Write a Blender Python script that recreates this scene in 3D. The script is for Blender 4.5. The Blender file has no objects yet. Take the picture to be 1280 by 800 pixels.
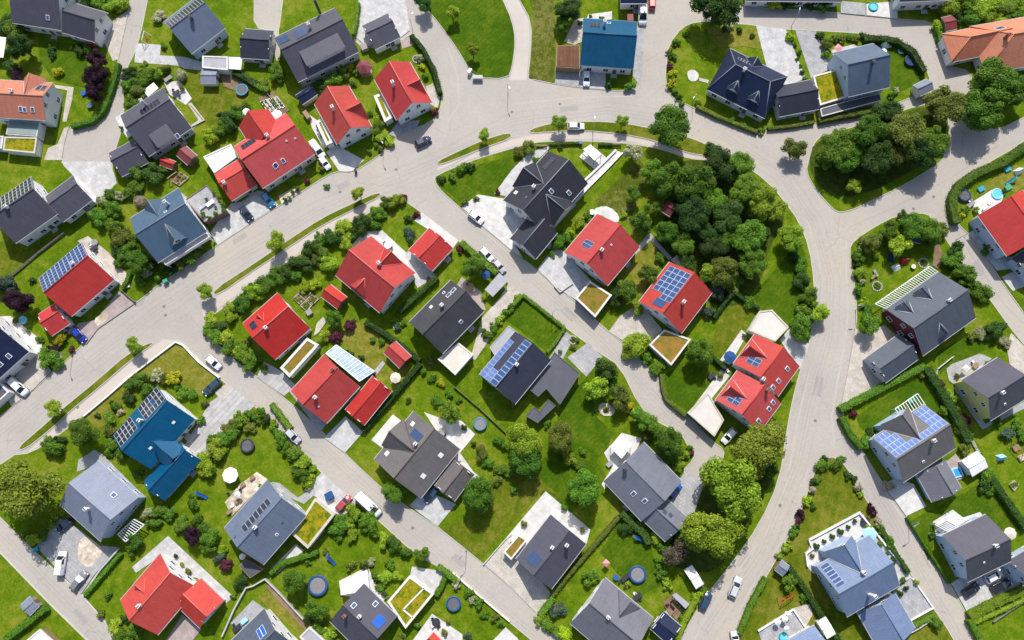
import bpy, math, random
from math import sin, cos, pi, atan2, hypot, radians, sqrt, tan
from mathutils import Vector, Matrix, noise
from mathutils.geometry import tessellate_polygon
random.seed(7)
scene = bpy.context.scene
COL = scene.collection
# ------------------------------------------------------------------ camera
F = 995.0                      # focal length in photo pixels (1280 wide)
H = 180.0                      # flying height in metres
TILT = math.atan(200 / F); ROLL = 0.015
CR = Matrix.Rotation(TILT, 3, 'X') @ Matrix.Rotation(ROLL, 3, 'Y')
cam = bpy.data.cameras.new('camera'); co = bpy.data.objects.new('camera', cam); COL.objects.link(co)
cam.sensor_fit = 'HORIZONTAL'; cam.sensor_width = 36; cam.lens = 36 * F / 1280
cam.clip_start = 1; cam.clip_end = 6000
co.matrix_world = Matrix.Translation((0, 0, H)) @ CR.to_4x4()
scene.camera = co
GZ = 0.10                      # garden level above the road (a kerb)

def G(px, py, z=GZ):
    "ground (or height z) position of a point measured on the photograph"
    r = CR @ Vector(((px - 640) / F, -(py - 400) / F, -1))
    return Vector((0, 0, H)) + r * ((z - H) / r.z)

def mpp(px, py, z=1.0):        # metres per photo pixel there
    return (G(px + 1, py, z) - G(px, py, z)).length

# ------------------------------------------------------------------ materials
MATS = {}
def nt(name):
    m = bpy.data.materials.new(name); m.use_nodes = True
    t = m.node_tree; b = t.nodes['Principled BSDF']
    MATS[name] = m
    return m, t, b
def N(t, typ, **kw):
    n = t.nodes.new(typ)
    for k, v in kw.items():
        if k.startswith('i_'): n.inputs[k[2:].replace('_', ' ')].default_value = v
        else: setattr(n, k, v)
    return n
def ramp(t, stops):
    r = N(t, 'ShaderNodeValToRGB'); e = r.color_ramp.elements
    while len(e) < len(stops): e.new(0.5)
    for i, (p, c) in enumerate(stops):
        e[i].position = p; e[i].color = (*c, 1)
    return r
def sc(c, k): return tuple(min(1, x * k) for x in c)

def plain(name, c, rough=.6, spec=.3, metal=0, var=.15, nscale=1.2, bump=0, alpha=None):
    m, t, b = nt(name)
    b.inputs['Roughness'].default_value = rough; b.inputs['Specular IOR Level'].default_value = spec
    b.inputs['Metallic'].default_value = metal
    tc = N(t, 'ShaderNodeTexCoord')
    n = N(t, 'ShaderNodeTexNoise', i_Scale=nscale, i_Detail=6.0, i_Roughness=.65)
    t.links.new(tc.outputs['Object'], n.inputs['Vector'])
    r = ramp(t, [(.3, sc(c, 1 - var)), (.7, sc(c, 1 + var))])
    t.links.new(n.outputs['Fac'], r.inputs['Fac']); t.links.new(r.outputs['Color'], b.inputs['Base Color'])
    if bump:
        bm = N(t, 'ShaderNodeBump', i_Strength=bump, i_Distance=.05); t.links.new(n.outputs['Fac'], bm.inputs['Height'])
        t.links.new(bm.outputs['Normal'], b.inputs['Normal'])
    return m

def ground_mat(name, c1, c2, c3, s1=.06, s2=.6, s3=3.5, rough=.95, bump=.0, w=(.45, .35, .2), streak=None, k3=.14):
    "three octaves of world-scale variation"
    m, t, b = nt(name)
    b.inputs['Roughness'].default_value = rough; b.inputs['Specular IOR Level'].default_value = .1
    tc = N(t, 'ShaderNodeTexCoord'); tot = None
    for s, k, d in ((s1, w[0], 3.0), (s2, w[1], 5.0), (s3, w[2], 4.0)):
        n = N(t, 'ShaderNodeTexNoise', i_Scale=s, i_Detail=d, i_Roughness=.6)
        t.links.new(tc.outputs['Object'], n.inputs['Vector'])
        mu = N(t, 'ShaderNodeMath', operation='MULTIPLY'); mu.inputs[1].default_value = k
        t.links.new(n.outputs['Fac'], mu.inputs[0])
        if tot is None: tot = mu
        else:
            a = N(t, 'ShaderNodeMath', operation='ADD'); t.links.new(tot.outputs[0], a.inputs[0]); t.links.new(mu.outputs[0], a.inputs[1]); tot = a
    if streak:
        mp = N(t, 'ShaderNodeMapping'); mp.inputs['Rotation'].default_value = (0, 0, streak[0])
        t.links.new(tc.outputs['Object'], mp.inputs['Vector'])
        wv = N(t, 'ShaderNodeTexWave', i_Scale=streak[1], i_Distortion=1.5, i_Detail=2.0)
        t.links.new(mp.outputs['Vector'], wv.inputs['Vector'])
        mu = N(t, 'ShaderNodeMath', operation='MULTIPLY_ADD'); mu.inputs[1].default_value = streak[2]
        t.links.new(wv.outputs['Fac'], mu.inputs[0]); t.links.new(tot.outputs[0], mu.inputs[2]); tot = mu
    r = ramp(t, [(.5 - k3, c1), (.5, c2), (.5 + k3, c3)])
    t.links.new(tot.outputs[0], r.inputs['Fac']); t.links.new(r.outputs['Color'], b.inputs['Base Color'])
    if bump:
        bm = N(t, 'ShaderNodeBump', i_Strength=bump, i_Distance=.15); t.links.new(n.outputs['Fac'], bm.inputs['Height'])
        t.links.new(bm.outputs['Normal'], b.inputs['Normal'])
    return m

def roof_mat(name, c, rough=.55, spec=.35, var=.12, row=.36):
    m, t, b = nt(name)
    b.inputs['Roughness'].default_value = rough; b.inputs['Specular IOR Level'].default_value = spec
    tc = N(t, 'ShaderNodeTexCoord')
    n = N(t, 'ShaderNodeTexNoise', i_Scale=.35, i_Detail=6.0, i_Roughness=.7)
    n2 = N(t, 'ShaderNodeTexNoise', i_Scale=5.0, i_Detail=3.0, i_Roughness=.7)
    br = N(t, 'ShaderNodeTexBrick', i_Scale=1.0); br.offset = .5
    br.inputs['Color1'].default_value = (.5, .5, .5, 1); br.inputs['Color2'].default_value = (.62, .62, .62, 1); br.inputs['Mortar'].default_value = (.22, .22, .22, 1)
    br.inputs['Mortar Size'].default_value = .045; br.inputs['Brick Width'].default_value = .34; br.inputs['Row Height'].default_value = row
    mp = N(t, 'ShaderNodeMapping'); t.links.new(tc.outputs['Object'], mp.inputs['Vector'])
    for x in (n, n2): t.links.new(tc.outputs['Object'], x.inputs['Vector'])
    t.links.new(mp.outputs['Vector'], br.inputs['Vector'])
    mp2 = N(t, 'ShaderNodeMapping'); mp2.inputs['Scale'].default_value = (2.2, .28, .28); t.links.new(tc.outputs['Object'], mp2.inputs['Vector'])
    n3 = N(t, 'ShaderNodeTexNoise', i_Scale=1.0, i_Detail=5.0, i_Roughness=.7); t.links.new(mp2.outputs['Vector'], n3.inputs['Vector'])
    def rp(v, st): r = ramp(t, st); t.links.new(v, r.inputs['Fac']); return r.outputs['Color']
    def mul(p, q):
        x = N(t, 'ShaderNodeMixRGB', blend_type='MULTIPLY'); x.inputs[0].default_value = 1; t.links.new(p, x.inputs[1]); t.links.new(q, x.inputs[2]); return x.outputs[0]
    col = rp(n.outputs['Fac'], [(.3, sc(c, 1 - var)), (.5, c), (.72, tuple(min(1, x * (1 + .5 * var) + .005) for x in c))])
    col = mul(col, rp(n3.outputs['Fac'], [(.35, (1.06, 1.06, 1.06)), (.62, (.90, .91, .92))]))
    col = mul(col, rp(n2.outputs['Fac'], [(.3, (.90, .90, .90)), (.7, (1.10, 1.10, 1.10))]))
    col = mul(col, rp(br.outputs['Color'], [(.2, (.74, .74, .74)), (.45, (.97, .97, .97)), (.62, (1.03, 1.03, 1.03))]))
    oi = N(t, 'ShaderNodeObjectInfo'); hs = N(t, 'ShaderNodeHueSaturation'); t.links.new(col, hs.inputs['Color'])
    for sock, a0, a1, k in (('Value', .82, 1.0, 1.0), ('Hue', .4965, .5025, 7.3), ('Saturation', .94, 1.06, 3.1)):
        fr = N(t, 'ShaderNodeMath', operation='MULTIPLY'); fr.inputs[1].default_value = k; t.links.new(oi.outputs['Random'], fr.inputs[0]); f2 = N(t, 'ShaderNodeMath', operation='FRACT'); t.links.new(fr.outputs[0], f2.inputs[0])
        mr = N(t, 'ShaderNodeMapRange'); mr.inputs['To Min'].default_value = a0; mr.inputs['To Max'].default_value = a1; t.links.new(f2.outputs[0], mr.inputs['Value']); t.links.new(mr.outputs[0], hs.inputs[sock])
    t.links.new(hs.outputs[0], b.inputs['Base Color'])
    bm = N(t, 'ShaderNodeBump', i_Strength=.35, i_Distance=.06); t.links.new(br.outputs['Color'], bm.inputs['Height'])
    t.links.new(bm.outputs['Normal'], b.inputs['Normal'])
    return m

def paver_mat(name, c, bw=1.0, rh=1.0, mort=.06, dark=.7, rot=0.7, var=.12):
    m, t, b = nt(name); b.inputs['Roughness'].default_value = .9; b.inputs['Specular IOR Level'].default_value = .15
    tc = N(t, 'ShaderNodeTexCoord'); mp = N(t, 'ShaderNodeMapping'); mp.inputs['Rotation'].default_value = (0, 0, rot)
    t.links.new(tc.outputs['Object'], mp.inputs['Vector'])
    br = N(t, 'ShaderNodeTexBrick', i_Scale=1.0)
    br.inputs['Color1'].default_value = (*sc(c, 1 - var), 1); br.inputs['Color2'].default_value = (*sc(c, 1 + var * .5), 1); br.inputs['Mortar'].default_value = (*sc(c, dark), 1)
    br.inputs['Mortar Size'].default_value = mort; br.inputs['Brick Width'].default_value = bw; br.inputs['Row Height'].default_value = rh
    t.links.new(mp.outputs['Vector'], br.inputs['Vector'])
    n = N(t, 'ShaderNodeTexNoise', i_Scale=.5, i_Detail=6.0, i_Roughness=.7); t.links.new(tc.outputs['Object'], n.inputs['Vector'])
    r = ramp(t, [(.3, (.72, .72, .70)), (.62, (1, 1, 1))]); t.links.new(n.outputs['Fac'], r.inputs['Fac'])
    mx = N(t, 'ShaderNodeMixRGB', blend_type='MULTIPLY'); mx.inputs[0].default_value = 1
    t.links.new(br.outputs['Color'], mx.inputs[1]); t.links.new(r.outputs['Color'], mx.inputs[2])
    t.links.new(mx.outputs[0], b.inputs['Base Color'])
    return m

def leaf_mat(name, c, spread=.5, trans=.38):
    m, t, b = nt(name)
    g = N(t, 'ShaderNodeNewGeometry')
    oi = N(t, 'ShaderNodeObjectInfo')
    r = ramp(t, [(0, (c[0] * (1 - spread) * .8, c[1] * (1 - spread), c[2] * (1 - spread))), (.55, c), (1, (min(1, c[0] * (1 + spread * 1.3)), min(1, c[1] * (1 + spread)), c[2] * (1 + spread * .6)))])
    t.links.new(g.outputs['Random Per Island'], r.inputs['Fac'])
    hs = N(t, 'ShaderNodeHueSaturation'); t.links.new(r.outputs['Color'], hs.inputs['Color'])
    mr = N(t, 'ShaderNodeMapRange'); mr.inputs['To Min'].default_value = .72; mr.inputs['To Max'].default_value = 1.3
    t.links.new(oi.outputs['Random'], mr.inputs['Value']); t.links.new(mr.outputs[0], hs.inputs['Value'])
    mr2 = N(t, 'ShaderNodeMapRange'); mr2.inputs['To Min'].default_value = .485; mr2.inputs['To Max'].default_value = .515
    sn = N(t, 'ShaderNodeMath', operation='FRACT'); ml = N(t, 'ShaderNodeMath', operation='MULTIPLY'); ml.inputs[1].default_value = 13.7
    t.links.new(oi.outputs['Random'], ml.inputs[0]); t.links.new(ml.outputs[0], sn.inputs[0]); t.links.new(sn.outputs[0], mr2.inputs['Value']); t.links.new(mr2.outputs[0], hs.inputs['Hue'])
    t.links.new(hs.outputs[0], b.inputs['Base Color']); b.inputs['Roughness'].default_value = .6; b.inputs['Specular IOR Level'].default_value = .2
    tr = N(t, 'ShaderNodeBsdfTranslucent'); t.links.new(hs.outputs[0], tr.inputs['Color'])
    mix = N(t, 'ShaderNodeMixShader'); mix.inputs[0].default_value = trans
    t.links.new(b.outputs[0], mix.inputs[1]); t.links.new(tr.outputs[0], mix.inputs[2])
    t.links.new(mix.outputs[0], t.nodes['Material Output'].inputs['Surface'])
    return m

# ground
GW = (.34, .36, .30)
ground_mat('lawn', (.058, .108, .0018), (.096, .158, .003), (.185, .195, .020), s1=.07, s2=.45, s3=2.2, bump=.5, w=GW, k3=.095)
ground_mat('lawn_bright', (0.0324, 0.0774, 0.0011), (0.0477, 0.0981, 0.0016), (0.0882, 0.1287, 0.0063), s1=.08, s2=.5, s3=2.2, bump=.5, streak=(0.8100, 0.3150, 0.0270), w=GW, k3=.095)
ground_mat('lawn_dry', (0.0945, 0.1215, 0.0072), (0.1620, 0.1602, 0.0180), (0.2430, 0.2025, 0.0495), s1=.1, s2=.6, s3=2.2, bump=.5, w=GW, k3=.095)
ground_mat('lawn_olive', (.056, .092, .0024), (.094, .122, .0046), (.165, .160, .022), s1=.09, s2=.45, s3=2.2, bump=.5, streak=(0.2700, 0.2250, 0.0225), w=GW, k3=.095)
ground_mat('meadow', (0.0450, 0.0702, 0.0036), (0.0756, 0.0954, 0.0081), (0.1485, 0.1440, 0.0360), s1=.07, s2=.8, s3=2.0, bump=.7, streak=(0.1800, 0.4500, 0.0225), w=GW, k3=.09)
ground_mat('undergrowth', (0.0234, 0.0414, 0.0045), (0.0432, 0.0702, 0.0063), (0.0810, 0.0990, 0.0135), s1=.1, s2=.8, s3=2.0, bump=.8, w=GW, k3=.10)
def asphalt(name, c, crack=.72):
    m, t, b = nt(name); b.inputs['Roughness'].default_value = .9; b.inputs['Specular IOR Level'].default_value = .12
    tc = N(t, 'ShaderNodeTexCoord'); P = tc.outputs['Object']
    def noise_(sc_, d=5.0, v=P):
        n = N(t, 'ShaderNodeTexNoise', i_Scale=sc_, i_Detail=d, i_Roughness=.65); t.links.new(v, n.inputs['Vector']); return n.outputs['Fac']
    def mul(a, b_, f=1.0):
        x = N(t, 'ShaderNodeMixRGB', blend_type='MULTIPLY'); x.inputs[0].default_value = f; t.links.new(a, x.inputs[1]); t.links.new(b_, x.inputs[2]); return x.outputs[0]
    def rp(v, st): r = ramp(t, st); t.links.new(v, r.inputs['Fac']); return r.outputs['Color']
    col = rp(noise_(.03, 3.0), [(.36, sc(c, .93)), (.5, c), (.64, (c[0] * 1.06, c[1] * 1.03, c[2] * .97))])
    col = mul(col, rp(noise_(.16), [(.36, (.96, .96, .96)), (.62, (1.02, 1.02, 1.02))]))
    col = mul(col, rp(noise_(1.6), [(.35, (.94, .94, .94)), (.65, (1.04, 1.04, 1.03))]))
    col = mul(col, rp(noise_(.5, 2.0), [(.68, (1, 1, 1)), (.76, (.92, .91, .90))]))          # old oil and damp stains
    vo = N(t, 'ShaderNodeTexVoronoi', feature='DISTANCE_TO_EDGE', i_Scale=.085); mp = N(t, 'ShaderNodeVectorMath', operation='ADD')
    nn = N(t, 'ShaderNodeTexNoise', i_Scale=.35, i_Detail=4.0); t.links.new(P, nn.inputs['Vector']); vm = N(t, 'ShaderNodeVectorMath', operation='SCALE'); vm.inputs['Scale'].default_value = 2.5
    t.links.new(nn.outputs['Color'], vm.inputs[0]); t.links.new(P, mp.inputs[0]); t.links.new(vm.outputs[0], mp.inputs[1]); t.links.new(mp.outputs[0], vo.inputs['Vector'])
    ck = rp(vo.outputs['Distance'], [(.0, (crack, crack, crack)), (.006, (1, 1, 1))])               # cracks, only here and there
    mk = rp(noise_(.045, 2.0), [(.52, (1, 1, 1)), (.60, (0, 0, 0))]); lt = N(t, 'ShaderNodeMixRGB', blend_type='LIGHTEN'); lt.inputs[0].default_value = 1
    t.links.new(ck, lt.inputs[1]); t.links.new(mk, lt.inputs[2]); col = mul(col, lt.outputs[0])
    t.links.new(col, b.inputs['Base Color']); return m
asphalt('asphalt', (.392, .357, .318)); asphalt('asphalt_patch', (.325, .305, .287), .8); asphalt('seam', (.31, .285, .262), .9); asphalt('tyre_track', (.374, .340, .304), .8)
ground_mat('footpath', (.44, .385, .34), (.48, .42, .37), (.51, .45, .40), s1=.08, s2=.6, s3=5.0)
ground_mat('soil', (.13, .085, .05), (.20, .14, .085), (.27, .20, .13), s1=.2, s2=1.0, s3=4.0)
ground_mat('far_fields', (.07, .10, .012), (.11, .15, .02), (.17, .18, .04), s1=.01, s2=.05, s3=.5)
ground_mat('gravel', (.45, .43, .40), (.55, .53, .50), (.66, .64, .60), s1=.2, s2=1.5, s3=6.0)
ground_mat('rockery', (.30, .24, .17), (.5, .43, .33), (.72, .66, .56), s1=.3, s2=1.2, s3=3.0)
ground_mat('kerbstone', (.40, .39, .34), (.46, .45, .39), (.52, .50, .44), s1=.2, s2=1, s3=4)
ground_mat('gutter_stone', (.37, .345, .315), (.41, .38, .35), (.44, .41, .375), s1=.2, s2=1, s3=4)
paver_mat('paving_white', (.62, .60, .575), 1.0, 1.0, .03, .88)
paver_mat('paving_pale', (.52, .51, .50), .9, .9, .05, .85)
paver_mat('paving_grey', (.39, .385, .39), .7, .7, .05, .8)
paver_mat('paving_beige', (.52, .47, .41), .8, .5, .05, .82)
paver_mat('paving_pink', (.42, .34, .32), .5, .3, .05, .8)
paver_mat('paving_stripe', (.47, .455, .44), 8, 1.1, .09, .72, rot=-.85)
# roofs
roof_mat('roof_red', (.55, .062, .048)); roof_mat('roof_red_dark', (.48, .052, .042)); roof_mat('roof_maroon', (.22, .045, .045))
roof_mat('roof_salmon', (.58, .215, .14)); roof_mat('roof_orange', (.60, .20, .105)); roof_mat('roof_slate', (.088, .084, .108)); roof_mat('roof_charcoal', (.040, .043, .066))
roof_mat('roof_navy', (.014, .022, .06), rough=.4); roof_mat('roof_black', (.038, .039, .052)); roof_mat('roof_bluegrey', (.155, .195, .26))
roof_mat('roof_paleblue', (.18, .235, .36)); roof_mat('roof_teal', (.07, .125, .185)); roof_mat('roof_blue', (.003, .086, .185), rough=.4)
roof_mat('roof_grey', (.18, .175, .20)); roof_mat('roof_ash', (.072, .071, .078), var=.2); roof_mat('roof_stone', (.185, .195, .23)); roof_mat('roof_lightgrey', (.225, .25, .32)); roof_mat('roof_taupe', (.155, .14, .135)); roof_mat('roof_brown', (.12, .08, .06))
roof_mat('roof_slateblue', (.088, .108, .138)); roof_mat('roof_harbour', (.10, .135, .195)); roof_mat('roof_steel', (.145, .18, .25))
ground_mat('sedum_yellow', (.07, .11, .004), (.21, .20, .006), (.33, .22, .02), s1=.35, s2=.9, s3=2.6, w=(.3, .4, .3), k3=.085)
ground_mat('sedum_orange', (.14, .13, .018), (.24, .15, .03), (.32, .15, .04), s1=.35, s2=.9, s3=2.6, w=(.3, .4, .3), k3=.085)
ground_mat('sedum_brown', (.11, .12, .012), (.21, .15, .025), (.27, .12, .035), s1=.35, s2=.9, s3=2.6, w=(.3, .4, .3), k3=.085)
ground_mat('roof_gravel', (.50, .45, .38), (.60, .54, .47), (.68, .62, .55), s1=.2, s2=.9, s3=5.0)
plain('roof_flat_pale', (.56, .52, .47), var=.08, nscale=.4); plain('roof_flat_grey', (.33, .33, .35), var=.1, nscale=.5)
plain('roof_flat_white', (.78, .77, .76), var=.06, nscale=.5); plain('roof_flat_green', (.22, .27, .25), var=.1, nscale=.6)
plain('roof_flat_dark', (.075, .078, .095), var=.12, nscale=.5)
paver_mat('roof_planks', (.17, .085, .05), 6, .35, .03, .5, rot=1.57)
# building bits
plain('wall_white', (.72, .71, .70), var=.05, nscale=.6); plain('wall_cream', (.70, .63, .48), var=.05); plain('wall_yellow', (.58, .52, .20), var=.06)
plain('wall_blue', (.42, .52, .66), var=.05); plain('wall_grey', (.42, .43, .45), var=.06); plain('wall_dark', (.10, .10, .11), var=.1)
plain('wall_darkred', (.13, .02, .03), var=.15); plain('wall_brown', (.16, .10, .08), var=.15); plain('concrete', (.42, .41, .39), var=.12, nscale=.8)
plain('parapet_white', (.60, .575, .53), var=.16, nscale=.9); plain('parapet_beige', (.48, .43, .35), var=.16, nscale=.9)
plain('trim', (.40, .40, .41), var=.05, rough=.4); plain('trim_dark', (.10, .10, .11), var=.05, rough=.4); plain('metal', (.45, .46, .48), rough=.35, metal=.7, var=.05)
plain('conservatory_glass', (.27, .37, .45), rough=.08, spec=.8, var=.35, nscale=.9); plain('panel_frame', (.46, .52, .62), var=.05, rough=.35); plain('panel_frame_pale', (.52, .53, .55), var=.05, rough=.4); plain('frame_white', (.78, .78, .78), var=.03, rough=.4); plain('ridge_light', (.19, .20, .225), var=.08); plain('ridge_red', (.58, .13, .11), var=.1)
plain('glass', (.02, .03, .045), rough=.06, spec=.8, var=.1); plain('skylight_glass', (.05, .09, .17), rough=.08, spec=.9, var=.1); plain('door', (.16, .10, .07), var=.1)
plain('garage_door', (.55, .56, .57), var=.05); plain('chimney_white', (.72, .70, .68), var=.06); plain('chimney_dark', (.09, .09, .10), var=.1)
plain('chimney_brick', (.26, .11, .08), var=.15, nscale=5); plain('solar_cell', (.028, .062, .165), rough=.12, spec=.7, var=.2, nscale=3)
plain('solar_cell_dark', (.022, .027, .045), rough=.12, spec=.7, var=.2); plain('solar_cell_bright', (.02, .10, .42), rough=.15, spec=.6, var=.1)
plain('solar_cell_pale', (.10, .165, .38), rough=.12, spec=.8, var=.15)
plain('wood', (.26, .17, .10), var=.2, nscale=3); plain('wood_pale', (.50, .40, .28), var=.15, nscale=3); plain('wood_grey', (.25, .24, .23), var=.15, nscale=2)
plain('plastic_white', (.82, .82, .82), var=.03, rough=.4); plain('plastic_blue', (.02, .10, .34), var=.1, rough=.4); plain('plastic_teal', (.03, .28, .34), var=.1)
plain('plastic_green', (.05, .30, .18), var=.1); plain('plastic_red', (.55, .03, .04), var=.1, rough=.4); plain('plastic_pink', (.75, .28, .30), var=.05); plain('plastic_dark', (.03, .03, .04), var=.1)
plain('fabric_white', (.80, .79, .77), var=.03, rough=.9); plain('fabric_beige', (.62, .55, .44), var=.05, rough=.9); plain('fabric_blue', (.02, .07, .20), var=.1, rough=.9)
plain('tramp_mat', (.10, .10, .11), var=.1); plain('tramp_mat_pale', (.20, .185, .19), var=.1); plain('pad_blue', (.012, .065, .18), var=.1, rough=.5); plain('pad_cyan', (.05, .19, .28), var=.1, rough=.5); plain('pad_navy', (.015, .035, .11), var=.1)
plain('water', (.12, .50, .62), rough=.05, spec=.6, var=.1); plain('water_blue', (.04, .30, .60), rough=.05, spec=.6, var=.1); plain('pool_rim', (.30, .60, .82), var=.05)
plain('bark', (.10, .075, .05), var=.25, nscale=6); plain('iron', (.05, .05, .05), var=.1, rough=.5); plain('galvanised', (.33, .34, .35), var=.08, rough=.4, metal=.5)
plain('rubber', (.018, .018, .018), var=.1, rough=.8); plain('rim', (.45, .45, .46), rough=.3, metal=.8, var=.05); plain('car_glass', (.015, .018, .022), rough=.05, spec=.9, var=.05)
plain('lamp_clear', (.75, .76, .78), rough=.15, spec=.7, var=.02); plain('lamp_red', (.35, .01, .01), rough=.2, spec=.6, var=.02)
plain('stone', (.40, .37, .33), var=.2, nscale=2); plain('retaining', (.70, .67, .60), var=.08, nscale=.8); plain('flower_pink', (.6, .15, .22), var=.2); plain('manhole_iron', (.17, .155, .145), var=.2, nscale=4)
for k, c in dict(white=(.80, .80, .80), black=(.012, .012, .014), navy=(.012, .022, .05), blue=(.01, .11, .38), cyan=(.01, .17, .36), royal=(.008, .03, .28), red=(.48, .02, .03), silver=(.48, .49, .50), petrol=(.015, .05, .09), grey=(.16, .165, .17), winered=(.38, .05, .06)).items():
    m = plain('paint_' + k, c, rough=.25, spec=.6, var=.02); m.node_tree.nodes['Principled BSDF'].inputs['Coat Weight'].default_value = .6
LEAF = dict(dark=(.046, .100, .015), mid=(.105, .215, .016), light=(.235, .345, .022), bright=(.27, .40, .014), linden=(.165, .215, .020), yellow=(.42, .40, .015), purple=(.038, .012, .026),
            olive=(.14, .175, .024), bluegreen=(.075, .125, .075), pale=(.36, .38, .21), brown=(.13, .10, .075), beige=(.45, .39, .28), wine=(.11, .026, .04))
for k, c in LEAF.items(): leaf_mat('leaf_' + k, c)

def M(k): return MATS[k]
# ------------------------------------------------------------------ mesh helper
class MB:
    def __init__(s): s.v = []; s.f = []; s.m = []; s.mats = []; s.smooth = []
    def mi(s, mat):
        if mat not in s.mats: s.mats.append(mat)
        return s.mats.index(mat)
    def face(s, pts, mat, sm=False):
        n = len(s.v); s.v += [tuple(p) for p in pts]; s.f.append(list(range(n, n + len(pts)))); s.m.append(s.mi(mat)); s.smooth.append(sm)
    def faces(s, pts, fs, mat, sm=False):
        n = len(s.v); s.v += [tuple(p) for p in pts]; k = s.mi(mat)
        for f in fs: s.f.append([n + i for i in f]); s.m.append(k); s.smooth.append(sm)
    def box(s, c, d, mat, rz=0, top=1.0):
        "box with centre c, full size d; top < 1 tapers it"
        x, y, z = d[0] / 2, d[1] / 2, d[2] / 2; P = []
        for sz, k in ((-1, 1), (1, top)):
            for sx, sy in ((-1, -1), (1, -1), (1, 1), (-1, 1)):
                a, b = sx * x * k, sy * y * k
                P.append((c[0] + a * cos(rz) - b * sin(rz), c[1] + a * sin(rz) + b * cos(rz), c[2] + sz * z))
        s.faces(P, [(3, 2, 1, 0), (4, 5, 6, 7), (0, 1, 5, 4), (1, 2, 6, 5), (2, 3, 7, 6), (3, 0, 4, 7)], mat)
    def bar(s, a, b, w, h, mat):
        a = Vector(a); b = Vector(b); d = (b - a); L = d.length
        if L < 1e-6: return
        d /= L; up = Vector((0, 0, 1)) if abs(d.z) < .95 else Vector((1, 0, 0))
        sd = d.cross(up).normalized(); u = sd.cross(d)
        P = [p + sd * (i * w / 2) + u * (j * h / 2) for p in (a, b) for i, j in ((-1, -1), (1, -1), (1, 1), (-1, 1))]
        s.faces(P, [(0, 1, 2, 3), (7, 6, 5, 4), (0, 4, 5, 1), (1, 5, 6, 2), (2, 6, 7, 3), (3, 7, 4, 0)], mat)
    def tube(s, pts, rs, mat, n=8, cap=True):
        P = []; pts = [Vector(p) for p in pts]
        if not isinstance(rs, (list, tuple)): rs = [rs] * len(pts)
        for i, p in enumerate(pts):
            d = (pts[min(i + 1, len(pts) - 1)] - pts[max(i - 1, 0)]).normalized()
            up = Vector((0, 0, 1)) if abs(d.z) < .9 else Vector((1, 0, 0))
            a = d.cross(up).normalized(); b = d.cross(a)
            P += [p + (a * cos(2 * pi * k / n) + b * sin(2 * pi * k / n)) * rs[i] for k in range(n)]
        fs = [(i * n + k, i * n + (k + 1) % n, (i + 1) * n + (k + 1) % n, (i + 1) * n + k) for i in range(len(pts) - 1) for k in range(n)]
        if cap: fs += [tuple(range(n - 1, -1, -1)), tuple((len(pts) - 1) * n + k for k in range(n))]
        s.faces(P, fs, mat, True)
    def lathe(s, prof, mat, n=20, c=(0, 0, 0), sm=True):
        "prof: list of (r, z)"
        P = [(c[0] + r * cos(2 * pi * k / n), c[1] + r * sin(2 * pi * k / n), c[2] + z) for r, z in prof for k in range(n)]
        fs = [(i * n + k, i * n + (k + 1) % n, (i + 1) * n + (k + 1) % n, (i + 1) * n + k) for i in range(len(prof) - 1) for k in range(n)]
        s.faces(P, fs, mat, sm)
    def disc(s, r, z, mat, n=24, c=(0, 0)):
        s.face([(c[0] + r * cos(2 * pi * k / n), c[1] + r * sin(2 * pi * k / n), z) for k in range(n)], mat)
    def poly(s, pts, mat):
        "flat or sloping simple polygon, any shape"
        for t in tessellate_polygon([[Vector(p) for p in pts]]):
            a, b, c = (Vector(pts[i]) for i in t)
            if (b - a).cross(c - a).z < 0: b, c = c, b
            s.face((a, b, c), mat)
    def prism(s, pts, z0, z1, mat, top=None):
        "vertical prism over the 2d polygon pts"
        if area(pts) < 0: pts = pts[::-1]
        s.poly([(p[0], p[1], z1) for p in pts], top or mat)
        n = len(pts)
        for i in range(n):
            a, b = pts[i], pts[(i + 1) % n]
            s.face([(a[0], a[1], z0), (b[0], b[1], z0), (b[0], b[1], z1), (a[0], a[1], z1)], mat)
    def shell(s, P, fs, th, mat, edge=None):
        "top surface given; adds underside and rim th below"
        n = len(s.v); P = [tuple(p) for p in P]; q = len(P)
        s.v += P + [(x, y, z - th) for x, y, z in P]; k = s.mi(mat); e = s.mi(edge or mat); cnt = {}
        for f in fs:
            s.f.append([n + i for i in f]); s.m.append(k); s.smooth.append(False)
            s.f.append([n + q + i for i in reversed(f)]); s.m.append(e); s.smooth.append(False)
            for i in range(len(f)):
                a, b = f[i], f[(i + 1) % len(f)]; cnt[(a, b)] = 1
        for a, b in cnt:
            if (b, a) not in cnt:
                s.f.append([n + b, n + a, n + q + a, n + q + b]); s.m.append(e); s.smooth.append(False)
    def mesh(s, name):
        me = bpy.data.meshes.new(name); me.from_pydata(s.v, [], s.f)
        for m in s.mats: me.materials.append(M(m))
        me.polygons.foreach_set('material_index', s.m); me.polygons.foreach_set('use_smooth', s.smooth); me.update()
        return me
    def build(s, name, parent=None, mtx=None):
        return link(name, s.mesh(name), parent, mtx)

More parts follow.
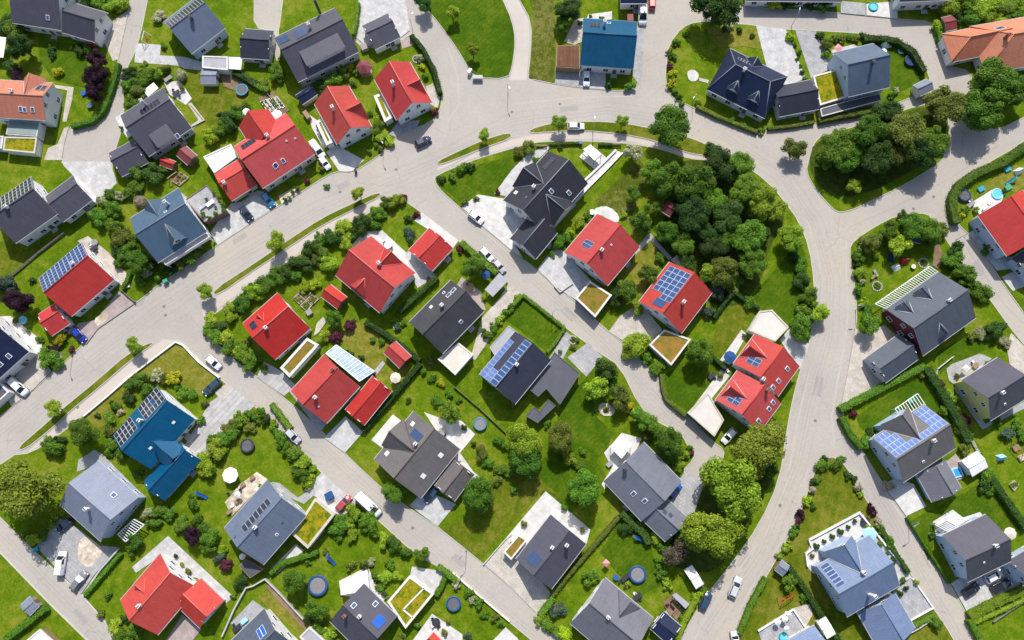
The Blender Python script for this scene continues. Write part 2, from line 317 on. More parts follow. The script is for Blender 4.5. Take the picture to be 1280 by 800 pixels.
def area(p): return .5 * sum(p[i][0] * p[(i + 1) % len(p)][1] - p[(i + 1) % len(p)][0] * p[i][1] for i in range(len(p)))
def inset(p, d):
    if area(p) < 0: p = p[::-1]
    n = len(p); out = []
    for i in range(n):
        a, b, c = Vector(p[i - 1][:2]), Vector(p[i][:2]), Vector(p[(i + 1) % n][:2])
        u = (b - a).normalized(); w = (c - b).normalized()
        n1 = Vector((-u.y, u.x)); n2 = Vector((-w.y, w.x)); m = (n1 + n2)
        k = m.length_squared
        out.append(b + (m * (2 * d / k) if k > .3 else n1 * d))
    return out
def link(name, data, parent=None, mtx=None):
    o = bpy.data.objects.new(name, data); COL.objects.link(o)
    if parent: o.parent = parent
    if mtx is not None: o.matrix_basis = mtx
    return o
THINGS = []; AUTO = []; LAND = []
def tag(o, label, cat, group=None):
    o['label'] = label; o['category'] = cat
    if group: o['group'] = group
    return o
def thing(name, label, cat, mtx=None, group=None):
    o = link(name, None, None, mtx); o.empty_display_size = .5
    return tag(o, label, cat, group)
def auto(o, phrase, cat, px, py, group=None):
    "label completed at the end with the nearest landmark"
    tag(o, phrase, cat, group); AUTO.append((o, phrase, px, py)); return o
def place(x, y, z=GZ, rz=0, s=1.0):
    return Matrix.Translation((x, y, z)) @ Matrix.Rotation(rz, 4, 'Z') @ Matrix.Diagonal((s, s, s, 1))
def copy_tree(o, parent=None):
    c = o.copy(); COL.objects.link(c)
    if parent: c.parent = parent
    for ch in list(o.children): copy_tree(ch, c)
    return c
def heading(p, q):
    d = G(*q) - G(*p); return atan2(d.y, d.x)
def smooth_poly(pts, it=1):
    for _ in range(it):
        out = []
        for i in range(len(pts)):
            a, b = pts[i], pts[(i + 1) % len(pts)]
            if hypot(a[0] - b[0], a[1] - b[1]) < 4 or hypot(a[0] - b[0], a[1] - b[1]) > 70: out += [a, b]; continue
            out += [(a[0] * .75 + b[0] * .25, a[1] * .75 + b[1] * .25), (a[0] * .25 + b[0] * .75, a[1] * .25 + b[1] * .75)]
        pts = out
    return pts
# ------------------------------------------------------------------ buildings
class Wing:
    def __init__(s, q, ez=3.8, rise=4.2, hip=(0, 0), xg=(), roof='roof_slate', wall='wall_white', over=.5, goff=.35, win=True, ridge=None, gutter='trim', body=True):
        s.ez, s.rise, s.hip, s.xg, s.roof, s.wall, s.over, s.goff, s.win, s.ridge, s.gutter, s.body = ez, rise, hip, xg, roof, wall, over, goff, win, ridge, gutter, body
        P = [G(x, y, GZ + ez) for x, y in q]
        c = sum(P, Vector()) / 4
        u = ((P[2] - P[1]) + (P[3] - P[0])); u.z = 0; u.normalize(); v = Vector((-u.y, u.x, 0))
        s.L = (abs((P[2] - P[1]).dot(u)) + abs((P[3] - P[0]).dot(u))) / 2
        s.W = (abs((P[1] - P[0]).dot(v)) + abs((P[2] - P[3]).dot(v))) / 2
        s.mtx = Matrix.Translation((c.x, c.y, GZ)) @ Matrix.Rotation(atan2(u.y, u.x), 4, 'Z'); s.inv = s.mtx.inverted()
    def z(s, x, y):
        "height of the main roof over a local point"
        h = s.ez + s.rise * (1 - abs(y) / (s.W / 2))
        for k, e in ((0, -1), (1, 1)):
            if s.hip[k]: h = min(h, s.ez + s.rise * (s.L / 2 - e * x) / s.hip[k])
        return h
    def on_roof(s, px, py):
        z = s.ez + .6 * s.rise
        for _ in range(6):
            p = s.inv @ G(px, py, GZ + z); z = s.z(p.x, p.y)
        return Vector((p.x, p.y, z))
    def build(s, root, rm=None):
        rinv = root.matrix_basis.inverted(); mt = rinv @ s.mtx; s.mt = mt
        L, W, ez, rise = s.L / 2, s.W / 2, s.ez, s.rise
        h0, h1 = s.hip
        # walls
        w = MB(); a, b = L - s.goff, W - s.over; th = .18
        zt = lambda y: ez + rise * (1 - abs(y) / W) - th
        prof = [(-b, 0), (b, 0), (b, zt(b))] + ([(0, zt(0))] if not (h0 or h1) else []) + [(-b, zt(b))]
        if h0 or h1:
            w.box((0, 0, zt(b) / 2), (2 * a, 2 * b, zt(b)), s.wall)
            for e, hh in ((-1, h0), (1, h1)):
                if not hh: w.face([(e * a, -b, zt(b)), (e * a, b, zt(b)), (e * a, 0, zt(0))], s.wall)
        else:
            for e in (-1, 1): w.face([(e * a, y, z) for y, z in (prof if e > 0 else prof[::-1])], s.wall)
            for y in (-b, b): w.face([(-a, y, 0), (a, y, 0), (a, y, zt(b)), (-a, y, zt(b))][::(1 if y < 0 else -1)], s.wall)
        # projecting gables share the wall mesh
        xgs = []
        for g in s.xg:
            px, py, hw, fr = g[:4]; ze = g[4] if len(g) > 4 else ez
            zr = ez + fr * rise; p = s.inv @ G(px, py, GZ + zr); e = 1 if p.y > 0 else -1
            yb = e * W * (1 - fr); yf = p.y; xgs.append((p.x, e, hw, zr, ze, yb, yf))
            low = 0 if abs(yf) - s.goff > b + .05 else max(0, ez - .4)
            f = yf - e * .3; i = hw - .3; k = (zr - ze) / hw
            pr = [(-i, low), (i, low), (i, ze + k * .3 - .16), (0, zr - .16), (-i, ze + k * .3 - .16)]
            w.face([(p.x + x, f, z) for x, z in (pr if e < 0 else pr[::-1])], s.wall)
            for q in (-1, 1):
                w.face([(p.x + q * i, f, low), (p.x + q * i, e * W * .25, low), (p.x + q * i, e * W * .25, ze + k * .3 - .16), (p.x + q * i, f, ze + k * .3 - .16)], s.wall)
        wall = w.build('wall', root, mt); s.wall_o = wall
        # roof
        r = MB(); P = []; x0, x1 = -L + h0, L - h1
        P = [(-L, -W, ez), (L, -W, ez), (L, W, ez), (-L, W, ez), (x0, 0, ez + rise), (x1, 0, ez + rise)]
        fs = [(0, 1, 5, 4), (2, 3, 4, 5)]
        if h0: fs.append((3, 0, 4))
        if h1: fs.append((1, 2, 5))
        r.shell(P, fs, .2, s.roof, s.gutter)
        for (x, e, hw, zr, ze, yb, yf) in xgs:
            yy = yb - e * .15
            Q = [(x, yf, zr), (x, yy, zr), (x - hw, yy, ze), (x - hw, yf, ze), (x + hw, yy, ze), (x + hw, yf, ze)]
            f2 = [(0, 1, 2, 3), (0, 5, 4, 1)]
            if e > 0: f2 = [f[::-1] for f in f2]
            r.shell(Q, [f[::-1] for f in f2], .16, s.roof, s.gutter)
        roof = r.build('roof', root, mt); s.roof_o = roof
        # ridge caps and valleys
        c = MB(); rc = s.ridge or s.roof
        c.tube([(x0, 0, ez + rise + .02), (x1, 0, ez + rise + .02)], .13, rc, 6)
        for (h, sx, xr) in ((h0, -L, x0), (h1, L, x1)):
            if h:
                for sy in (-W, W): c.tube([(sx, sy, ez + .03), (xr, 0, ez + rise + .03)], .11, rc, 6)
        for (x, e, hw, zr, ze, yb, yf) in xgs:
            c.tube([(x, yf, zr + .02), (x, yb, zr + .02)], .12, rc, 6)
            yv = e * W * (1 - (ze - ez) / rise)
            for q in (-1, 1):
                if abs(yf) >= abs(yv) - .01: c.tube([(x + q * hw, yv, ze + .06), (x, yb, zr + .06)], .10, s.ridge or 'trim', 5)
                else:
                    t = abs(yf - yb) / max(.01, abs(yv - yb)); c.tube([(x + q * hw * min(1, t), yf, zr - (zr - ze) * min(1, t) + .06), (x, yb, zr + .06)], .09, s.ridge or 'trim', 5)
        c.build('ridge_cap', roof)
        # gutters
        for sy in (-1, 1):
            g = MB(); g.bar((-L, sy * (W + .07), ez - .13), (L, sy * (W + .07), ez - .13), .14, .12, s.gutter); g.build('gutter', roof)
        # windows and door
        if s.win:
            nf = 1 if ez < 3.2 else 2; k = 0
            for sy in (-1, 1):
                n = max(1, int((2 * a - 1) / 3.2))
                for i in range(n):
                    x = (i - (n - 1) / 2) * (2 * a / n)
                    if any(e == sy and abs(x - gx) < hw and abs(yf) > b for gx, e, hw, zr, ze, yb, yf in xgs): continue
                    for f in range(nf if ez > 4.6 else 1):
                        s.window(x, sy * b, 1.5 + 2.75 * f, 0 if sy < 0 else pi, 1.25, 1.25, root, mt)
            for sx, hh in ((-1, h0), (1, h1)):
                n = max(1, int((2 * b - 1) / 3.4))
                for i in range(n):
                    y = (i - (n - 1) / 2) * (2 * b / n)
                    s.window(sx * a, y, 1.5, sx * pi / 2, 1.3, 1.35, root, mt)
                if not hh:
                    for y in (-1.35, 1.35): s.window(sx * a, y, min(ez + .9, ez + rise * .3), sx * pi / 2, 1.0, 1.2, root, mt)
            for (x, e, hw, zr, ze, yb, yf) in xgs:
                zz = (ze + zr) / 2 - .35
                if hw > 1.6: s.window(x, yf - e * .3, zz, 0 if e < 0 else pi, 1.2, 1.1, root, mt)
            dm = door_mesh(); d = link('door', dm, root, mt @ place(a * .35, -b, 0, 0))
            for c2 in (handle_mesh(),): link('handle', c2, d)
        return s
    def window(s, x, y, z, rz, w, h, root, mt):
        fm, pm = window_mesh(w, h)
        o = link('window', fm, root, mt @ place(x, y, z, rz)); link('pane', pm, o)
_mc = {}
def cached(k, fn):
    if k not in _mc: _mc[k] = fn()
    return _mc[k]
def window_mesh(w, h):
    def mk():
        f = MB(); t = .09
        for x in (-w / 2, w / 2): f.box((x, -.02, 0), (t, .12, h + t), 'frame_white')
        for z in (-h / 2, h / 2): f.box((0, -.02, z), (w - t, .12, t), 'frame_white')
        f.box((0, -.015, 0), (.06, .10, h - t), 'frame_white'); f.box((0, -.07, -h / 2 - .08), (w + .3, .22, .05), 'trim')
        p = MB(); p.box((0, .0, 0), (w - t, .05, h - t), 'glass')
        return f.mesh('window'), p.mesh('pane')
    return cached(('w', w, h), mk)
def door_mesh():
    def mk():
        f = MB(); f.box((0, -.03, 1.05), (1.0, .1, 2.1), 'door'); f.box((0, -.02, 2.16), (1.25, .12, .1), 'frame_white')
        for x in (-.56, .56): f.box((x, -.02, 1.055), (.1, .12, 2.11), 'frame_white')
        f.box((0, -.6, .07), (1.5, 1.1, .14), 'concrete')
        return f.mesh('door')
    return cached('door', mk)
def handle_mesh():
    def mk():
        f = MB(); f.bar((.36, -.13, 1.05), (.22, -.13, 1.05), .03, .03, 'metal'); f.bar((.36, -.05, 1.05), (.36, -.145, 1.05), .03, .03, 'metal'); return f.mesh('handle')
    return cached('handle', mk)

def pitch_mtx(w, x, y):
    "frame lying on the main roof slope at a local point"
    e = -1 if y < 0 else 1; a = math.atan2(w.rise, w.W / 2)
    z = w.z(x, y)
    # local x along the ridge, local y pointing up the slope
    if e < 0: R = Matrix.Rotation(a, 4, 'X')
    else: R = Matrix.Rotation(pi, 4, 'Z') @ Matrix.Rotation(a, 4, 'X')
    return Matrix.Translation((x, y, z)) @ R
def solar_mesh(w, h, kind, frame):
    def mk():
        b = MB(); b.box((0, 0, .09), (w - .04, h - .04, .05), frame); b.box((0, 0, .098), (w - .16, h - .16, .05), kind)
        for x in (-w * .25, w * .25): b.box((x, 0, .02), (.05, h * .9, .1), 'metal'); return b.mesh('solar_panel')
    return cached(('s', round(w, 2), round(h, 2), kind, frame), mk)
def skylight_mesh(w, h, glass):
    def mk():
        b = MB(); b.box((0, 0, .07), (w, h, .16), 'frame_white' if glass != 'dark' else 'trim_dark')
        p = MB(); p.box((0, 0, .12), (w - .22, h - .22, .09), 'skylight_glass' if glass != 'white' else 'frame_white'); return b.mesh('skylight'), p.mesh('pane')
    return cached(('k', w, h, glass), mk)

def house(short, label, wings, roof='roof_slate', wall='wall_white', chim=(), sky=(), solar=(), cat='house', land=True, ridge=None, gutter='trim', name='house', shed=(), balcony=()):
    """wings: list of dicts; chim: (px,py,material[,wing]); sky: (px,py[,w,h,glass,wing]);
    solar: (px0,py0, px1,py1, nx, ny, kind, frame[,wing]) opposite corners of the array on the slope"""
    W = []
    for d in wings:
        d = dict(d); d.setdefault('roof', roof); d.setdefault('wall', wall); d.setdefault('ridge', ridge); d.setdefault('gutter', gutter)
        W.append(Wing(**d))
    root = thing(name, label, cat, W[0].mtx.copy())
    for w in W: w.build(root)
    for c in chim:
        w = W[c[3] if len(c) > 3 else 0]; p = w.on_roof(c[0], c[1]); m = c[2]
        b = MB(); top = max(w.ez + w.rise + .5, p.z + .9); b.box((0, 0, (top - p.z + 1) / 2 - 1), (.62, .55, top - p.z + 1), m)
        b.box((0, 0, top - p.z + .06), (.78, .70, .12), m); 
        for k in (-.18, .18): b.tube([(k, 0, top - p.z + .1), (k, 0, top - p.z + .4)], .11, 'chimney_dark', 8)
        b.build('chimney', w.roof_o, Matrix.Translation(p))
    for k in sky:
        k = tuple(k) + (0.9, 1.2, 'glass', 0)[len(k) - 2:]
        w = W[k[5]]; p = w.on_roof(k[0], k[1]); fm, pm = skylight_mesh(k[2], k[3], k[4])
        link('skylight', fm, w.roof_o, pitch_mtx(w, p.x, p.y)); link('skylight_pane', pm, root, w.mt @ pitch_mtx(w, p.x, p.y))
    for k in solar:
        k = tuple(k) + ((0,) if len(k) == 8 else ()); w = W[k[8]]
        p, q = w.on_roof(k[0], k[1]), w.on_roof(k[2], k[3]); nx, ny = k[4], k[5]
        sl = sqrt(1 + (w.rise / (w.W / 2)) ** 2); dx = (q.x - p.x) / nx; dy = (q.y - p.y) / ny
        me = solar_mesh(abs(dx), abs(dy) * sl, k[6], k[7])
        for i in range(nx):
            for j in range(ny):
                link('solar_panel', me, w.roof_o, pitch_mtx(w, p.x + dx * (i + .5), p.y + dy * (j + .5)))
    for (px, py, wd, fr, wi) in shed:                                 # shed dormers: front-middle pixel, width, top fraction
        w = W[wi]; p = w.on_roof(px, py); e = -1 if p.y < 0 else 1
        yf, yb = p.y, e * w.W / 2 * (1 - fr); zt = w.ez + fr * w.rise; zf = zt - .5; hw = wd / 2
        b = MB(); lo = w.z(p.x, yf) - .3
        b.faces([(p.x - hw, yf, lo), (p.x + hw, yf, lo), (p.x + hw, yf, zf), (p.x - hw, yf, zf), (p.x - hw, yb, zt - .1), (p.x + hw, yb, zt - .1), (p.x - hw, yb, lo), (p.x + hw, yb, lo)],
                [(0, 1, 2, 3), (0, 3, 4, 6), (1, 7, 5, 2)], w.wall)
        d = b.build('dormer', root, w.mt)
        r = MB(); o = .35
        P = [(p.x - hw - o, yf + e * o, zf + .08), (p.x + hw + o, yf + e * o, zf + .08), (p.x + hw + o, yb - e * .2, zt + .08), (p.x - hw - o, yb - e * .2, zt + .08)]
        r.shell(P, [(0, 1, 2, 3) if e < 0 else (3, 2, 1, 0)], .15, w.roof, w.gutter); r.build('dormer_roof', d)
        n = max(1, int(wd / 2.2)); fm, pm = window_mesh(1.1, .8)
        for i in range(n):
            mt = place(p.x + (i - (n - 1) / 2) * wd / n, yf, (lo + .3 + zf) / 2, 0 if e < 0 else pi)
            link('dormer_window', fm, d, mt)
    for (wi, x0, x1, sy, dep, z) in balcony:                          # balcony along an eave wall, in fractions of the length
        w = W[wi]; b = MB(); y = sy * (w.W / 2 - w.over + dep / 2); xa, xb = x0 * w.L / 2, x1 * w.L / 2
        b.box(((xa + xb) / 2, y, z), (xb - xa, dep, .2), 'wall_white')
        yy = sy * (w.W / 2 - w.over + dep - .06)
        b.box(((xa + xb) / 2, yy, z + .6), (xb - xa, .12, 1.0), 'wall_white')
        for x in (xa + .06, xb - .06): b.box((x, y, z + .6), (.12, dep - .25, 1.0), 'wall_white')
        for x in (xa + .2, xb - .2): b.box((x, yy - sy * .1, z / 2 - .05), (.2, .2, z - .1), 'wall_white')
        b.build('balcony', root, w.mt)
    if land: LAND.append((short, *center_px([p for d in wings[:1] for p in d['q']])))
    return root, W
def center_px(q): return (sum(p[0] for p in q) / len(q), sum(p[1] for p in q) / len(q))

def flat(label, q, h=2.7, roof='roof_flat_pale', wall='wall_white', para='parapet_white', pw=.35, name='garage', cat='garage', inner=None, door=None, phrase=None, group=None, walls=True, base=0, div=()):
    "flat-roofed building over the roof outline q (photo pixels at roof height)"
    P = [G(x, y, GZ + h) for x, y in q]
    if area(P) < 0: P = P[::-1]
    c = sum(P, Vector()) / len(P); c.z = GZ
    L = [(p.x - c.x, p.y - c.y) for p in P]
    root = thing(name, label or phrase, cat, Matrix.Translation(c), group)
    if phrase: tag(root, phrase, cat); cp = center_px(q); AUTO.append((root, phrase, cp[0], cp[1]))
    w = MB(); I = inset(L, .15)
    w.prism(I, base, h - .12, wall); w.build('wall', root)
    r = MB(); J = inset(L, pw)
    r.prism(J, h - .118, h, roof); r.build('roof', root)
    if para:
        b = MB(); top = h + .16; n = len(L)
        for i in range(n):
            a, d, e, f = L[i], L[(i + 1) % n], J[(i + 1) % n], J[i]
            b.face([(*a, top), (*d, top), (*e, top), (*f, top)], para); b.face([(*a, h - .3), (*d, h - .3), (*d, top), (*a, top)], para); b.face([(*e, h - .1), (*f, h - .1), (*f, top), (*e, top)], para)
        b.build('parapet', root)
    for p0, p1 in div:
        A, B2 = (G(*p0, GZ + h) - c, G(*p1, GZ + h) - c); b = MB(); b.bar((A.x, A.y, h + .06), (B2.x, B2.y, h + .06), .35, .2, para); b.build('parapet', root)
    if door is not None:                                              # edge index of the garage door
        n = len(I); a, b2 = Vector(I[door % n]), Vector(I[(door + 1) % n]); m = (a + b2) / 2; d = (b2 - a); k = MB()
        k.box((0, -.02, 1.1), (min(4.6, d.length - .6), .08, 2.15), 'garage_door')
        for z in (.55, 1.1, 1.65): k.box((0, -.065, z), (min(4.5, d.length - .7), .02, .04), 'trim')
        k.build('garage_door', root, place(m.x, m.y, 0, atan2(d.y, d.x)))
    return root

def pergola(label, q, h=2.5, n=8, mat='frame_white', cover=None, phrase=None, cat='pergola'):
    P = [G(x, y, GZ + h) for x, y in q]; c = sum(P, Vector()) / 4; c.z = GZ
    L = [Vector((p.x - c.x, p.y - c.y, 0)) for p in P]
    root = thing('pergola', label or phrase, cat, Matrix.Translation(c))
    if phrase: cp = center_px(q); AUTO.append((root, phrase, *cp))
    for p in L:
        b = MB(); b.box((p.x * .97, p.y * .97, h / 2 - .08), (.14, .14, h - .16), mat); b.build('post', root)
    b = MB(); up = Vector((0, 0, h - .08))
    for i in range(4): b.bar(L[i] + up, L[(i + 1) % 4] + up, .16, .16, mat)
    b.build('beam', root)
    s = MB(); z = Vector((0, 0, h + .06))
    for i in range(n + 1):
        t = i / n; s.bar(L[0].lerp(L[1], t) + z, L[3].lerp(L[2], t) + z, .13, .11, mat)
    s.build('slats', root)
    if cover:
        g = MB(); z = h + .14; g.shell([(p.x, p.y, z) for p in (L if area(L) > 0 else L[::-1])], [(0, 1, 2, 3)], .03, cover); g.build('cover', root)
    return root
def canopy(label, q, h=2.5, mat='roof_flat_white', post='trim', phrase=None, cat='canopy', name='canopy'):
    P = [G(x, y, GZ + h) for x, y in q]; c = sum(P, Vector()) / len(P); c.z = GZ
    L = [(p.x - c.x, p.y - c.y) for p in P]
    root = thing(name, label or phrase, cat, Matrix.Translation(c))
    if phrase: AUTO.append((root, phrase, *center_px(q)))
    b = MB(); b.prism(L, h - .14, h, mat); b.build('roof', root)
    for p in inset(L, .25):
        b = MB(); b.box((p[0], p[1], h / 2 - .071), (.13, .13, h - .142), post); b.build('post', root)
    return root
def gable(label, q, ez=2.4, rise=1.1, roof='roof_red', wall='wood', name='shed', cat='shed', phrase=None, win=False, **kw):
    w = Wing(q=q, ez=ez, rise=rise, roof=roof, wall=wall, over=.25, goff=.2, win=win, **kw)
    root = thing(name, label or phrase, cat, w.mtx.copy()); w.build(root)
    if phrase: AUTO.append((root, phrase, *center_px(q)))
    if not win:
        b = MB(); b.box((w.L / 2 - .21, 0, .95), (.08, min(.9, w.W * .5), 1.9), 'door'); b.build('door', root)
    return root
# ------------------------------------------------------------------ plants
def crown_mesh(seed, lobes, leaves, leaf, squash=.85, core=.62, flat=0):
    "unit crown (radius 1, centred at the origin): leaf faces through the volume of several lobes"
    rnd = random.Random(seed); L = []
    for i in range(lobes):
        if lobes == 1: L.append((Vector((0, 0, 0)), .92)); break
        a = i * 2.4 + rnd.uniform(-.5, .5); z = rnd.uniform(-.5, .66); rr = rnd.uniform(.30, .70) * sqrt(max(.2, 1 - z * z))
        L.append((Vector((cos(a) * rr * 1.08, sin(a) * rr * 1.08, z * squash)), rnd.uniform(.17, .40) if lobes > 12 else rnd.uniform(.28, .46)))
    if lobes > 1: L.append((Vector((rnd.uniform(-.1, .1), rnd.uniform(-.1, .1), .05)), .56))
    V = []; Fc = []
    tot = sum(r * r for _, r in L)
    for c, r in L:
        for _ in range(int(leaves * r * r / tot)):
            d = Vector((rnd.gauss(0, 1), rnd.gauss(0, 1), rnd.gauss(0, 1) + .25)).normalized()
            k = r * (1 - abs(rnd.gauss(0, .16))) * (1 + .22 * noise.noise(d * 2.3 + Vector((seed * 3.1, r * 9, 0))))
            p = c + d * k; p.z *= squash
            nrm = (d * 1.1 + Vector((rnd.uniform(-.65, .65), rnd.uniform(-.65, .65), rnd.uniform(.15, 1.25)))).normalized()
            t = nrm.orthogonal().normalized(); t = Matrix.Rotation(rnd.uniform(0, 6.3), 3, nrm) @ t; b = nrm.cross(t)
            s = leaf * rnd.uniform(.6, 1.35); n = len(V)
            V += [p - t * s, p - b * s * .55 + nrm * s * .12, p + t * s, p + b * s * .55 - nrm * s * .1]
            Fc.append((n, n + 1, n + 2, n + 3))
    # dark inner mass so the middle is not see-through
    n0 = len(V); m = 9; k = 6
    for c, r in L:
        base = len(V)
        for i in range(k + 1):
            th = pi * i / k
            for j in range(m):
                d = Vector((sin(th) * cos(2 * pi * j / m), sin(th) * sin(2 * pi * j / m), cos(th)))
                q = c + d * r * core * (1 + .25 * noise.noise(d * 2 + c * 5)); q.z *= squash; V.append(q)
        for i in range(k):
            for j in range(m): Fc.append((base + i * m + j, base + (i + 1) * m + j, base + (i + 1) * m + (j + 1) % m, base + i * m + (j + 1) % m))
    me = bpy.data.meshes.new('crown'); me.from_pydata(V, [], Fc); me.materials.append(M('leaf_mid')); me.update()
    return me
BIG = [crown_mesh(i, 28, 9500, .043) for i in range(1, 7)]
MED = [crown_mesh(20 + i, 10, 2600, .068) for i in range(4)]
BUSH = [crown_mesh(40 + i, 7, 900, .11, .75, .6) for i in range(5)]
TINY = [crown_mesh(50 + i, 4, 260, .17, .75, .65) for i in range(4)]
BALL = [crown_mesh(60 + i, 1, 900, .085, 1, .84) for i in range(2)]
def set_mat(o, tone):
    o.material_slots[0].link = 'OBJECT'; o.material_slots[0].material = M('leaf_' + tone)
def trunk_mesh():
    def mk():
        b = MB(); b.tube([(0, 0, -.1), (.03, 0, .4), (-.02, .03, .8), (.02, -.02, 1.0)], [.075, .055, .045, .03], 'bark', 8)
        for a in (0.3, 1.6, 2.9, 4.1, 5.3):
            b.tube([(0, 0, .55), (.16 * cos(a), .16 * sin(a), .8), (.34 * cos(a), .34 * sin(a), .98)], [.03, .02, .008], 'bark', 6)
        return b.mesh('trunk')
    return cached('trunk', mk)
TONE = dict(dark='dark green', mid='green', light='light green', linden='yellowish green', bright='lime green', yellow='yellow', purple='purple', olive='olive green', bluegreen='grey-green', pale='pale', brown='brown', beige='beige', wine='wine-red')
_tn = [0]
def tree(px, py, r, tone='mid', label=None, street=False, group=None):
    "crown centre and radius in photo pixels"
    _tn[0] += 1; rnd = random.Random(_tn[0] * 17)
    R = r * mpp(px, py, 4) * (1.22 if street else 1)
    hc = 1.05 * R + (1.3 if street else .7)                           # height of the crown centre
    p = G(px, py, GZ + hc); big = R > 2.9
    root = thing('tree', '', 'tree', place(p.x, p.y), group or ('street trees on the verges' if street else None))
    c = link('crown', rnd.choice(BIG if big else MED[:2] if street else MED), root, Matrix.Translation((0, 0, hc)) @ Matrix.Rotation(rnd.uniform(0, 6.3), 4, 'Z') @ Matrix.Diagonal((R * rnd.uniform(.96, 1.16), R * rnd.uniform(.86, 1.04), R * rnd.uniform(.85, 1.15), 1)))
    set_mat(c, tone)
    h = hc + R * .2; link('trunk', trunk_mesh(), root, Matrix.Diagonal((h * .8 if not street else h * .5, h * .8 if not street else h * .5, h, 1)))
    if label: tag(root, label, 'tree', root.get('group'))
    else:
        size = 'huge' if R > 5.5 else 'big' if R > 3.6 else 'medium' if R > 2.2 else 'small'
        ph = ('young %s street tree' % TONE[tone]) if street else '%s %s tree' % (size, TONE[tone])
        tag(root, ph, 'tree', root.get('group')); AUTO.append((root, ph, px, py))
    return root
BUSHES = []
def bush(px, py, r, tone='mid', ball=False, phrase=None): BUSHES.append((r * mpp(px, py, 1), px, py, tone, ball, phrase))
def build_bushes(limit=296):
    B = sorted(BUSHES, key=lambda b: -b[0])
    for R, px, py, tone, ball, phrase in B[:limit]:
        _tn[0] += 1; rnd = random.Random(_tn[0] * 31); h = R * .7; p = G(px, py, GZ + h)
        o = link('bush', rnd.choice(BALL if ball else (MED if R > 1.9 else BUSH)), None, Matrix.Translation((p.x, p.y, GZ + h)) @ Matrix.Rotation(rnd.uniform(0, 6.3), 4, 'Z') @ Matrix.Diagonal((R * rnd.uniform(1.0, 1.38), R * rnd.uniform(.85, 1.12), R * rnd.uniform(.75, 1.15), 1)))
        set_mat(o, tone); size = 'large' if R > 2.2 else 'small' if R < 1.4 else 'rounded'
        auto(o, phrase or '%s %s %s' % (size, TONE[tone], 'ball bush' if ball else 'bush'), 'bush', px, py)
    V = []; Fc = []; mi = []; mats = []                               # the many smallest shrubs: one mass
    for R, px, py, tone, ball, phrase in B[limit:]:
        _tn[0] += 1; rnd = random.Random(_tn[0] * 31); h = R * .6; p = G(px, py, GZ + h); me = rnd.choice(TINY); n = len(V); a = rnd.uniform(0, 6.3); k = R * rnd.uniform(1, 1.2)
        if tone not in mats: mats.append(tone)
        V += [(p.x + k * (v.co.x * cos(a) - v.co.y * sin(a)), p.y + k * (v.co.x * sin(a) + v.co.y * cos(a)), GZ + h + k * v.co.z) for v in me.vertices]
        for f in me.polygons: Fc.append([n + i for i in f.vertices]); mi.append(mats.index(tone))
    me = bpy.data.meshes.new('small_shrubs'); me.from_pydata(V, [], Fc)
    for t in mats: me.materials.append(M('leaf_' + t))
    me.polygons.foreach_set('material_index', mi); me.update()
    o = link('small_shrubs', me); tag(o, 'scattered small shrubs and perennials along the garden beds', 'shrubs'); o['kind'] = 'stuff'
